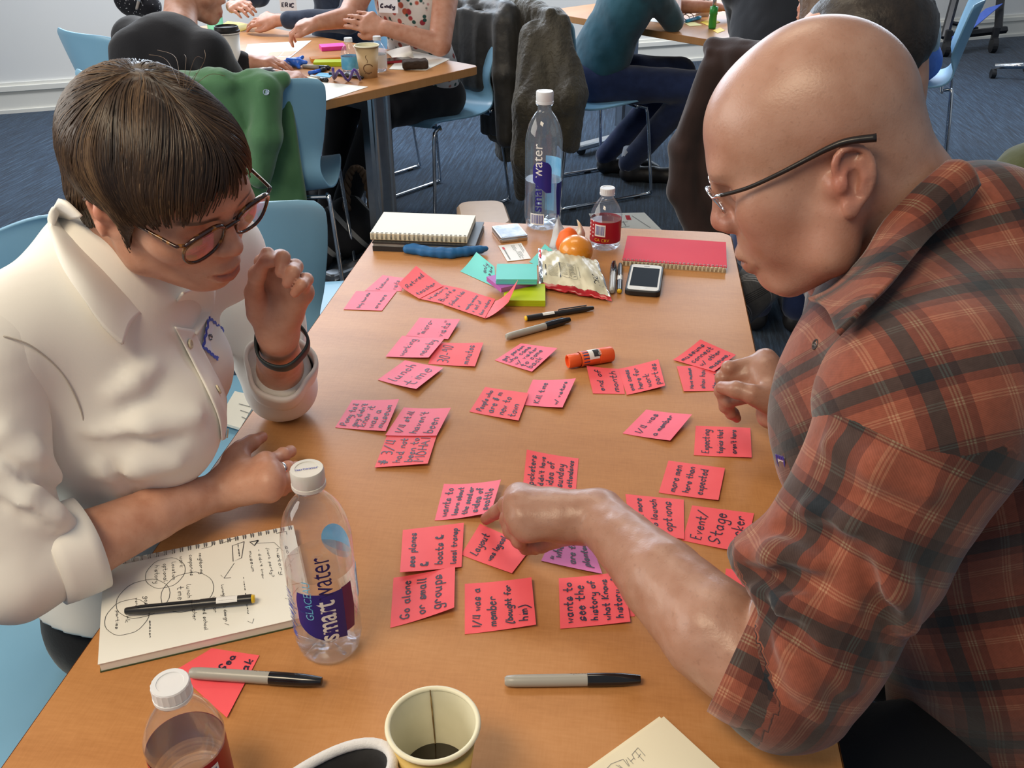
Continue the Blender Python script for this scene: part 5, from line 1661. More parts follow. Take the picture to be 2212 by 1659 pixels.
# ---------------------------------------------------------------- body building tools
def V3(*a): return np.array(a, float)
def hand(B, wrist, fingers, thumb, palm_r=.0125, fr=.0082, kp=.010, wr=.024, heel=None, wk=.016):
    """fingers: four lists [mcp, pip, dip, tip]; thumb: [cmc, mcp, ip, tip]"""
    for i, fg in enumerate(fingers):
        s = (1.0, 1.04, .97, .84)[i] * fr
        B.cone(wrist, fg[0], wr * .62, palm_r, wk)
        B.chain(fg, [s * 1.16, s * 1.02, s * .92, s * .80], .0035)
        B.ell(fg[1], (s * 1.08,) * 3, k=.004)
    for a, b in zip(fingers[:-1], fingers[1:]):
        B.cone(a[0], b[0], palm_r * .92, palm_r * .88, kp)
        B.cone((a[0] + wrist) / 2, (b[0] + wrist) / 2, palm_r * 1.08, palm_r * 1.02, kp)
    B.cone(wrist, thumb[0], wr * .70, fr * 1.75, wk)
    B.chain(thumb, [fr * 1.75, fr * 1.30, fr * 1.16, fr * .92], .007)
    B.cone(thumb[0] * .5 + thumb[1] * .5, fingers[0][0] * .6 + wrist * .4, fr * 1.2, palm_r, .012)
    if heel is not None: B.ell(heel, (.022, .022, .018), k=.016)
    return B
def hand_flush(X, fingers, thumb, amt=.45):
    r = np.zeros(len(X))
    for fg in fingers + [thumb]:
        r = np.maximum(r, amt * blob(X, fg[3], (.016,) * 3))
        r = np.maximum(r, amt * .9 * blob(X, fg[1], (.010,) * 3))
        r = np.maximum(r, amt * .7 * blob(X, fg[0], (.013,) * 3))
    return r
def nails(parent, m, fingers, thumb, updir, w=.0052):
    """thin nail plates on the finger ends"""
    for fg in fingers + [thumb]:
        d = fg[3] - fg[2]; L = np.linalg.norm(d)
        if L < 1e-6: continue
        d /= L
        u = np.array(updir) - d * (np.array(updir) @ d)
        if np.linalg.norm(u) < .2: continue
        u /= np.linalg.norm(u)
        s = np.cross(d, u)
        c = fg[3] + u * .0056
        v, f = [], []
        for i in range(5):
            for j in range(5):
                a = -1 + 2 * i / 4; b = -1 + 2 * j / 4
                v.append(c + d * (.0055 * a + .001) + s * (w * b * (1 - .25 * a * a)) - u * (.0022 * b * b + .0012 * a * a))
        for i in range(4):
            for j in range(4): f.append((i * 5 + j, i * 5 + j + 1, i * 5 + j + 6, i * 5 + j + 5))
        meshob('fingernail', v, f, m, parent, True)
def on_skin(B, p, off=0.0, it=6):
    """move points onto the surface of B (plus an offset)"""
    p = np.atleast_2d(np.array(p, float)).copy()
    e = 1e-4
    for _ in range(it):
        d = B.dist(p)
        g = np.stack([B.dist(p + np.eye(3)[i] * e) - d for i in range(3)], 1) / e
        g /= np.linalg.norm(g, axis=1)[:, None] + 1e-9
        p = p - g * (d - off)[:, None]
    return p
def normal_at(B, p):
    p = np.atleast_2d(np.array(p, float)); e = 2e-4
    g = np.stack([B.dist(p + np.eye(3)[i] * e) - B.dist(p - np.eye(3)[i] * e) for i in range(3)], 1)
    return (g / (np.linalg.norm(g, axis=1)[:, None] + 1e-9))[0]
def hit(B, px, py, t0=.3, t1=3.0):
    """where the line of sight through a photo point meets B"""
    d = ray(px, py); L = np.linalg.norm(d); d = d / L
    t = t0; best = (9, None)
    for _ in range(160):
        p = CC + d * t
        h = float(B.dist(p[None, :])[0])
        if h < best[0]: best = (h, p)
        if h < .0004: return p
        t += max(h * .8, .0008)
        if t > t1: break
    return on_skin(B, best[1])[0]
def axis_uv(V, pts, ref, r=.1):
    """cloth coordinates round a bent axis: v along it, u round it (metres at radius r)"""
    pts = [np.array(p, float) for p in pts]
    best = np.full(len(V), 1e9); uu = np.zeros(len(V)); vv = np.zeros(len(V)); acc = 0.0
    ref = np.array(ref, float)
    for i in range(len(pts) - 1):
        a, b = pts[i], pts[i + 1]; ab = b - a; L = np.linalg.norm(ab); t = ab / L
        h = (V - a) @ t
        hc = np.clip(h, 0, L)
        if i == 0: hc = np.minimum(h, L)
        if i == len(pts) - 2: hc = np.maximum(h, 0) if i else h
        e = V - a - hc[:, None] * t
        d = np.linalg.norm(e, axis=1)
        x = ref - t * (ref @ t); x /= np.linalg.norm(x); y = np.cross(t, x)
        ang = np.arctan2(e @ y, e @ x)
        m_ = d < best
        best[m_] = d[m_]; uu[m_] = ang[m_] * r; vv[m_] = acc + hc[m_]
        acc += L
    return np.stack([uu, vv], 1)
def join_skins(lst):
    """several skins into the arrays of one mesh"""
    V, F, C_ = [], [], []
    n = 0
    for v, f, c in lst:
        V.append(v); F.append(f + n); C_.append(c); n += len(v)
    return np.concatenate(V), np.concatenate(F), np.concatenate(C_)
def disc_on(parent, name, p, nrm, r, h, m, holes=0, hm=None):
    """button lying on a surface"""
    z = np.array(nrm, float); x = np.cross(z, [.05, .02, 1.0]); x /= np.linalg.norm(x) + 1e-9; y = np.cross(z, x)
    R = np.stack([x, y, z], 1)
    o = MB().lathe([(0, 0), (r, 0), (r, h * .6), (r * .9, h), (r * .7, h), (r * .62, h * .7), (0, h * .7)], 20, c=p, M=R).build(name, m, parent, True)
    smooth_by_angle(o, 40)
    for k in range(holes):
        a = PI / 4 + PI / 2 * k
        MB().lathe([(0, h * .75), (r * .12, h * .75)], 8, c=np.array(p) + R @ np.array([r * .28 * math.cos(a), r * .28 * math.sin(a), 0]), M=R).build('button_hole', hm or M['grey_print'], o)
    return o
# ---------------------------------------------------------------- the bald man in the plaid shirt
RM = euler(5, 28, 175); TM = V3(.1915, .9013, 1.1989)
M['skin_man'] = skin_mat('man_skin', (.395, .222, .160), (.360, .190, .130), (.430, .255, .190), rough=.35)
M['nail'] = mat('fingernail', (.55, .30, .24), .3, coat=.3, vary=(60, (.58, .33, .27), .3, .7))
neck_m = V3(.340, .905, 1.085)
HM = head('m', RM.T @ (neck_m - TM), (.057, .060)).moved(RM, TM)
HM.cone(neck_m, V3(.38, .90, 1.02), .060, .062, .03)
def pts(*a): return [P(*p) for p in a]
# pointing left arm
lw = P(1292, 1116, .828)
lf = [pts((1121, 1072, .830), (1094, 1091, .804), (1071, 1107, .778), (1050, 1121, .7535)),
      pts((1121, 1092, .833), (1099, 1122, .796), (1110, 1147, .774), (1135, 1160, .765)),
      pts((1128, 1116, .829), (1105, 1146, .790), (1120, 1168, .769), (1145, 1174, .766)),
      pts((1140, 1140, .819), (1122, 1168, .786), (1136, 1185, .769), (1157, 1188, .766))]
lt = pts((1225, 1140, .806), (1195, 1160, .790), (1168, 1172, .780), (1142, 1165, .774))
AL = Body()
hand(AL, lw, lf, lt, .0140, .0092, .011, .030, wk=.022)
el_l = P(1680, 1470, .815)
AL.chain([lw, P(1350, 1172, .833), P(1430, 1252, .836), P(1540, 1362, .832), el_l], [.0300, .0330, .0420, .0490, .050], .004)
AL.cone(el_l, V3(.22, .65, .95), .050, .056, .004)
# resting right hand
rw = P(1722, 884, .803)
rf = [pts((1653, 779, .846), (1575, 796, .840), (1581, 826, .817), (1602, 838, .802)),
      pts((1653, 800, .841), (1562, 816, .826), (1567, 850, .801), (1592, 860, .788)),
      pts((1655, 824, .831), (1559, 843, .806), (1567, 879, .781), (1586, 892, .767)),
      pts((1660, 848, .818), (1572, 868, .792), (1579, 894, .770), (1592, 904, .758))]
rt = pts((1668, 868, .822), (1625, 852, .834), (1592, 842, .836), (1559, 837, .829))
AR = Body()
hand(AR, rw, rf, rt, .0150, .0096, .012, .031, heel=P(1668, 898, .786), wk=.022)
AR.chain([rw, V3(.30, 1.10, .80), V3(.36, 1.07, .83)], [.030, .036, .045], .004)
AR.cone(V3(.36, 1.07, .83), V3(.31, 1.10, 1.02), .05, .06, .02)
BT = Body()
taxis = V3(-.375, .04, .925); taxis /= np.linalg.norm(taxis)
tx = np.cross([0, 1.0, 0], taxis); tx /= np.linalg.norm(tx); ty = np.cross(taxis, tx)
TRm = np.stack([tx, ty, taxis], 1)
def mtorso(g, off):
    B = Body()
    B.ell((.362, .905, .945), (.146 + off, .185 + off, .20 + off), TRm, k=.05)
    B.ell((.475, .885, .72), (.150 + off, .185 + off, .20 + off), TRm, k=.06)
    B.ell((.55, .88, .545), (.165 + off, .195 + off, .13 + off), TRm, k=.06)
    B.cone((.345, .885, 1.075), (.262, .705, 1.062), .070 + off, .078 + off, .05)
    B.cone((.355, .925, 1.075), (.315, 1.095, 1.045), .070 + off, .075 + off, .05)
    B.cone((.395, .90, 1.03), (.345, .905, 1.122), .108 + off, .066 + off, .05)
    return B
BTm = mtorso(None, -.016)
BTm.cone((.55, .78, .52), (.20, .74, .50), .085, .065, .04).cone((.55, .98, .52), (.20, 1.0, .50), .085, .065, .04)
BTm.cone((.20, .74, .50), (.22, .76, .08), .060, .042, .03).cone((.20, 1.0, .50), (.22, 1.0, .08), .060, .042, .03)
sk = []
V, F = HM.mesh(.0024)
fl_ = head_flush((V - TM) @ RM, 'm'); sk.append((V, F, fl_))
for A_, fg, th in ((AL, lf, lt), (AR, rf, rt)):
    V, F = A_.mesh(.0025, lambda X, d: d + .0004 * wnoise(X, 260))
    c_ = np.zeros((len(V), 3)); c_[:, 0] = hand_flush(V, fg, th, .5); sk.append((V, F, c_))
V, F = BTm.mesh(.02); sk.append((V, F, np.zeros((len(V), 3))))
V, F, Cc = join_skins(sk)
man = skinob('person', V, F, M['skin_man'], None, Cc)
tag(man, 'bald man in glasses and rust plaid shirt pointing at a note', 'person')
nails(man, M['nail'], [lf[0]], lt, (0, -.2, 1))
nails(man, M['nail'], [], rt, (-.1, -.6, .8), .0062)

RU, TA, BR, NV, GG = (.235, .068, .041), (.38, .200, .120), (.085, .026, .020), (.013, .017, .022), (.15, .125, .085)
M['plaid'] = plaid_mat('rust_plaid_flannel',
    [(0, RU), (.10, TA), (.115, RU), (.13, TA), (.145, RU), (.16, TA), (.18, RU), (.30, BR), (.40, NV), (.55, BR), (.62, GG), (.635, BR), (.65, GG), (.665, BR), (.68, GG), (.70, BR), (.78, RU)],
    [(0, RU), (.12, TA), (.135, RU), (.15, TA), (.165, RU), (.18, TA), (.20, RU), (.34, BR), (.44, NV), (.60, BR), (.70, GG), (.715, BR), (.73, GG), (.745, BR), (.76, RU)],
    .086, .090, sheen=.25)
def folds(amp, f, o=0, stretch=(1, 1, 1)):
    st = np.array(stretch)
    return lambda X, d: d + amp * wnoise(X * st, f, 6, o) - amp * .5 * np.abs(wnoise(X * st, f * 1.9, 6, o + 9))
SH = mtorso(None, .013)
SH.ell((.278, .900, .885), (.090, .130, .135), TRm, k=.06)                 # the loose front hangs forward
# cut the neck hole and leave the armholes to the sleeves
V, F = SH.mesh(.0075, folds(.0035, 26, 3))
uv = np.stack([V @ tx + .15 * V[:, 1], V @ taxis + .8 * V[:, 1]], 1)
sh = skinob('shirt', V, F, M['plaid'], man, None, uv)
# left sleeve, rolled to the elbow
sl0, sl1, sl2 = V3(.262, .700, 1.055), el_l + V3(.006, -.004, .006), P(1612, 1424, .828)
SL = Body()
SL.chain([V3(.315, .775, 1.065), sl0, sl0 * .5 + sl1 * .5, sl1, sl2], [.080, .084, .0735, .0590, .0500], .012)
SL.ell(P(1668, 1215, .905), (.040, .034, .030), k=.03)
SL.ell(P(1830, 1390, .86), (.030, .045, .040), k=.03)
def fold(Bd, p0, p1, r, k=.016):
    a, b = hit(Bd, *p0), hit(Bd, *p1)
    m_ = hit(Bd, (p0[0] + p1[0]) / 2, (p0[1] + p1[1]) / 2)
    Bd.chain([a, m_, b], [r * .5, r, r * .6], k)
def crease(Bd, p0, p1, r, k=.014):
    a, b = hit(Bd, *p0), hit(Bd, *p1)
    m_ = hit(Bd, (p0[0] + p1[0]) / 2, (p0[1] + p1[1]) / 2)
    Bd.chain([a, m_, b], [r * .4, r, r * .5], k, 's')
for p0, p1, r in (((1605, 1195), (1760, 1215), .011), ((1640, 1275), (1800, 1330), .010), ((1680, 1330), (1830, 1480), .011), ((1750, 1100), (1930, 1180), .012), ((1900, 1190), (1960, 1350), .012), ((1800, 960), (2000, 1060), .012), ((1700, 1400), (1770, 1540), .009)):
    fold(SL, p0, p1, r)
for p0, p1, r in (((1620, 1235), (1780, 1265), .0075), ((1650, 1305), (1780, 1440), .008), ((1680, 1140), (1880, 1185), .007), ((1870, 1230), (1930, 1420), .007)):
    crease(SL, p0, p1, r)
def cut_end(fn, c, d):
    """ends the cloth at the plane through c, towards d"""
    d = np.array(d, float); d /= np.linalg.norm(d)
    return lambda X, q: np.maximum(fn(X, q), ((X - c) @ d).astype(np.float32))
sdir = (sl2 - sl1) / np.linalg.norm(sl2 - sl1)
sdx = np.cross(sdir, [0, 0, 1.0]); sdx /= np.linalg.norm(sdx)
SL.slab(P(1600, 1408, .828) + sdir * .050, (.050, .078, .070), np.stack([sdir, sdx, np.cross(sdir, sdx)], 1), .004, .004, 's')
V, F = SL.mesh(.0042, folds(.0018, 40, 1))
uv = axis_uv(V, [V3(.33, .80, 1.08), sl0, sl1, sl2], (-1, 0, .2), .070)
skinob('sleeve', V, F, M['plaid'], sh, None, uv)
def cuff_band(c, ax, r, w, th, m, parent, uvr, name='cuff', wob=.0025, squash=1.0, up_=(0, 0, 1), flare=0.0):
    """turned-back band of cloth round a limb"""
    ax = np.array(ax, float); ax /= np.linalg.norm(ax)
    x = np.cross(ax, up_); x /= np.linalg.norm(x); y = np.cross(x, ax)
    n, ml = 56, [(0, 0), (0, th), (w * .25, th * 1.15), (w * .75, th * 1.1), (w, th * .9), (w, 0)]
    v, uv_ = [], []
    for i, (a, t) in enumerate(ml):
        for k in range(n):
            q = 2 * PI * k / n
            rr = r + t + flare * (1 - a / w) + wob * math.sin(3 * q + .8) + wob * .6 * math.sin(5 * q + 2)
            v.append(c + ax * a + (x * math.cos(q) + y * math.sin(q) * squash) * rr)
            uv_.append((q * uvr, a + t))
    f = [(i * n + k, i * n + (k + 1) % n, ((i + 1) % len(ml)) * n + (k + 1) % n, ((i + 1) % len(ml)) * n + k) for i in range(len(ml)) for k in range(n)]
    return skinob(name, np.array(v), np.array(f), m, parent, None, np.array(uv_))
cax = sl1 - sl2
def seam_line(parent, Bs, pxs, m, r=.0009, off=.0005):
    q = [hit(Bs, *p) for p in pxs]
    MB().tube(catmull([p + normal_at(Bs, p) * off for p in q], 6), r, 6).build('seam', m, parent, True)
cuff_band(P(1590, 1398, .829), cax, .0575, .056, .0090, M['plaid'], sh, .060, wob=.0022)
# right sleeve
SR = Body()
SR.chain([V3(.35, 1.02, 1.06), V3(.305, 1.10, 1.035), V3(.355, 1.075, .845), V3(.305, 1.098, .806), rw + V3(.045, -.012, .002)], [.078, .080, .066, .052, .046], .03)
V, F = SR.mesh(.0085, folds(.003, 40, 5))
skinob('sleeve', V, F, M['plaid'], sh, None, axis_uv(V, [V3(.305, 1.10, 1.035), V3(.355, 1.075, .845), rw], (-1, 0, .2), .07))
cuff_band(rw + V3(.004, -.004, .001), V3(.305, 1.098, .806) - rw, .036, .040, .007, M['plaid'], sh, .045, wob=.002, flare=.006)
# collar leaf and stand
def strip_on(name, parent, m, inner, outer, Bi, Bo, oi, oo, uvs=1.0, thick=.003, mid_lift=.006, sub=5):
    ri = [hit(Bi, *p) for p in inner]; ro = [hit(Bo, *p) for p in outer]
    rows_i, rows_o = [], []
    for a, b in zip(ri, ro):
        na = normal_at(Bi, a); nb_ = normal_at(Bo, b)
        rows_i.append(a + na * oi); rows_o.append(b + nb_ * oo)
    rows = []
    for k in range(4):
        t = k / 3
        rows.append([i_ * (1 - t) + o_ * t + (V3(0, -.5, .85) * mid_lift * math.sin(PI * t)) for i_, o_ in zip(rows_i, rows_o)])
    return grid_cloth(name, rows, m, parent, thick, sub)
def grid_cloth(name, rows, m, parent, thick=.0025, sub=5):
    R1 = [catmull(r, sub) for r in rows]
    C1 = [catmull(c_, sub) for c_ in zip(*R1)]
    nr, nc = len(C1[0]), len(C1)
    v = np.array([C1[j][i] for i in range(nr) for j in range(nc)])
    uu = np.zeros((nr, nc, 2))
    G = v.reshape(nr, nc, 3)
    uu[:, 1:, 0] = np.cumsum(np.linalg.norm(np.diff(G, axis=1), axis=2), 1)
    uu[1:, :, 1] = np.cumsum(np.linalg.norm(np.diff(G, axis=0), axis=2), 0)
    f = np.array([(i * nc + j, i * nc + j + 1, (i + 1) * nc + j + 1, (i + 1) * nc + j) for i in range(nr - 1) for j in range(nc - 1)])
    o = skinob(name, v, f, m, parent, None, uu.reshape(-1, 2))
    md = o.modifiers.new('thick', 'SOLIDIFY'); md.thickness = thick; md.offset = 0
    return o
HB = Body(); HB.p = list(HM.p)
HS = Body(); HS.p = list(HM.p) + list(SH.p)
strip_on('collar', sh, M['plaid'], [(2030, 356), (1966, 408), (1905, 470), (1850, 548), (1796, 622), (1760, 690)],
         [(2102, 420), (2072, 462), (2008, 545), (1948, 632), (1886, 694), (1838, 742)], HB, HS, .008, .014, mid_lift=.012, thick=.004)
# chest pocket pen, placket button and name tag
PL = Body(); PL.p = list(SH.p) + list(SL.p)
M['btn_dark'] = mat('dark_button', (.035, .028, .026), .35, vary=(40, (.05, .04, .037), .3, .7))
bp_ = hit(SH, 1766, 745)
if bp_ is not None: disc_on(sh, 'button', bp_ + normal_at(SH, bp_) * .001, normal_at(SH, bp_), .0060, .0022, M['btn_dark'], 4)
pen_p = hit(SH, 1742, 832)
pen = empty('fineliner_pen', pen_p + V3(.012, 0, -.052))
MB().tube([(0, 0, 0), (-.004, -.002, .056)], .0045, 10).build('barrel', M['pen_black'], pen)
MB().tube([(-.004, -.002, .056), (-.0045, -.002, .060)], .0040, 10).build('end_plug', M['yellow_plastic'], pen)
tag(pen, 'black pen with yellow end clipped in the plaid shirt pocket', 'pen')
M['tag_paper'] = mat('name_tag_paper', (.80, .82, .88), .5, vary=(20, (.76, .78, .85), .3, .7))
M['tag_blue'] = mat('name_tag_blue', (.03, .05, .42), .5, vary=(20, (.04, .06, .46), .3, .7))
def name_tag(parent, Bs, quad, word, rot=0, off=.003, border=.1):
    """paper badge laid on the cloth: quad = four photo points TL TR BR BL"""
    q = []
    for p in quad:
        h_ = hit(Bs, *p)
        if h_ is None: return None
        q.append(h_)
    n_ = normal_at(Bs, np.mean(q, 0))
    q = [x + n_ * off for x in q]
    def fm(u, v, dz=0.0):
        return q[0] * (1 - u) * (1 - v) + q[1] * u * (1 - v) + q[2] * u * v + q[3] * (1 - u) * v + n_ * dz
    g = 8
    o = meshob('name_tag', [fm(i / g, j / g) for i in range(g + 1) for j in range(g + 1)], [(i * (g + 1) + j, i * (g + 1) + j + 1, (i + 1) * (g + 1) + j + 1, (i + 1) * (g + 1) + j) for i in range(g) for j in range(g)], M['tag_paper'], parent, True)
    mb = MB()
    path = [(border + (1 - 2 * border) * k / 24, 0 + .04 + .03 * math.sin(k * 1.05)) for k in range(25)]
    path += [(1 - .05 + .03 * math.sin(k * 1.05), k / 24) for k in range(25)]
    ribbon(mb, [fm(*p, .0006) for p in path], n_, .0038)
    ribbon(mb, [fm(1 - p[0], 1 - p[1], .0006) for p in path], n_, .0038)
    mb.build('border', M['tag_blue'], o)
    if word:
        mb = MB(); write(mb, [word], lambda a, b: fm(.15 + a * .7, .25 + b * .5, .0007), (0, 0, 1, 1), n_, .0016)
        mb.build('lettering', M['ink'], o)
    return o
SS = Body(); SS.p = list(SH.p) + list(SL.p)
M['seam_dark'] = cloth_mat('dark_seam_thread', (.05, .022, .018))
name_tag(sh, SH, [(1680, 978), (1700, 985), (1686, 1095), (1662, 1090)], '')
# trousers
TR_ = Body()
TR_.ell((.56, .88, .52), (.17, .20, .12), k=.05)
TR_.cone((.55, .79, .52), (.22, .74, .515), .098, .075, .04).cone((.55, .98, .52), (.22, 1.0, .515), .098, .075, .04)
TR_.chain([(.22, .74, .515), (.24, .76, .12)], [.073, .055], .03).chain([(.22, 1.0, .515), (.24, 1.0, .12)], [.073, .055], .03)
M['black_denim'] = cloth_mat('black_trousers', (.012, .013, .016), .9, .2)
V, F = TR_.mesh(.012, folds(.003, 30, 2)); skinob('trousers', V, F, M['black_denim'], man)
M['shoe'] = mat('dark_shoe_leather', (.015, .013, .013), .45, bump=(90, .2, .001), vary=(30, (.022, .02, .02), .3, .7))
def shoe(a, d, parent, m, L=.27, h=.075, sole=True):
    """low shoe: a = heel point on the floor, d = direction"""
    d = np.array([d[0], d[1], 0.0]); d /= np.linalg.norm(d); a = np.array([a[0], a[1], 0.0])
    B = Body()
    B.chain([a + V3(0, 0, .045), a + d * L * .45 + V3(0, 0, .040), a + d * L * .8 + V3(0, 0, .032), a + d * L * .95 + V3(0, 0, .028)], [.040, .038, .040, .028], .02)
    B.cone(a + V3(0, 0, .05), a + V3(0, 0, h + .02) + d * .01, .040, .042, .02)
    V, F = B.mesh(.007); V[:, 2] = np.maximum(V[:, 2], .004)
    return skinob('shoe', V, F, m, parent)
shoe((.27, .76), (-1, 0), man, M['shoe']); shoe((.27, 1.0), (-1, 0), man, M['shoe'])
# glasses: rimless lenses, slim black temples
def hl(R, T, s=1.0):
    return lambda x, y, z: R @ (V3(x, y, z) * s) + T
g_ = hl(RM, TM)
M['lens'] = thin_plastic('eyeglass_lens', (.96, .95, .96), .02, .02)
M['temple'] = mat('black_acetate', (.012, .010, .010), .3, vary=(60, (.02, .016, .015), .3, .7))
gl = empty('eyeglasses'); gl.parent = man
for s in (-1, 1):
    out = []
    for k in range(20):
        a = 2 * PI * k / 20
        ca, sa = math.cos(a), math.sin(a)
        rx_, rz_ = .0215, .0140
        cx_ = math.copysign(abs(ca) ** .7, ca) * rx_; cz_ = math.copysign(abs(sa) ** .7, sa) * rz_
        out.append(g_(.1075 + .004 * (cz_ / rz_) - .0035 * ((cx_ / rx_) * s + .3) ** 1 * (1 if (cx_ * s) > 0 else .4), s * .033 + cx_, .0190 + cz_))
    cc = np.mean(out, 0)
    v = out + [cc]
    lens = meshob('lens', v, [(k, (k + 1) % 20, 20) for k in range(20)], M['lens'], gl, True)
    md = lens.modifiers.new('thick', 'SOLIDIFY'); md.thickness = .0018
    MB().tube(out, .0010, 6, True).build('lens_edge', M['chrome'], lens, True)
    MB().tube([g_(.1035, s * .0545, .026), g_(.099, s * .0600, .0275), g_(.094, s * .0635, .0275)], .0019, 8).build('hinge', M['chrome'], gl, True)
    side = catmull([g_(.0955, s * .0635, .0275), g_(.07, s * .0715, .0262), (g_(.04, s * .0775, .0285)), g_(.012, s * .0795, .0315), g_(-.006, s * .0815, .0335), g_(-.022, s * .083, .0330), g_(-.044, s * .0835, .0265)], 5)
    n_ = len(side)
    MB().tube(side, [.0019 + .0019 * (k / n_) ** 2 for k in range(n_)], 8).build('temple', M['temple'], gl, True)
MB().tube(catmull([g_(.1120, -.013, .024), g_(.1150, 0, .0275), g_(.1120, .013, .024)], 5), .0012, 8).build('bridge', M['chrome'], gl, True)
# ---------------------------------------------------------------- the woman in the white shirt
SWH = .96
RW = euler(12.6, 23.2, -22.5); TW = V3(-.485, .891, 1.169) - RW @ V3(0, 0, .0145)
M['skin_woman'] = skin_mat('woman_skin', (.56, .295, .200), (.49, .235, .150), (.62, .35, .25), rough=.45, freckle=.12)
neck_w = V3(-.575, .915, 1.045)
HW = head('f', RW.T @ (neck_w - TW) / SWH, (.048, .052)).moved(RW, TW, SWH)
HW.cone(neck_w, V3(-.60, .905, .98), .052, .075, .03)
# right arm on the table
ww = P(478, 1060, .786)
wf = [pts((574, 1000, .811), (612, 982, .803), (627, 975, .787), (628, 972, .770)),
      pts((579, 1020, .813), (622, 1012, .803), (640, 1010, .785), (643, 1010, .765)),
      pts((583, 1040, .808), (620, 1036, .796), (638, 1034, .779), (640, 1032, .760)),
      pts((583, 1060, .797), (610, 1058, .786), (626, 1052, .770), (630, 1048, .757))]
wt = pts((506, 994, .803), (522, 970, .808), (542, 957, .808), (566, 944, .803))
AWR = Body()
hand(AWR, ww, wf, wt, .0128, .0080, .010, .025, wk=.018)
el_w = P(48, 1236, .806)
AWR.chain([ww, P(400, 1085, .795), P(330, 1112, .802), P(185, 1178, .806), el_w], [.0225, .0255, .0305, .0375, .040], .004)
# left arm, elbow on the table, hand raised before the chin
def at_y(px, py, y):
    d = ray(px, py); return CC + d * (y / d[1])
vw = at_y(601, 724, .972)
vf = [[at_y(578, 614, .985), at_y(566, 566, .965), at_y(578, 548, .940), at_y(588, 566, .925)],
      [at_y(606, 602, .975), at_y(606, 556, .952), at_y(612, 556, .925), at_y(606, 588, .915)],
      [at_y(632, 612, .965), at_y(638, 576, .940), at_y(634, 588, .915), at_y(620, 612, .912)],
      [at_y(653, 632, .955), at_y(662, 604, .932), at_y(652, 616, .910), at_y(636, 634, .910)]]
vt = [at_y(560, 676, .962), at_y(549, 632, .950), at_y(556, 592, .938), at_y(572, 566, .928)]
AWL = Body()
hand(AWL, vw, vf, vt, .0125, .0078, .010, .025, wk=.018)
el_v = V3(-.478, 1.105, .790)
AWL.chain([vw, vw * .6 + el_v * .4, el_v], [.0225, .0285, .038], .004)
BW = Body()
waxis = V3(.33, .0, .93); waxis /= np.linalg.norm(waxis)
wx = np.cross([-.30, .95, 0], waxis); wx /= np.linalg.norm(wx); wy = np.cross(waxis, wx)
WRm = np.stack([wx, wy, waxis], 1)
def wtorso(off):
    B = Body()
    B.ell((-.625, .905, .905), (.098 + off, .145 + off, .17 + off), WRm, k=.05)
    B.ell((-.655, .925, .735), (.090 + off, .118 + off, .16 + off), WRm, k=.05)
    B.ell((-.685, .945, .560), (.095 + off, .130 + off, .13 + off), WRm, k=.06)
    for s, y0 in ((-1, .855), (1, .960)):
        B.ell(V3(-.545, .910, .882) + wy * s * .060, (.062 + off, .060 + off, .070 + off), WRm, k=.035)
    B.cone((-.585, .89, 1.035), (-.635, .765, 1.012), .050 + off, .056 + off, .04)
    B.cone((-.570, .94, 1.035), (-.528, 1.065, 1.005), .050 + off, .055 + off, .04)
    B.cone((-.60, .91, 1.0), (-.577, .914, 1.062), .070 + off, .050 + off, .04)
    return B
BWt = wtorso(-.034)
BWt.cone((-.66, .89, .52), (-.42, .89, .51), .050, .048, .04).cone((-.66, 1.0, .52), (-.40, 1.04, .51), .050, .048, .04)
BWt.cone((-.42, .88, .51), (-.46, .88, .08), .050, .036, .03).cone((-.40, 1.04, .51), (-.44, 1.04, .08), .050, .036, .03)
sk = []
V, F = HW.mesh(.0024)
sk.append((V, F, head_flush((V - TW) @ RW / SWH, 'f')))
for A_, fg, th in ((AWR, wf, wt), (AWL, vf, vt)):
    V, F = A_.mesh(.0024)
    c_ = np.zeros((len(V), 3)); c_[:, 0] = hand_flush(V, fg, th, .32); sk.append((V, F, c_))
V, F = BWt.mesh(.02); sk.append((V, F, np.zeros((len(V), 3))))
V, F, Cc = join_skins(sk)
wom = skinob('person', V, F, M['skin_woman'], None, Cc)
tag(wom, 'woman with short brown hair, tortoiseshell glasses and a white shirt', 'person')
nails(wom, M['nail'], wf[:1], wt, (.2, -.3, 1), .0045)
# ---- shirt
M['white_shirt'] = mat('white_cotton', (.84, .82, .77), .75, spec=.25, sheen=.25, bump=(420, .12, .0005), vary=(5, (.82, .80, .75), .3, .7))
SW = wtorso(.013)
SW.ell((-.690, .945, .58), (.108, .145, .10), WRm, k=.04)
for p0, p1, r in (((200, 945), (420, 900), .008), ((210, 1015), (380, 1000), .007), ((250, 850), (330, 795), .006), ((230, 1000), (330, 1160), .007)):
    fold(SW, p0, p1, r, .022)
for p0, p1, r in (((185, 960), (390, 950), .004), ((180, 950), (300, 1070), .0045)):
    crease(SW, p0, p1, r, .012)
V, F = SW.mesh(.0062, cut_end(folds(.0012, 30, 6), V3(0, 0, .545), (-.05, 0, -1)))
wsh = skinob('shirt', V, F, M['white_shirt'], wom)
SWR = Body()
s0, s1, s2 = V3(-.640, .752, 1.012), el_w + V3(-.004, -.002, .006), P(196, 1173, .806)
SWR.chain([V3(-.600, .845, 1.015), s0, s0 * .5 + s1 * .5 + V3(-.012, -.006, 0), s1, s2], [.060, .066, .062, .053, .0420], .010)
for p0, p1, r in (((10, 935), (120, 1030), .008), ((0, 1010), (110, 1115), .008), ((60, 1095), (160, 1135), .007)):
    fold(SWR, p0, p1, r, .02)
for p0, p1, r in (((0, 1085), (110, 1145), .0045), ((0, 985), (130, 1070), .0045)):
    crease(SWR, p0, p1, r, .012)
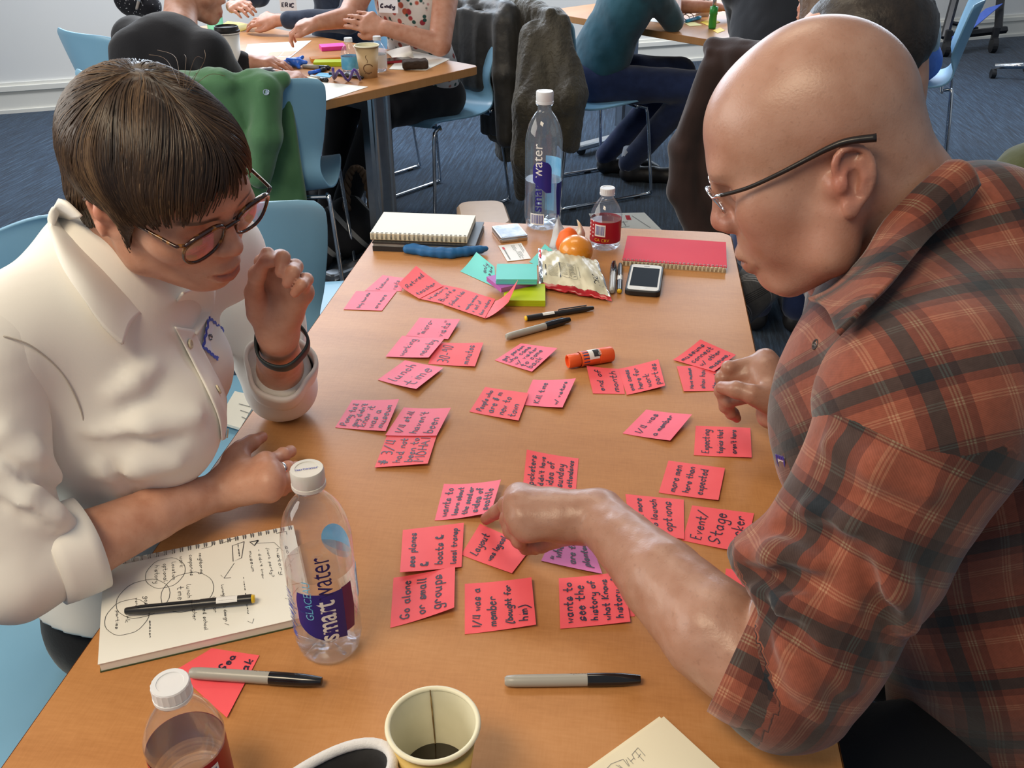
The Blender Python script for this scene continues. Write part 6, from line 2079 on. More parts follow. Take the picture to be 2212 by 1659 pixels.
V, F = SWR.mesh(.0042, cut_end(folds(.0012, 42, 2), P(180, 1180, .806), s2 - s1))
skinob('sleeve', V, F, M['white_shirt'], wsh)
cuff_band(P(196, 1171, .806), P(100, 1213, .806) - P(196, 1171, .806), .0455, .046, .0060, M['white_shirt'], wsh, .045, wob=.0012, flare=.002)
SWL = Body()
SWL.chain([V3(-.555, .985, 1.01), V3(-.528, 1.065, 1.000), V3(-.492, 1.10, .89), el_v, el_v * .62 + vw * .38], [.060, .064, .058, .050, .040], .010)
for p0, p1, r in (((500, 650), (560, 740), .007), ((520, 700), (570, 800), .007)):
    fold(SWL, p0, p1, r)
V, F = SWL.mesh(.0045, cut_end(folds(.0014, 40, 4), el_v * .62 + vw * .38, vw - el_v))
skinob('sleeve', V, F, M['white_shirt'], wsh)
cuff_band(el_v * .56 + vw * .44, el_v - vw, .0420, .052, .0055, M['white_shirt'], wsh, .045, wob=.0030)
# collar leaves, placket, buttons, badge
HWB = Body(); HWB.p = list(HW.p); SWB = Body(); SWB.p = list(SW.p) + list(SWR.p)
strip_on('collar', wsh, M['white_shirt'], [(196, 462), (152, 486), (176, 520), (228, 572), (282, 622), (330, 662)],
         [(150, 466), (131, 520), (138, 590), (172, 655), (212, 708), (250, 742)], HWB, SWB, .010, .015, mid_lift=.018, thick=.004)
strip_on('collar', wsh, M['white_shirt'], [(392, 640), (388, 672), (392, 700), (400, 722)], [(452, 620), (448, 660), (432, 690), (412, 722)], HWB, SWB, .006, .008, mid_lift=.006, thick=.003)
pl_l = [(372, 705), (392, 745), (420, 800), (446, 852), (468, 905), (474, 950)]
pl_r = [(414, 712), (430, 750), (456, 800), (482, 850), (496, 900), (494, 945)]
def surf_strip(name, Bs, L_, R_, off, m, parent):
    rows = []
    for t in (0, .5, 1):
        row = []
        for a, b in zip(L_, R_):
            h_ = hit(Bs, a[0] * (1 - t) + b[0] * t, a[1] * (1 - t) + b[1] * t)
            row.append(h_ + normal_at(Bs, h_) * off)
        rows.append(row)
    return grid_cloth(name, rows, m, parent, .0016, 4)
surf_strip('placket', SW, pl_l, pl_r, .0032, M['white_shirt'], wsh)
M['pearl_button'] = mat('ivory_button', (.62, .55, .38), .25, coat=.4, vary=(40, (.66, .60, .44), .3, .7))
for px, py in ((403, 744), (464, 845), (484, 935)):
    h_ = hit(SW, px, py); n_ = normal_at(SW, h_)
    disc_on(wsh, 'button', h_ + n_ * .0042, n_, .0058, .0020, M['pearl_button'], 4)
name_tag(wsh, SW, [(446, 684), (480, 712), (466, 782), (432, 752)], 'en')
M['seam_white'] = cloth_mat('shirt_seam', (.50, .46, .41))
seam_line(wsh, SWB, [(7, 726), (68, 748), (135, 808), (176, 890), (182, 945)], M['seam_white'])

lash = mat('eyelash', (.012, .008, .007), .6, vary=(60, (.02, .014, .012), .3, .7))
for s_ in (-1, 1):
    q = on_skin(HW, [hl(RW, TW, SWH)(.098, s_ * (.031 + dy), .0065 + .0035 * (dy / .014) ** 2) for dy in (-.013, -.008, -.002, .004, .010, .0145)], .0006)
    MB().tube(catmull(list(q), 4), .0009, 6).build('eyelashes', lash, wom, True)
# ---- trousers and shoes
TW_ = Body()
TW_.ell((-.690, .945, .52), (.100, .138, .115), k=.05)
TW_.cone((-.68, .885, .525), (-.42, .89, .52), .078, .066, .04).cone((-.68, 1.0, .525), (-.40, 1.04, .52), .085, .068, .04)
TW_.cone((-.42, .88, .52), (-.46, .88, .10), .064, .046, .03).cone((-.40, 1.04, .52), (-.44, 1.04, .10), .064, .046, .03)
V, F = TW_.mesh(.012, folds(.002, 30, 2)); skinob('trousers', V, F, M['black_denim'], wom)
shoe((-.48, .88), (1, 0), wom, M['shoe'], .24); shoe((-.46, 1.04), (1, 0), wom, M['shoe'], .24)
# ---- hair: cap combed to one side, with loose strands
def hair_mat(name, c1, c2, c3):
    m = mat(name, c2, .42, spec=.45)
    nt = m.node_tree; b = bsdf(m)
    at = nt.nodes.new('ShaderNodeAttribute'); at.attribute_name = 'flush'
    sep = nt.nodes.new('ShaderNodeSeparateColor'); nt.links.new(at.outputs['Color'], sep.inputs[0])
    r = ramp(nt, [(.05, c1), (.5, c2), (.95, c3)])
    nt.links.new(sep.outputs[0], r.inputs['Fac'])
    nt.links.new(r.outputs['Color'], b.inputs['Base Color'])
    b.inputs['Anisotropic'].default_value = .5
    return m
M['hair_brown'] = hair_mat('brown_hair', (.017, .010, .007), (.058, .034, .020), (.165, .100, .052))
_ph = np.radians([-180, -140, -122, -112, -100, -90, -82, -74, -64, -52, -36, -20, 0, 20, 40, 55, 70, 78, 88, 100, 112, 122, 140, 180])
_hh = [-.066, -.076, -.066, .012, .024, .022, -.012, -.034, .018, .038, .054, .061, .063, .062, .060, .045, .0, -.015, .022, .024, .01, -.045, -.06, -.060]
def hairline(X):
    a = np.arctan2(X[:, 1], X[:, 0] - .005)
    return np.interp(a, _ph, _hh) + .0035 * np.sin(a * 41) + .0025 * np.sin(a * 77 + 1)
HR = Body()
HR.ell((-.012, 0, .044), (.0985, .0835, .0830))
HR.ell((.038, -.004, .050), (.064, .070, .060), k=.03)
HR.ell((.050, -.034, .044), (.040, .036, .034), k=.02)
HR.ell((-.055, 0, .005), (.056, .064, .070), k=.02)
HR.cone((-.050, -.048, -.02), (-.034, -.052, -.078), .026, .010, .02)
HR.cone((-.052, .046, -.02), (-.044, .046, -.062), .026, .012, .02)
HR.cone((.030, -.066, .020), (.026, -.067, -.038), .014, .0035, .012)
HRW = HR.moved(RW, TW, SWH)
def wloc(X): return (X - TW) @ RW / SWH
def flow(Xl):
    """combing direction at head-space points"""
    y = Xl[:, 1]; x = Xl[:, 0]
    w = sm(-y, -.05, .02)[:, None]                     # away from the parting on the left side
    right = np.stack([.55 + 0 * x, -.55 + 0 * x, -.75 + 0 * x], 1)
    left = np.stack([.25 + 0 * x, .55 + 0 * x, -.85 + 0 * x], 1)
    f = right * w + left * (1 - w)
    bk = sm(-x, -.005, .055)[:, None]
    f = f * (1 - bk) + np.stack([-.15 + 0 * x, .05 * np.sign(y), -1.0 + 0 * x], 1) * bk
    return f
def hair_warp(X, d):
    Xl = wloc(X)
    cut = (hairline(Xl) - Xl[:, 2]) * .75
    f = flow(Xl); s = Xl - f * (Xl * f).sum(1)[:, None] / (f * f).sum(1)[:, None]
    d = d + .0011 * wnoise(s, 330, 6) + .0008 * wnoise(s, 120, 5, 7)
    face = -(np.linalg.norm((Xl - np.array([.060, .010, -.02])) / np.array([.05, .062, .055]), axis=1) - 1) * .05
    return np.maximum(np.maximum(d, cut), -1.0 + 0 * face)
V, F = HRW.mesh(.0028, hair_warp)
Xl = wloc(V); f = flow(Xl); s = Xl - f * (Xl * f).sum(1)[:, None] / (f * f).sum(1)[:, None]
hc = np.clip(.36 + .25 * wnoise(s, 300, 6) + .30 * wnoise(s, 75, 5, 3), 0, 1)
hair = skinob('hair', V, F, M['hair_brown'], wom, np.stack([hc, hc, hc], 1))
rs = np.random.RandomState(8)
seeds = rs.normal(size=(5200, 3)); seeds /= np.linalg.norm(seeds, axis=1)[:, None]
seeds = seeds * np.array([.102, .088, .088]) + np.array([-.008, 0, .046])
seeds = seeds[(seeds[:, 2] > hairline(seeds) + .012)][:2600]
NS = 15
Wp = on_skin(HRW, (seeds * SWH) @ RW.T + TW, .0006, 3)
path = [Wp]
alive = np.ones(len(Wp)); ext = rs.uniform(.0, .016, len(Wp))
for k in range(NS - 1):
    Xl = wloc(path[-1]); f = flow(Xl); f /= np.linalg.norm(f, axis=1)[:, None]
    f = f + .10 * np.stack([wnoise(Xl, 70, 4, i * 5) for i in range(3)], 1)
    alive = alive * (Xl[:, 2] > hairline(Xl) - ext)
    q = path[-1] + (f @ RW.T) * .0062 * alive[:, None]
    q = on_skin(HRW, q, .0006 + .0010 * rs.rand(len(q)), 2)
    path.append(np.where(alive[:, None] > 0, q, path[-1]))
path = np.array(path)                                       # NS, N, 3
sl_ = seeds - flow(seeds) * (seeds * flow(seeds)).sum(1)[:, None] / (flow(seeds) ** 2).sum(1)[:, None]
tone = np.clip(rs.normal(.46, .15, len(seeds)) + .28 * wnoise(sl_, 75, 5, 3), 0, 1)
tt = np.gradient(path, axis=0); 
nrm = path - (TW + RW @ V3(-.01, 0, .05) * SWH); nrm /= np.linalg.norm(nrm, axis=2)[..., None]
sd = np.cross(nrm, tt); sd /= np.linalg.norm(sd, axis=2)[..., None] + 1e-9
wid = (.00075 * np.sin(np.linspace(.25, PI - .1, NS)))[:, None, None]
N_s = len(seeds)
va = path - sd * wid; vb = path + sd * wid; vc = path + nrm * wid * 1.2
Vs = np.stack([va, vc, vb], 2).transpose(1, 0, 2, 3).reshape(-1, 3)
base = (np.arange(N_s) * NS * 3)[:, None, None] + (np.arange(NS - 1) * 3)[None, :, None]
Fs = np.concatenate([np.stack([base + 0, base + 1, base + 4, base + 3], -1), np.stack([base + 1, base + 2, base + 5, base + 4], -1)], 2).reshape(-1, 4)
tc_ = np.repeat(tone, NS * 3)
so = skinob('hair_strands', Vs, Fs, M['hair_brown'], hair, np.stack([tc_] * 3, 1)); tag(so, kind='stuff')
mb = MB()
for px0, py0, px1, py1, px2, py2 in ((388, 156, 380, 125, 340, 108), (395, 160, 402, 130, 398, 118), (400, 165, 440, 135, 442, 108), (402, 168, 450, 162, 486, 164), (392, 158, 360, 130, 322, 118), (398, 165, 420, 128, 438, 126), (405, 172, 425, 158, 412, 175)):
    a = hit(HRW, px0, py0 + 34); dz = (a - CC) @ CF
    b_, c_ = D(px1, py1, dz + .01), D(px2, py2, dz + .02)
    mb.tube(catmull([a, b_, c_], 6), .00022, 4)
o = mb.build('hair_wisps', mat('wispy_hair', (.10, .06, .035), .4, vary=(90, (.16, .10, .06), .3, .7)), hair); tag(o, kind='stuff')
# ---- tortoiseshell glasses
def tortoise():
    m = mat('tortoiseshell', (.03, .010, .006), .12, coat=.6, vary=(95, (.30, .12, .02), .55, .66))
    return m
M['tortoise'] = tortoise()
gw = hl(RW, TW, SWH)
gl = empty('eyeglasses'); gl.parent = wom
for s in (-1, 1):
    out = []
    for k in range(28):
        a = 2 * PI * k / 28; ca, sa = math.cos(a), math.sin(a)
        rx_, rz_ = .0255, .0215
        ex = .80
        cy_ = math.copysign(abs(ca) ** ex, ca) * rx_; cz_ = math.copysign(abs(sa) ** ex, sa) * rz_ * (1.0 if sa > 0 else 1.03)
        cy_ *= 1 + .06 * (cz_ / rz_)
        out.append(gw(.1040 - .0045 * max(0, s * cy_ / rx_) ** 2 + .0030 * (cz_ / rz_), s * .0345 + cy_, .0075 + cz_))
    cc = np.mean(out, 0)
    lens = meshob('lens', out + [cc], [(k, (k + 1) % 28, 28) for k in range(28)], M['lens'], gl, True)
    MB().tube(out, [.0019 + .0012 * max(0, math.sin(2 * PI * k / 28)) for k in range(28)], 8, True).build('rim', M['tortoise'], gl, True)
    MB().tube(catmull([gw(.1010, s * .0590, .0210), gw(.0985, s * .0645, .0225), gw(.093, s * .0675, .0225), gw(.05, s * .0735, .0230), gw(.012, s * .0755, .0270), gw(-.012, s * .0770, .0220), gw(-.026, s * .0770, .0060)], 5), .0020, 8).build('temple', M['tortoise'], gl, True)
MB().tube(catmull([gw(.1060, -.0105, .0165), gw(.1085, 0, .0195), gw(.1060, .0105, .0165)], 5), .0023, 8).build('bridge', M['tortoise'], gl, True)
# ---- wrist band and ring
bx_ = vw * .62 + el_v * .38; ax_ = (el_v - vw) / np.linalg.norm(el_v - vw)
M['band_rubber'] = mat('dark_rubber_band', (.020, .032, .036), .5, vary=(40, (.03, .042, .046), .3, .7))
bc_ = at_y(606, 742, .985)
cuff_band(bc_ - ax_ * .008, ax_ * .9 + V3(.15, -.1, .1), .0305, .018, .0030, M['band_rubber'], wom, .03, 'wrist_band', wob=.001)
fgm = wf[1][0] * .40 + wf[1][1] * .60; fd = wf[1][1] - wf[1][0]
cuff_band(fgm, fd, .0088, .0035, .0010, M['chrome'], wom, .01, 'ring', wob=0.0)
# ---------------------------------------------------------------- people at the far tables
M['skin_far'] = skin_mat('far_skin', (.52, .27, .18), (.46, .21, .13), (.58, .32, .23), freckle=.0)
M['hair_dark'] = mat('dark_hair', (.018, .013, .010), .45, bump=(160, .5, .002), vary=(60, (.035, .025, .018), .3, .7))
M['hair_long'] = mat('long_brown_hair', (.085, .042, .020), .42, bump=(160, .5, .002), vary=(60, (.13, .078, .046), .3, .7))
def simple_hand(B, w, d, n, L=.17, curl=.5, r=.0085):
    """relaxed hand: w wrist, d direction, n back-of-hand direction"""
    d = np.array(d, float); d /= np.linalg.norm(d)
    n = np.array(n, float); n = n - d * (n @ d); n /= np.linalg.norm(n)
    s = np.cross(d, n); fs = []
    for i, o in enumerate((-.033, -.011, .011, .032)):
        k = (1, 1.05, .98, .8)[i] * L / .17
        m0 = w + d * .078 * k + s * o
        a1 = curl * .6; a2 = curl * 1.3; a3 = curl * 1.9
        p1 = m0 + (d * math.cos(a1) - n * math.sin(a1)) * .042 * k
        p2 = p1 + (d * math.cos(a2) - n * math.sin(a2)) * .026 * k
        p3 = p2 + (d * math.cos(a3) - n * math.sin(a3)) * .020 * k
        fs.append([m0, p1, p2, p3])
    th = [w + d * .022 - s * .026 - n * .006, w + d * .050 - s * .048 - n * .012, w + d * .075 - s * .054 - n * .018, w + d * .096 - s * .050 - n * .022]
    hand(B, w, fs, th, .0135, r, .010, .026)
    return B
def far_person(label, j, shirt, pants, shoes=None, head_g='m', head_e=None, hair=None, sleeves='long', res=.0095, arm_r=1.0, shirt_fold=.004, torso_w=1.0, extra=()):
    """j: dict of joints in room space; sleeves long / short / none"""
    sk = []
    if j.get('head') is not None:
        R = euler(*head_e)
        B = head(head_g, R.T @ (j['neck'] - j['head']), (.052, .056)).moved(R, j['head'])
        V, F = B.mesh(.0080); sk.append((V, F, head_flush((V - j['head']) @ R, head_g)))
    for s in 'LR':
        if j.get('hand' + s) is None: continue
        w, d, n, c = j['hand' + s]
        B = simple_hand(Body(), w, d, n, curl=c)
        if j.get('elb' + s) is not None:
            B.cone(w, j['elb' + s], .026 * arm_r, .038 * arm_r, .006)
            if j.get('sh' + s) is not None: B.cone(j['elb' + s], j['sh' + s], .040 * arm_r, .048 * arm_r, .006)
        V, F = B.mesh(.0068); c_ = np.zeros((len(V), 3)); c_[:, 0] = .12; sk.append((V, F, c_))
    B = Body().chain([j['pelvis'], j['chest'], j['neck']], [.10, .10, .05], .04)
    V, F = B.mesh(.02); sk.append((V, F, np.zeros((len(V), 3))))
    V, F, Cc = join_skins(sk)
    o = skinob('person', V, F, M['skin_far'], None, Cc)
    tag(o, label, 'person')
    up_ = j['neck'] - j['pelvis']; up_ /= np.linalg.norm(up_)
    f = np.array([j['face'][0], j['face'][1], 0.0]); f = f - up_ * (f @ up_); f /= np.linalg.norm(f)
    s_ = np.cross(up_, f); R = np.stack([f, s_, up_], 1)
    B = Body()
    B.ell(j['chest'], (.115, .175 * torso_w, .19), R, k=.05).ell(j['pelvis'] + up_ * .10, (.12, .165 * torso_w, .17), R, k=.05).ell((j['chest'] + j['pelvis']) / 2, (.112, .150 * torso_w, .16), R, k=.05)
    B.cone(j['chest'] + up_ * .1, j['neck'] - up_ * .03, .10, .062, .04)
    for s in 'LR':
        if j.get('sh' + s) is None: continue
        B.cone(j['chest'] + up_ * .12, j['sh' + s], .075, .068, .04)
        if sleeves != 'none' and j.get('elb' + s) is not None:
            e = j['elb' + s]; B.cone(j['sh' + s], e, .066, .054, .02)
            if sleeves == 'long' and j.get('hand' + s) is not None: B.cone(e, e * .15 + j['hand' + s][0] * .85, .052, .038, .012)
    for c, r, Rq, kk in extra: B.ell(c, r, Rq, k=kk)
    V, F = B.mesh(res, folds(shirt_fold, 30, 4))
    uv = np.stack([V @ s_ + .5 * (V @ f), V @ up_], 1)
    so = skinob('top', V, F, shirt, o, None, uv)
    B = Body(); any_ = False
    for s in 'LR':
        if j.get('knee' + s) is None: continue
        any_ = True
        hip = j['pelvis'] + s_ * (.085 if s == 'L' else -.085)
        B.cone(hip, j['knee' + s], .092, .072, .03)
        if j.get('foot' + s) is not None: B.cone(j['knee' + s], j['foot' + s] + V3(0, 0, .10), .068, .052, .02)
    if any_:
        B.ell(j['pelvis'], (.14, .17, .11), R, k=.04)
        V, F = B.mesh(res * 1.2, folds(.003, 30, 7)); skinob('trousers', V, F, pants, o)
        for s in 'LR':
            if j.get('foot' + s) is not None and shoes is not None:
                ft = j['foot' + s]; shoe((ft[0], ft[1]) , j.get('toe', j['face']), o, shoes)
    if hair is not None:
        B = Body(); R2 = euler(*head_e)
        for c, r in hair[1]: B.ell(j['head'] + R2 @ np.array(c), r, R2, k=.03)
        V, F = B.mesh(.009, lambda X, d: d + .003 * wnoise((X - j['head']) @ R2 * np.array([1, 1, .2]), 160)); skinob('hair', V, F, hair[0], o)
    return o, so, B
M['hoodie'] = cloth_mat('black_hoodie_cotton', (.010, .010, .013), .95, .25, 200, .4)
M['denim_dark'] = cloth_mat('dark_denim', (.018, .028, .055), .9, .3, 260, .4, vary=(30, (.03, .045, .08), .35, .65))
M['jeans'] = cloth_mat('navy_jeans', (.012, .020, .060), .9, .3, 260, .4, vary=(20, (.018, .03, .085), .35, .65))
M['teal_shirt'] = cloth_mat('dark_teal_cotton', (.012, .055, .075), .85, .3, 120, .4, vary=(14, (.022, .085, .115), .35, .65))
M['black_top'] = cloth_mat('charcoal_cotton', (.020, .022, .028), .9, .25, 200, .3)
M['grey_jacket'] = cloth_mat('grey_jacket_cloth', (.20, .185, .165), .9, .3, 90, .4, vary=(14, (.25, .23, .21), .35, .65))
def floral_mat():
    m = cloth_mat('floral_print_cotton', (.62, .60, .58), .8, .2)
    nt = m.node_tree; b = bsdf(m); tc = nt.nodes.new('ShaderNodeTexCoord')
    v1 = nt.nodes.new('ShaderNodeTexVoronoi'); v1.inputs['Scale'].default_value = 24
    v2 = nt.nodes.new('ShaderNodeTexVoronoi'); v2.inputs['Scale'].default_value = 31
    n = nt.nodes.new('ShaderNodeTexNoise'); n.inputs['Scale'].default_value = 9
    for q in (v1, v2, n): nt.links.new(tc.outputs['Object'], q.inputs['Vector'])
    r1 = ramp(nt, [(.26, (1, 1, 1)), (.34, (0, 0, 0))]); nt.links.new(v1.outputs['Distance'], r1.inputs['Fac'])
    r2 = ramp(nt, [(.22, (1, 1, 1)), (.30, (0, 0, 0))]); nt.links.new(v2.outputs['Distance'], r2.inputs['Fac'])
    c1 = ramp(nt, [(.40, (.30, .03, .05)), (.52, (.45, .10, .05)), (.60, (.06, .02, .04))]); nt.links.new(n.outputs['Fac'], c1.inputs['Fac'])
    c = mixrgb(nt, r1.outputs['Color'], (.62, .60, .58), c1.outputs['Color'])
    c = mixrgb(nt, r2.outputs['Color'], c, (.02, .075, .07))
    nt.links.new(c, b.inputs['Base Color'])
    return m
M['floral'] = floral_mat()
# person in the dark hoodie, back to the main table
hd = dict(pelvis=V3(-1.66, 3.06, .52), chest=V3(-1.56, 3.03, .80), neck=V3(-1.50, 3.07, .945), head=D(414, -22, 3.20), face=(.8, .6),
          shL=V3(-1.70, 3.13, .90), shR=V3(-1.37, 2.98, .885), elbR=V3(-1.33, 3.05, .745), handR=(P(592, 166, .775), V3(.9, .25, -.10), V3(0, -.2, 1), .7),
          elbL=V3(-1.60, 3.35, .80), handL=(V3(-1.42, 3.42, .775), V3(.9, .2, 0), V3(0, 0, 1), .5), kneeL=V3(-1.50, 3.46, .53), kneeR=V3(-1.30, 3.36, .53), footL=V3(-1.50, 3.5, 0), footR=V3(-1.30, 3.40, 0))
ho_, hs_, _b = far_person('person in a dark hoodie seen from behind, writing at the far table', hd, M['hoodie'], M['black_denim'], M['shoe'], 'f', (0, 12, 8),
           (M['hair_dark'], [((-.012, 0, .055), (.098, .084, .086)), ((-.05, 0, .02), (.055, .066, .06))]), extra=[(V3(-1.585, 2.985, .90), (.10, .06, .055), rotz(.45), .08), (V3(-1.60, 2.965, .84), (.085, .045, .08), rotz(.45), .08)], shirt_fold=.003)
# person in denim across the far table
dn_ = dict(pelvis=V3(-1.42, 4.62, .52), chest=V3(-1.40, 4.55, .93), neck=V3(-1.44, 4.50, 1.16), head=V3(-1.46, 4.46, 1.30), face=(-.5, -.86),
           shL=V3(-1.22, 4.50, 1.08), shR=V3(-1.62, 4.60, 1.08), elbL=V3(-1.27, 4.22, .800), handL=(V3(-1.58, 4.19, .802), V3(-1, .06, .02), V3(0, -.5, .9), .5),
           elbR=V3(-1.80, 4.55, .86), handR=(V3(-1.86, 4.36, .83), V3(.5, -.5, .1), V3(-.3, -.3, .9), .6), kneeL=V3(-1.35, 4.25, .50), kneeR=V3(-1.6, 4.35, .50), footL=V3(-1.4, 4.25, 0), footR=V3(-1.6, 4.35, 0))
eo, es, eb = far_person('person in a dark denim shirt with a white name tag across the far table', dn_, M['denim_dark'], M['jeans'], M['shoe'], 'm', (0, 15, 240), (M['hair_dark'], [((-.012, 0, .06), (.098, .084, .086))]))
ES = Body(); 
c_ = at_y(620, 8, 4.36); nrm_ = V3(.1, -1, .1)
def far_tag(parent, c, w, h, word, col='tag_paper', yaw=0.0):
    X = rotz(yaw) @ V3(1, 0, 0); Z = V3(0, 0, 1)
    q = lambda a, b, dz=0.0: c + X * a * w + Z * b * h + (rotz(yaw) @ V3(0, -1, 0)) * dz
    o = meshob('name_tag', [q(-.5, -.5), q(.5, -.5), q(.5, .5), q(-.5, .5)], [(0, 1, 2, 3)], M[col], parent)
    mb = MB()
    if word: write(mb, [word], lambda a, b: q(-.42 + a * .84, .30 - b * .75, .002), (0, 0, 1, 1), V3(0, -1, 0), .005)
    mb.v and mb.build('lettering', M['ink'], o)
    return o
far_tag(eo, at_y(622, 6, 4.385), .085, .075, 'ERIC', yaw=-.15)
w_, e_ = dn_['handL'][0], dn_['elbL']
cuff_band(w_ + (e_ - w_) * .10, e_ - w_, .030, .022, .004, M['band_rubber'], eo, .03, 'wrist_watch', wob=0)
# woman in the floral top
fw = dict(pelvis=V3(-.90, 4.12, .52), chest=V3(-.93, 3.99, .90), neck=V3(-.95, 3.96, 1.12), head=V3(-.98, 3.93, 1.27), face=(-.55, -.83),
          shL=V3(-.76, 3.95, 1.03), shR=V3(-1.10, 4.05, 1.03), elbL=V3(-.765, 3.74, .795), handL=(V3(-.965, 3.69, .860), V3(-.9, .0, .25), V3(-.2, -.8, .5), .3),
          elbR=V3(-1.14, 3.80, .880), handR=(V3(-1.235, 3.72, .870), V3(-.9, -.1, -.12), V3(0, -.2, 1), .9), kneeL=V3(-1.02, 3.74, .53), kneeR=V3(-1.20, 3.82, .53), footL=V3(-1.20, 3.66, 0.02), footR=V3(-1.30, 3.80, 0.0))
fo_, fs_, _b = far_person('woman in a sleeveless floral top gesturing at the far table', fw, M['floral'], M['black_denim'], M['shoe'], 'f', (0, 15, 237), (M['hair_long'], [((-.012, 0, .06), (.098, .084, .086))]), sleeves='none', arm_r=1.12)
far_tag(fo_, at_y(838, 6, 3.815), .080, .075, 'Cindy', yaw=-.1)
# man in the teal shirt, leaning on the next table
tm = dict(pelvis=V3(-.20, 4.50, .53), chest=V3(-.06, 4.47, .86), neck=V3(.02, 4.50, 1.06), head=V3(.08, 4.55, 1.20), face=(.85, .4),
          shL=V3(-.08, 4.66, .98), shR=V3(.02, 4.32, .98), elbR=P(1452, 44, .785), handR=(P(1462, -30, .90), V3(.1, .1, .9), V3(1, -.3, 0), .6),
          elbL=V3(.15, 4.85, .80), handL=(V3(.35, 4.85, .80), V3(1, 0, 0), V3(0, 0, 1), .5),
          kneeR=V3(.28, 4.40, .52), kneeL=V3(.22, 4.68, .52), footR=V3(.00, 4.60, 0.0), footL=V3(-.12, 4.72, 0.0), toe=(1, .1))
to_, ts_, _b = far_person('man in a dark teal shirt and jeans leaning on the next table', tm, M['teal_shirt'], M['jeans'], M['shoe'], 'm', (0, 15, 30), (M['hair_dark'], [((-.012, 0, .06), (.098, .084, .086))]), sleeves='short')
M['sock'] = cloth_mat('pale_sock', (.45, .46, .50), .9, .2)
MB().tube([(-.005, 4.60, .075), (.012, 4.585, .17)], .045, 12).build('sock', M['sock'], to_, True)
# person in black with the brown jacket behind
bp2 = dict(pelvis=V3(.46, 3.70, .53), chest=V3(.50, 3.74, .88), neck=V3(.53, 3.78, 1.12), head=V3(.56, 3.82, 1.26), face=(.66, .75),
           shL=V3(.36, 3.86, 1.02), shR=V3(.66, 3.62, 1.02), elbL=V3(.42, 4.02, .84), handL=(V3(.55, 4.22, .79), V3(.6, .7, 0), V3(0, 0, 1), .5), elbR=V3(.80, 3.78, .84), handR=(V3(.86, 4.02, .79), V3(.5, .8, 0), V3(0, 0, 1), .5),
           kneeL=V3(.62, 4.05, .53), kneeR=V3(.80, 3.92, .53), footL=V3(.60, 4.05, 0), footR=V3(.76, 3.95, 0))
far_person('person in a charcoal top sitting just beyond the bald head', bp2, M['black_top'], M['black_denim'], M['shoe'], 'm', (0, 15, 50), (M['hair_dark'], [((-.012, 0, .06), (.098, .084, .086))]))
# long-haired person whose crown shows over the bald head
lhh = D(1790, 20, 2.40)
lh = dict(pelvis=lhh + V3(.0, -.04, -.62), chest=lhh + V3(-.02, -.03, -.30), neck=lhh + V3(-.02, -.02, -.13), head=lhh, face=(.05, 1), shL=lhh + V3(-.12, -.03, -.22), shR=lhh + V3(.12, -.03, -.22), kneeL=lhh + V3(-.04, .36, -.62), kneeR=lhh + V3(.12, .36, -.62), footL=V3(lhh[0] - .02, lhh[1] + .34, 0), footR=V3(lhh[0] + .12, lhh[1] + .34, 0))
far_person('person with long brown hair whose crown shows above the bald head', lh, M['black_top'], M['jeans'], M['shoe'], 'f', (0, 10, 90), (M['hair_long'], [((-.014, 0, .048), (.096, .084, .080)), ((-.045, 0, -.03), (.062, .078, .10)), ((-.06, 0, -.14), (.045, .075, .12)), ((-.07, 0, -.26), (.035, .065, .10))]))
# person in the grey jacket at the table's far corner
gj = dict(pelvis=V3(1.66, 5.12, .53), chest=V3(1.56, 5.08, .88), neck=V3(1.53, 5.06, 1.12), head=V3(1.50, 5.04, 1.26), face=(-1, -.1),
          shL=V3(1.54, 4.88, 1.02), shR=V3(1.56, 5.26, 1.02), elbL=V3(1.44, 4.92, .80), handL=(V3(1.30, 5.02, .80), V3(-1, .2, 0), V3(0, -.3, 1), .6), elbR=V3(1.44, 5.25, .82), handR=(V3(1.26, 5.16, .80), V3(-1, -.2, 0), V3(0, 0, 1), .6),
          kneeL=V3(1.36, 4.96, .53), kneeR=V3(1.34, 5.18, .53), footL=V3(1.42, 4.96, 0), footR=V3(1.40, 5.18, 0))
for k_ in list(gj):
    if k_.startswith('hand'): gj[k_] = (gj[k_][0] + V3(-.26, .02, -.02),) + gj[k_][1:]
    elif k_ != 'face': gj[k_] = gj[k_] + V3(-.26, .02, 0)
far_person('person in a grey jacket and jeans at the table with the red drink', gj, M['grey_jacket'], mat('light_jeans', (.06, .12, .36), .9, bump=(200, .3, .001), vary=(20, (.09, .16, .42), .35, .65)), M['shoe'], 'f', (0, 15, 180), (M['hair_long'], [((-.012, 0, .06), (.098, .084, .086))]), shirt_fold=.006)
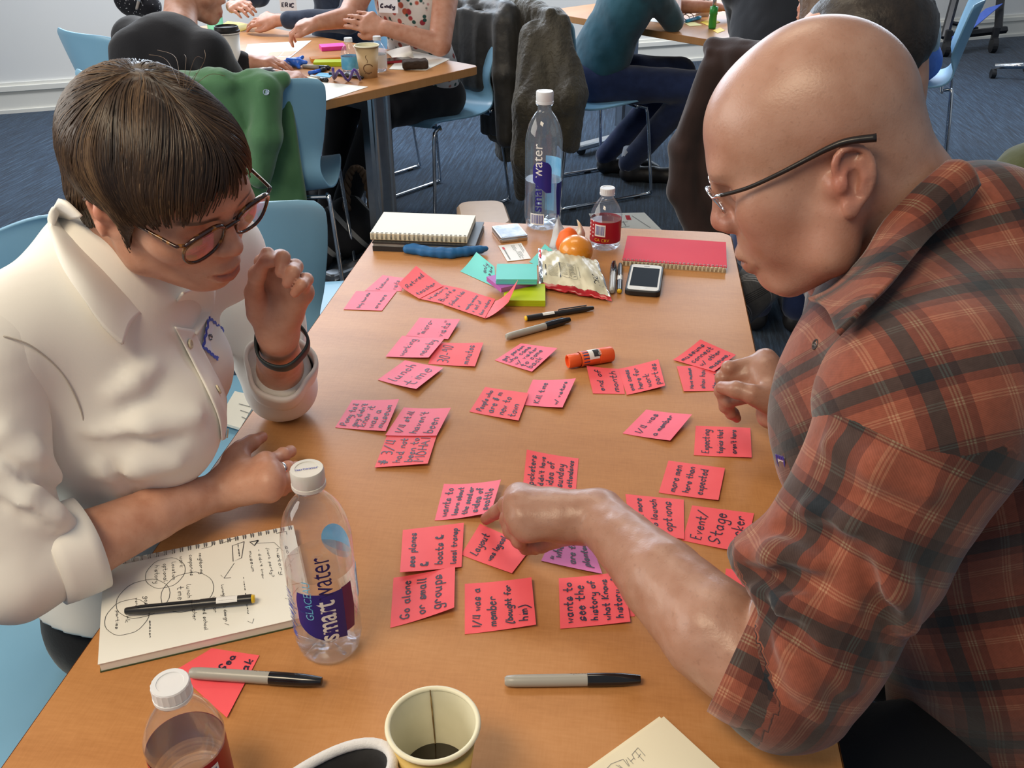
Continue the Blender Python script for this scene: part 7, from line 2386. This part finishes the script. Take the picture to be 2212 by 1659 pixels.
# neighbour in the black and white check beside the bald man
WH, BK, CH_ = (.62, .63, .66), (.010, .011, .014), (.060, .063, .070)
M['check'] = plaid_mat('black_white_check',
    [(0, CH_), (.30, WH), (.335, BK), (.36, WH), (.395, BK), (.42, WH), (.455, BK), (.48, WH), (.515, BK), (.54, WH), (.575, CH_)],
    [(0, CH_), (.34, BK), (.37, CH_), (.40, BK), (.43, CH_), (.46, BK), (.49, CH_), (.52, BK), (.55, CH_), (.58, BK), (.61, CH_)], .052, .056, sheen=.2)
ck = dict(pelvis=V3(.66, 1.50, .54), chest=V3(.43, 1.46, .83), neck=V3(.38, 1.46, 1.04), head=V3(.34, 1.47, 1.16), face=(-1, -.05),
          shL=V3(.34, 1.27, .94), shR=V3(.36, 1.66, .96), elbL=V3(.290, 1.195, .735), handL=(V3(.262, 1.50, .64), V3(-.3, .9, -.3), V3(-.6, .2, .8), .4), elbR=V3(.36, 1.80, .80), handR=(V3(.20, 1.72, .62), V3(-.7, -.6, -.2), V3(0, 0, 1), .4),
          kneeL=V3(.24, 1.42, .53), kneeR=V3(.24, 1.62, .53), footL=V3(.28, 1.42, 0), footR=V3(.28, 1.62, 0))
co_, cs_, _b = far_person('person in a black and white checked shirt sitting beyond the bald man', ck, M['check'], M['jeans'], M['shoe'], 'm', (0, 20, 180), (M['hair_dark'], [((-.012, 0, .06), (.098, .084, .086))]), res=.008)
cuff_band(ck['elbL'] * .42 + ck['handL'][0] * .58, ck['elbL'] - ck['handL'][0], .046, .05, .005, mat('pale_blue_lining', (.20, .30, .48), .85, bump=(300, .2, .001), vary=(30, (.26, .37, .55), .3, .7)), cs_, .045, flare=.008)
# ---------------------------------------------------------------- jackets, bags and the clutter of the far tables
def drape(name, Bd, m, label, cat, res=.008, warp=None, group=None):
    V, F = Bd.mesh(res, warp); o = skinob(name, V, F, m); return tag(o, label, cat, group)
M['green_cotton'] = cloth_mat('green_cotton', (.055, .145, .065), .9, .3, 150, .4, vary=(8, (.075, .18, .085), .35, .65))
M['black_leather2'] = mat('black_leather_jacket', (.030, .028, .025), .45, sheen=.15, bump=(40, .5, .004), vary=(16, (.05, .046, .04), .35, .65))
M['quilt'] = mat('quilted_olive_black', (.045, .038, .026), .55, sheen=.25, bump=(75, .9, .006), vary=(10, (.075, .062, .038), .35, .65))
M['brown_jacket'] = cloth_mat('dark_brown_jacket', (.028, .014, .011), .8, .3, 120, .4, vary=(8, (.04, .02, .016), .35, .65))
M['olive'] = cloth_mat('olive_jacket', (.085, .090, .035), .9, .3, 90, .5, vary=(8, (.12, .125, .05), .35, .65))
# green jacket over the chair back by the far table
g0 = V3(-1.205, 2.825, 0)
gx = rotz(math.radians(103 - 90)) @ V3(1, 0, 0); gy = rotz(math.radians(103 - 90)) @ V3(0, 1, 0)
def gp(a, b, z): return g0 + gx * a + gy * b + V3(0, 0, z)
B = Body()
B.chain([gp(-.19, .02, .835), gp(-.05, -.01, .842), gp(.12, .0, .838)], [.030, .034, .026], .02)
B.slab(gp(-.085, -.034, .70), (.135, .014, .150), np.stack([gx, gy, V3(0, 0, 1)], 1), .012, .02)
B.slab(gp(-.02, .035, .62), (.16, .014, .20), np.stack([gx, gy, V3(0, 0, 1)], 1), .012, .02)
B.chain([gp(.08, -.03, .82), gp(.06, -.045, .68), gp(.02, -.045, .54)], [.045, .048, .035], .02)
B.chain([gp(-.16, -.03, .80), gp(-.17, -.045, .62)], [.045, .04], .02)
gj_ = drape('green_jacket', B, M['green_cotton'], 'green jacket hung over the back of a pale blue chair', 'jacket', .0075, folds(.010, 36, 3, (1, 1, .22)))
h_ = hit(B, 562, 210); n_ = normal_at(B, h_)
disc_on(gj_, 'snap_button', h_ + n_ * .004, n_, .010, .003, M['steel'])
# black leather jacket behind the floral-top woman
def chair_axes(x, y, deg):
    R = rotz(math.radians(deg - 90)); o = V3(x, y, 0)
    return lambda a, b, z: o + R @ V3(a, b, z), R
q, R = chair_axes(-.88, 4.14, 238)
B = Body()
B.chain([q(-.22, -.25, .84), q(0, -.27, .855), q(.2, -.25, .84)], [.04, .045, .04], .02)
B.slab(q(0, -.285, .66), (.20, .016, .20), R, .012, .02)
B.chain([q(-.21, -.27, .82), q(-.26, -.29, .62), q(-.27, -.30, .36)], [.055, .058, .045], .02)
B.chain([q(.21, -.27, .82), q(.25, -.29, .62), q(.25, -.30, .42)], [.055, .055, .045], .02)
B.slab(q(-.10, -.31, .42), (.09, .012, .14), R, .01, .02)
B.slab(q(-.03, -.205, .68), (.20, .016, .17), R, .012, .02)
B.chain([q(-.23, -.22, .80), q(-.25, -.20, .60), q(-.26, -.20, .33)], [.05, .055, .05], .02)
drape('leather_jacket', B, M['black_leather2'], 'black leather jacket draped over the floral-top woman\'s chair', 'jacket', .009, folds(.010, 34, 5, (1, 1, .22)))
# quilted coat on the teal man's chair
q, R = chair_axes(-.23, 4.44, 35)
B = Body()
B.chain([q(-.26, -.26, .86), q(-.1, -.29, .875), q(.10, -.29, .865), q(.22, -.26, .83)], [.035, .045, .045, .04], .02)
B.slab(q(-.02, -.315, .52), (.255, .022, .37), R, .015, .03)
B.chain([q(.16, -.34, .76), q(.22, -.37, .50), q(.20, -.38, .28), q(.10, -.38, .07)], [.075, .11, .10, .028], .03)
B.chain([q(-.17, -.33, .80), q(-.21, -.35, .60), q(-.20, -.35, .30)], [.062, .068, .055], .03)
B.chain([q(.22, -.28, .78), q(.31, -.27, .55), q(.30, -.26, .34)], [.060, .075, .045], .03)
def quilt_w(X, d):
    a = X @ R[:, 0]; z = X[:, 2]
    return folds(.014, 26, 8, (1, 1, .20))(X, d) + .0022 * np.abs(np.sin(a * 95 + z * 60)) + .0022 * np.abs(np.sin(a * 95 - z * 60))
drape('quilted_coat', B, M['quilt'], 'dark quilted coat hung over the teal-shirted man\'s chair', 'coat', .0085, quilt_w)
# brown jacket on the chair of the person in black
q, R = chair_axes(.60, 3.60, 58)
B = Body()
B.chain([q(-.22, -.26, .85), q(0, -.28, .86), q(.2, -.26, .85)], [.035, .04, .035], .02)
B.slab(q(-.02, -.30, .50), (.21, .018, .36), R, .012, .02)
B.chain([q(-.20, -.30, .78), q(-.27, -.32, .50), q(-.26, -.32, .34), q(-.14, -.32, .16)], [.050, .058, .06, .06], .02)
bj = drape('brown_jacket', B, M['brown_jacket'], 'dark brown jacket with brass snaps hung over a chair behind the bald head', 'jacket', .0085, folds(.009, 30, 2, (1, 1, .22)))
M['brass'] = mat('brass', (.60, .42, .16), .3, 1.0, vary=(40, (.52, .36, .13), .3, .7))
for px, py in ((1473, 341), (1508, 231), (1517, 384)):
    h_ = hit(B, px, py); n_ = normal_at(B, h_); disc_on(bj, 'snap_button', h_ + n_ * .003, n_, .011, .004, M['brass'])
# olive jacket at the right edge
B = Body(); oc = V3(1.20, 2.84, .60)
B.chain([oc + V3(.10, 0, .10), oc, oc + V3(-.06, -.02, -.05)], [.11, .12, .10], .04)
B.ell(oc + V3(.0, 0, -.09), (.17, .17, .06), k=.04)
drape('olive_jacket', B, M['olive'], 'olive green jacket at the picture edge behind the bald man', 'jacket', .009, folds(.010, 22, 6))
# tan ottoman beyond the table end
ot = empty('tan_ottoman', (-.475, 2.95, 0), .25)
extrude(MB(), rounded(.17, .26, .05, 8), .03, .40, bev=.012).build('upholstered_body', mat('tan_leatherette', (.40, .27, .17), .35, bump=(220, .2, .0008), vary=(10, (.44, .30, .19), .35, .65)), ot)
smooth_by_angle(ot.children[0], 40)
for dx in (-.05, .05):
    for dy in (-.08, .08):
        MB().lathe([(.014, 0), (.02, .03), (.02, .032), (0, .032)], 12, c=(dx, dy, 0)).build('foot', M['black_plastic'], ot)
tag(ot, 'tan padded stool standing beyond the white pad at the far table end', 'stool')
# striped tote with braided straw handle under the far table
M['tote'] = mat('black_white_striped_canvas', (.012, .012, .014), .85, bump=(200, .3, .001))
def stripes():
    m = M['tote']; nt = m.node_tree; tc = nt.nodes.new('ShaderNodeTexCoord')
    sp = nt.nodes.new('ShaderNodeSeparateXYZ'); nt.links.new(tc.outputs['Object'], sp.inputs[0])
    f = math_node(nt, 'FRACT', math_node(nt, 'MULTIPLY', math_node(nt, 'ADD', sp.outputs[0], math_node(nt, 'MULTIPLY', sp.outputs[2], .8)), 7.0))
    r = ramp(nt, [(0, (.30, .30, .29)), (.16, (.010, .010, .012))], 'CONSTANT'); nt.links.new(f, r.inputs['Fac']); nt.links.new(r.outputs['Color'], bsdf(m).inputs['Base Color'])
stripes()
tb = P(730, 545, .02)
B = Body()
B.ell((0, 0, .10), (.15, .12, .10), k=.04).ell((-.12, -.10, .06), (.08, .08, .06), k=.04).ell((.08, .06, .14), (.09, .08, .09), k=.04)
V, F = B.mesh(.009, folds(.008, 24, 1)); V[:, 2] = np.maximum(V[:, 2], .002)
tt_ = empty('tote_bag', (tb[0], tb[1], 0), .5)
skinob('canvas_body', V, F, M['tote'], tt_)
mb = MB()
for ph0 in range(3):
    pth = []
    for k in range(36):
        t_ = k / 35; a = PI * t_
        pth.append((.10 + .05 * math.cos(a) * 1.0 + .010 * math.cos(10 * a + ph0 * 2.09), -.02 + .010 * math.sin(10 * a + ph0 * 2.09), .20 + .17 * math.sin(a)))
    mb.tube(pth, .0085, 6)
tag(mb.build('braided_handle', mat('brown_straw', (.10, .06, .035), .8, bump=(200, .4, .002), vary=(50, (.15, .095, .055), .3, .7)), tt_, True), kind='stuff')
tag(tt_, 'black and white striped tote with a braided handle under the far table', 'bag')

# ---- things on the far tables
def sheet_q(name, quad, z, m, label, cat='paper', group=None, th=.0012):
    q = [P(x, y, z) for x, y in quad]; c = np.mean(q, 0); t = empty(name, (c[0], c[1], z))
    quadbox(MB(), [V3(p[0] - c[0], p[1] - c[1], 0) for p in q], .0, th).build('sheet', m, t)
    tag(t, label, cat, group); return t, c
z2 = TZ + .0006
t, c = sheet_q('paper_sheet', [(535, 96), (673, 88), (618, 132), (520, 140)], z2, M['white_paper'], 'white sheet with pale orange printed blocks on the far table')
mb = MB()
for (a, b, e, f_) in ((.45, .50, .70, .72), (.72, .50, .95, .72), (.45, .76, .62, .96), (.66, .76, .92, .96)):
    qq = [P(x, y, z2 + .002) for x, y in ((535, 96), (673, 88), (618, 132), (520, 140))]
    bl_ = lambda u, v: (qq[0] * (1 - u) + qq[1] * u) * (1 - v) + (qq[3] * (1 - u) + qq[2] * u) * v
    mb.add([bl_(a, b) - [c[0], c[1], z2], bl_(e, b) - [c[0], c[1], z2], bl_(e, f_) - [c[0], c[1], z2], bl_(a, f_) - [c[0], c[1], z2]], [(0, 1, 2, 3)])
tag(mb.build('block_print', mat('pale_orange_print', (.85, .42, .28), .6, vary=(40, (.8, .38, .25), .3, .7)), t), kind='stuff')
sheet_q('paper_sheet', [(520, 140), (618, 134), (600, 172), (500, 176)], z2 + .0016, M['white_paper'], 'plain white sheet under the hand of the person in the hoodie')
sheet_q('paper_sheet', [(640, 172), (795, 188), (680, 226), (560, 222)], z2, M['white_paper'], 'large white plan curling over the far table corner')
sheet_q('open_notebook', [(600, 166), (690, 172), (640, 205), (555, 200)], z2 + .0018, M['cream_paper'], 'small open notebook on the large white plan', 'notebook', th=.008)
sheet_q('paper_sheet', [(880, 108), (972, 128), (920, 152), (840, 150)], z2, M['white_paper'], 'white napkin under the brown cake at the table end')
B = Body(); b0 = P(868, 108, TZ + .02)
sheet('crumpled_napkin', [[P(832, 112, TZ + .002), P(858, 104, TZ + .03), P(886, 98, TZ + .045)], [P(845, 122, TZ + .004), P(866, 116, TZ + .020), P(890, 112, TZ + .03)], [P(850, 132, TZ + .002), P(872, 128, TZ + .006), P(895, 124, TZ + .004)]], M['white_paper'])
tag(bpy.data.objects['crumpled_napkin'], 'crumpled white napkin standing up behind the tan cup', 'napkin')
sheet_q('paper_sheet', [(492, 46), (556, 56), (520, 68), (470, 60)], z2, M['yellow_paper'], 'yellow sheet on the far table by the denim sleeves')
B = Body().slab(P(897, 138, TZ + .018), (.048, .030, .016), rotz(.3), .008)
V, F = B.mesh(.005, lambda X, d: d + .002 * wnoise(X, 120)); V[:, 2] = np.maximum(V[:, 2], TZ + .002)
tag(skinob('cake_slice', V, F, mat('chocolate_cake', (.030, .016, .010), .8, bump=(90, .8, .004), vary=(60, (.05, .03, .02), .3, .7))), 'dark chocolate cake bar lying on the napkin', 'food')
pq = P(855, 134, TZ); ph2 = empty('smartphone', (pq[0], pq[1], TZ + .002), .6)
extrude(MB(), rounded(.13, .065, .008), 0, .009, bev=.0015).build('case', M['red_label'], ph2)
extrude(MB(), rounded(.12, .058, .006), .009, .0098).build('screen', M['gloss_black'], ph2)
tag(ph2, 'dark phone with red edge lying beside the chocolate cake', 'phone')
def fpad(px, py, ang, w, l, h, m, label):
    pad(P(px, py, TZ + h), ang, w, l, TZ, h, m, label, 1, 'sticky note pads on the far table')
fpad(718, 97, .45, .10, .075, .016, 'magenta', 'magenta sticky pad on the far table')
fpad(702, 123, .45, .115, .05, .013, 'orange_paper', 'orange sticky pad behind the lime one on the far table')
fpad(708, 131, .2, .105, .06, .016, 'lime', 'lime sticky pad on the far table by the small bottles')
small_bottle(P(758, 158, TZ), .032, .125, .46, 'small water bottle with a picture label, in front on the far table', .2, lab='sky_label', bare=True)
small_bottle(P(819, 154, TZ), .032, .125, .46, 'small water bottle with a white and blue label behind the tan cup', .2, lab='white_label', bare=True)
M['cup_tan'] = mat('tan_cup_paper', (.48, .33, .17), .55, vary=(14, (.52, .36, .19), .3, .7))
cp_b = P(797, 166, TZ)
cp = paper_cup(cp_b, .043, .031, .112, '', M['cup_tan'])
fcy = lambda u, v: (lambda a, r: V3(r * math.cos(a), r * math.sin(a), v))(facing(cp_b) + u / .037, .0312 + .012 * v / .112 + .0008)
mb = MB()
ribbon(mb, [fcy(.018 * math.sin(k / 16 * PI * 1.6 + 2.4), .035 + .016 * math.cos(k / 16 * PI * 1.6 + 2.4)) for k in range(17)], -V3(*(cp_b[:2]), 0) / np.linalg.norm(cp_b[:2]), .003)
ribbon(mb, [fcy(.003 * math.sin(k * .9) - .004, .055 + k * .004) for k in range(8)], -V3(*(cp_b[:2]), 0) / np.linalg.norm(cp_b[:2]), .0016)
ribbon(mb, [fcy(-.014 + k * .003, .018 + .002 * math.sin(k)) for k in range(10)], -V3(*(cp_b[:2]), 0) / np.linalg.norm(cp_b[:2]), .0016)
mb.build('logo_print', mat('brown_print', (.10, .045, .015), .6, vary=(40, (.13, .06, .02), .3, .7)), cp)
tag(cp, 'tan paper cup with a brown swirl drawing on the far table', 'cup')
def lid_cup(base, R, r, H, label, logo=False):
    t = paper_cup(base, R, r, H, label, M['white_label'], 'white_label')
    l = MB().lathe([(R * 1.03, H - .004), (R * 1.06, H), (R * 1.06, H + .006), (R * .99, H + .008), (R * .95, H + .020), (R * .90, H + .021), (R * .86, H + .014), (0, H + .013)], 36).build('lid', M['black_plastic'], t, True); smooth_by_angle(l, 35)
    if logo:
        a0 = facing(base); f = lambda s, h: V3((r + (R - r) * h / H + .0008) * math.cos(a0 + s / R), (r + (R - r) * h / H + .0008) * math.sin(a0 + s / R), h)
        v = [f(0, H * .50)] + [f(.027 * math.cos(2 * PI * k / 24), H * .50 + .040 * math.sin(2 * PI * k / 24)) for k in range(24)]
        meshob('logo_print', v, [(0, 1 + k, 1 + (k + 1) % 24) for k in range(24)], M['print'], t)
        mb = MB(); 
        f2 = lambda s, h: f(s, h) * V3(1.02, 1.02, 1)
        ribbon(mb, [f2(.020 * math.cos(2 * PI * k / 24), H * .50 + .031 * math.sin(2 * PI * k / 24)) for k in range(25)], V3(0, -1, 0), .003)
        ribbon(mb, [f2(-.006 + k * .004, H * .50 + .008 * math.sin(k * 2)) for k in range(4)], V3(0, -1, 0), .006)
        mb.build('lettering', M['white_label'], t)
    tag(t, label, 'cup'); return t
lid_cup(P(503, 158, TZ), .044, .032, .145, 'white takeaway cup with black lid beside the person in the hoodie')
lid_cup(P(1517, 34, TZ), .043, .033, .13, 'white takeaway cup with a dark oval logo on the table of the teal-shirted man', True)
# pens, clips and the zigzag pipe cleaner
M['pen_blue'] = mat('bright_blue_plastic', (.03, .16, .72), .25, vary=(30, (.025, .14, .66), .3, .7))
M['sky_plastic'] = mat('sky_blue_plastic', (.05, .38, .70), .3, vary=(30, (.045, .35, .65), .3, .7))
def stick(name, a, b, z, r, m, label, cat='pen', group='pens on the far tables'):
    A, Bq = P(a[0], a[1], z + r), P(b[0], b[1], z + r); c = (A + Bq) / 2
    t = empty(name, c); d = (Bq - A)
    MB().tube([A - c, A - c + d * .62], r, 10).build('barrel', m, t, True)
    MB().tube([A - c + d * .62, A - c + d * .93, Bq - c], [r * 1.12, r * 1.1, r * .55], 10).build('cap', M['gloss_black'] if m is not M['sky_plastic'] else m, t, True)
    tag(t, label, cat, group); return t
stick('marker_pen', (655, 143), (714, 147), TZ, .008, M['marker_grey'], 'grey and black marker lying by the orange pad on the far table')
stick('ballpoint_pen', (668, 158), (705, 149), TZ, .007, M['pen_blue'], 'bright blue pen on the far table in front of the lime pad')
stick('marker_pen', (673, 166), (708, 174), TZ, .008, M['marker_grey'], 'grey marker lying at the edge of the large white plan')
stick('ballpoint_pen', (712, 158), (785, 168), TZ, .006, M['pen_black'], 'black pen lying behind the purple zigzag on the far table')
stick('ballpoint_pen', (1483, 46), (1514, 37), TZ, .008, M['sky_plastic'], 'sky blue pen on the table of the teal-shirted man')
sheet_q('sticky_note', [(690, 157), (722, 160), (712, 168), (680, 164)], z2, M['sky_label'], 'sky blue note on the far table by the purple zigzag', 'sticky note')
mb = MB(); zz = [P(719, 148, TZ + .055), P(722, 170, TZ + .006), P(733, 152, TZ + .045), P(752, 174, TZ + .004), P(765, 150, TZ + .050), P(778, 172, TZ + .006)]
c = np.mean(zz, 0); c[2] = TZ
mb.tube([p - c for p in catmull(zz, 4)], .0055, 7)
o = mb.build('pipe_cleaner', mat('purple_chenille', (.05, .015, .22), .9, sheen=.6, bump=(300, .8, .003), vary=(60, (.08, .03, .30), .3, .7)), None, True); o.location = c
tag(o, 'purple pipe cleaner bent into a zigzag on the far table', 'pipe cleaner')
B = Body(); bc0 = P(638, 134, TZ + .02)
B.ell(bc0, (.030, .02, .018), k=.01)
for a in range(6): B.cone(bc0, bc0 + V3(.042 * math.cos(a * 1.05), .03 * math.sin(a * 1.05), .016 * math.sin(a * 2.1)), .012, .007, .006)
V, F = B.mesh(.004); V[:, 2] = np.maximum(V[:, 2], TZ + .002)
tag(skinob('clay_star', V, F, M['pen_blue']), 'blue clay star shape on the far table behind the writing hand', 'clay')
gb = P(467, 66, TZ); gt = empty('green_bottle', gb)
MB().lathe([(0, 0), (.036, 0), (.037, .01), (.037, .10), (.028, .16), (.018, .20), (.017, .23), (0, .23)], 24).build('bottle_body', thin_plastic('green_glass', (.35, .85, .60), .03, .25), gt, True)
tag(gt, 'pale green bottle on the far table beside the hoodie wearer\'s face', 'bottle')
# table three
mb = MB()
for k in range(2): mb.tube([P(1478 + k * 9, 39 - k * 3, TZ + .016) + V3(.024 * math.cos(2 * PI * j / 16), 0, .016 * math.sin(2 * PI * j / 16)) for j in range(16)], .0018, 5, True)
mb.tube([P(1490, 36, TZ + .03), P(1512, 30, TZ + .012)], .0018, 5)
tag(mb.build('eyeglasses', M['gloss_black']), 'folded black eyeglasses behind the sky blue pen', 'glasses')
sheet_q('sticky_note', [(1478, 50), (1500, 48), (1518, 55), (1490, 57)], z2, mat('pale_yellow_paper', (.80, .74, .32), .6, vary=(20, (.76, .70, .3), .3, .7)), 'pale yellow note near the teal-shirted man\'s elbow', 'sticky note')
sheet_q('sticky_note', [(1512, 48), (1540, 40), (1556, 48), (1530, 56)], z2, M['yellow_paper'], 'orange-yellow note under the green marker', 'sticky note')
sheet_q('sticky_note', [(1540, 66), (1556, 60), (1566, 66), (1550, 72)], z2, M['yellow_paper'], 'orange-yellow note at the table edge below the green marker', 'sticky note')
sheet_q('paper_sheet', [(1385, 18), (1440, 28), (1430, 50), (1384, 44)], z2, M['white_paper'], 'white sheet under the teal-shirted man\'s elbow')
sheet_q('paper_sheet', [(1475, 2), (1512, 8), (1505, 22), (1470, 14)], z2, M['white_paper'], 'white sheet behind the takeaway cup with oval logo')
gm = P(1538, 62, TZ); gk = empty('green_marker', gm)
MB().lathe([(0, 0), (.016, .001), (.018, .01), (.0165, .06), (.0185, .062), (.0185, .095), (0, .097)], 20).build('cap', mat('green_plastic', (.03, .30, .05), .35, vary=(30, (.026, .27, .045), .3, .7)), gk, True)
MB().lathe([(.008, .097), (.009, .098), (.008, .16), (0, .16)], 16).build('barrel', M['steel'], gk, True)
tag(gk, 'chunky green marker standing on its cap on the table of the teal-shirted man', 'marker')
rg = P(1938, 66, TZ); rt_ = empty('red_drink', rg)
MB().lathe([(0, .004), (.028, .004), (.030, 0), (.032, .006), (.045, .19), (.0435, .19), (.031, .010), (0, .010)], 32).build('tumbler', M['pet'], rt_, True)
MB().lathe([(0, .0105), (.0300, .0105), (.0420, .165), (0, .165)], 32).build('drink', mat('orange_red_drink', (.85, .08, .012), .15, trans=.35, ior=1.2, bump=(60, .6, .004), vary=(60, (.90, .16, .02), .4, .65)), rt_, True)
tag(rt_, 'clear tumbler of orange-red iced drink on the table behind the bald man', 'drink')
small_bottle(P(1958, 50, TZ), .030, .12, .45, 'small water bottle with a blue label behind the red drink', .2, lab='sky_label', bare=True)
# ---- black rolling cart and star-base stool at the far right
ct = empty('rolling_cart', (2.9, 8.38, 0))
cz = lambda px, py, dep: D(px, py, dep) - V3(2.9, 8.38, 0)
z8 = (P(2140, 112, 0) - CC) @ CF
for a, b, w in (((2046, 78), (2172, 64), .05), ((2062, 0), (2040, 82), .055), ((2160, 12), (2156, 70), .055), ((2050, 48), (2110, 62), .03), ((2070, -60), (2062, 0), .055), ((2168, -60), (2160, 12), .055)):
    MB().tube([cz(*a, z8 if a[0] > 2100 else z8 - .12), cz(*b, z8 if b[0] > 2100 else z8 - .12)], w * .62, 6).build('frame_bar', M['black_metal'], ct)
for px, py in ((2142, 106), (2040, 114)):
    p = P(px, py + 8, 0) - V3(2.9, 8.38, 0)
    w = MB(); w.tube([p + V3(-.02, 0, .062), p + V3(.02, 0, .062)], .062, 18).build('caster', M['black_plastic'], ct)
    MB().box(p + V3(0, .02, .15), (.05, .05, .10), ch=.008).build('caster_fork', M['black_metal'], ct)
sa, sb = cz(2148, 14, z8 - .06), cz(2062, 86, z8 - .20)
mb = MB(); dv = V3(.06, 0, .02)
mb.add([sa - dv, sa + dv, sb + dv, sb - dv], [(0, 1, 2, 3)])
o = mb.build('strap', mat('blue_webbing', (.09, .17, .62), .7, bump=(300, .3, .001), vary=(40, (.11, .20, .68), .3, .7)), ct); md = o.modifiers.new('thick', 'SOLIDIFY'); md.thickness = .006
tag(ct, 'black rolling cart frame with a blue strap by the back wall', 'cart')
st = empty('star_base_stool', (2.95, 7.30, 0))
for a in range(5):
    an = math.radians(180 - 14 + 72 * a); e = V3(.36 * math.cos(an), .36 * math.sin(an), .085)
    MB().tube([V3(0, 0, .12), e], [.028, .018], 8).build('arm', M['chrome'], st, True)
    MB().tube([e + V3(-.016, 0, -.052), e + V3(.016, 0, -.052)], .032, 14).build('caster', M['black_plastic'], st)
MB().tube([V3(0, 0, .10), V3(0, 0, .46)], .03, 12).build('column', M['chrome'], st, True)
MB().lathe([(0, .46), (.19, .46), (.20, .475), (.20, .51), (.18, .53), (0, .535)], 32).build('seat', M['black_plastic'], st, True)
tag(st, 'chrome five-star base stool on casters at the picture edge', 'stool')

# ---- dark dotted handbag at the far left of the far table
def dotted():
    m = cloth_mat('dark_dotted_cloth', (.012, .012, .016), .9, .2)
    nt = m.node_tree; tc = nt.nodes.new('ShaderNodeTexCoord'); v = nt.nodes.new('ShaderNodeTexVoronoi'); v.inputs['Scale'].default_value = 75
    nt.links.new(tc.outputs['Object'], v.inputs['Vector'])
    r = ramp(nt, [(.16, (.5, .5, .52)), (.22, (.012, .012, .016))]); nt.links.new(v.outputs['Distance'], r.inputs['Fac']); nt.links.new(r.outputs['Color'], bsdf(m).inputs['Base Color'])
    return m
hbp = P(302, 40, TZ); hbg = empty('handbag', hbp)
B = Body().ell((0, 0, .075), (.105, .055, .075), k=.02).ell((-.06, 0, .10), (.05, .045, .07), k=.02).ell((.06, 0, .05), (.055, .05, .05), k=.02)
V, F = B.mesh(.007, folds(.004, 50, 3)); V[:, 2] = np.maximum(V[:, 2], .002)
skinob('bag_body', V, F, dotted(), hbg)
MB().tube(catmull([(.02, -.05, .05), (.05, -.06, .11), (.045, -.045, .17), (.0, -.01, .22)], 5), .007, 8).build('strap', mat('pale_strap', (.45, .40, .36), .5, vary=(30, (.5, .45, .4), .3, .7)), hbg, True)
MB().box((.045, -.064, .10), (.03, .006, .022), roty(.4), .002).build('buckle', M['steel'], hbg)
tag(hbg, 'dark dotted handbag with a pale buckled strap behind the hoodie wearer', 'handbag')

# ---- booklet on the empty chair beside the woman
bk2 = [P(*p, .466) for p in ((508, 850), (560, 862), (520, 930), (470, 915))]
c = np.mean(bk2, 0); bo = empty('printed_booklet', c)
quadbox(MB(), [p - c for p in bk2], 0, .006).build('pages', M['white_paper'], bo)
mb = MB()
for k in range(4): ribbon(mb, [P(516 + k * 3, 872 + k * 14, .4735) - c, P(546 - k * 6, 880 + k * 13, .4735) - c], up, .002)
mb.build('lettering', M['grey_print'], bo)
tag(bo, 'white printed booklet on the empty chair beside the woman', 'booklet')
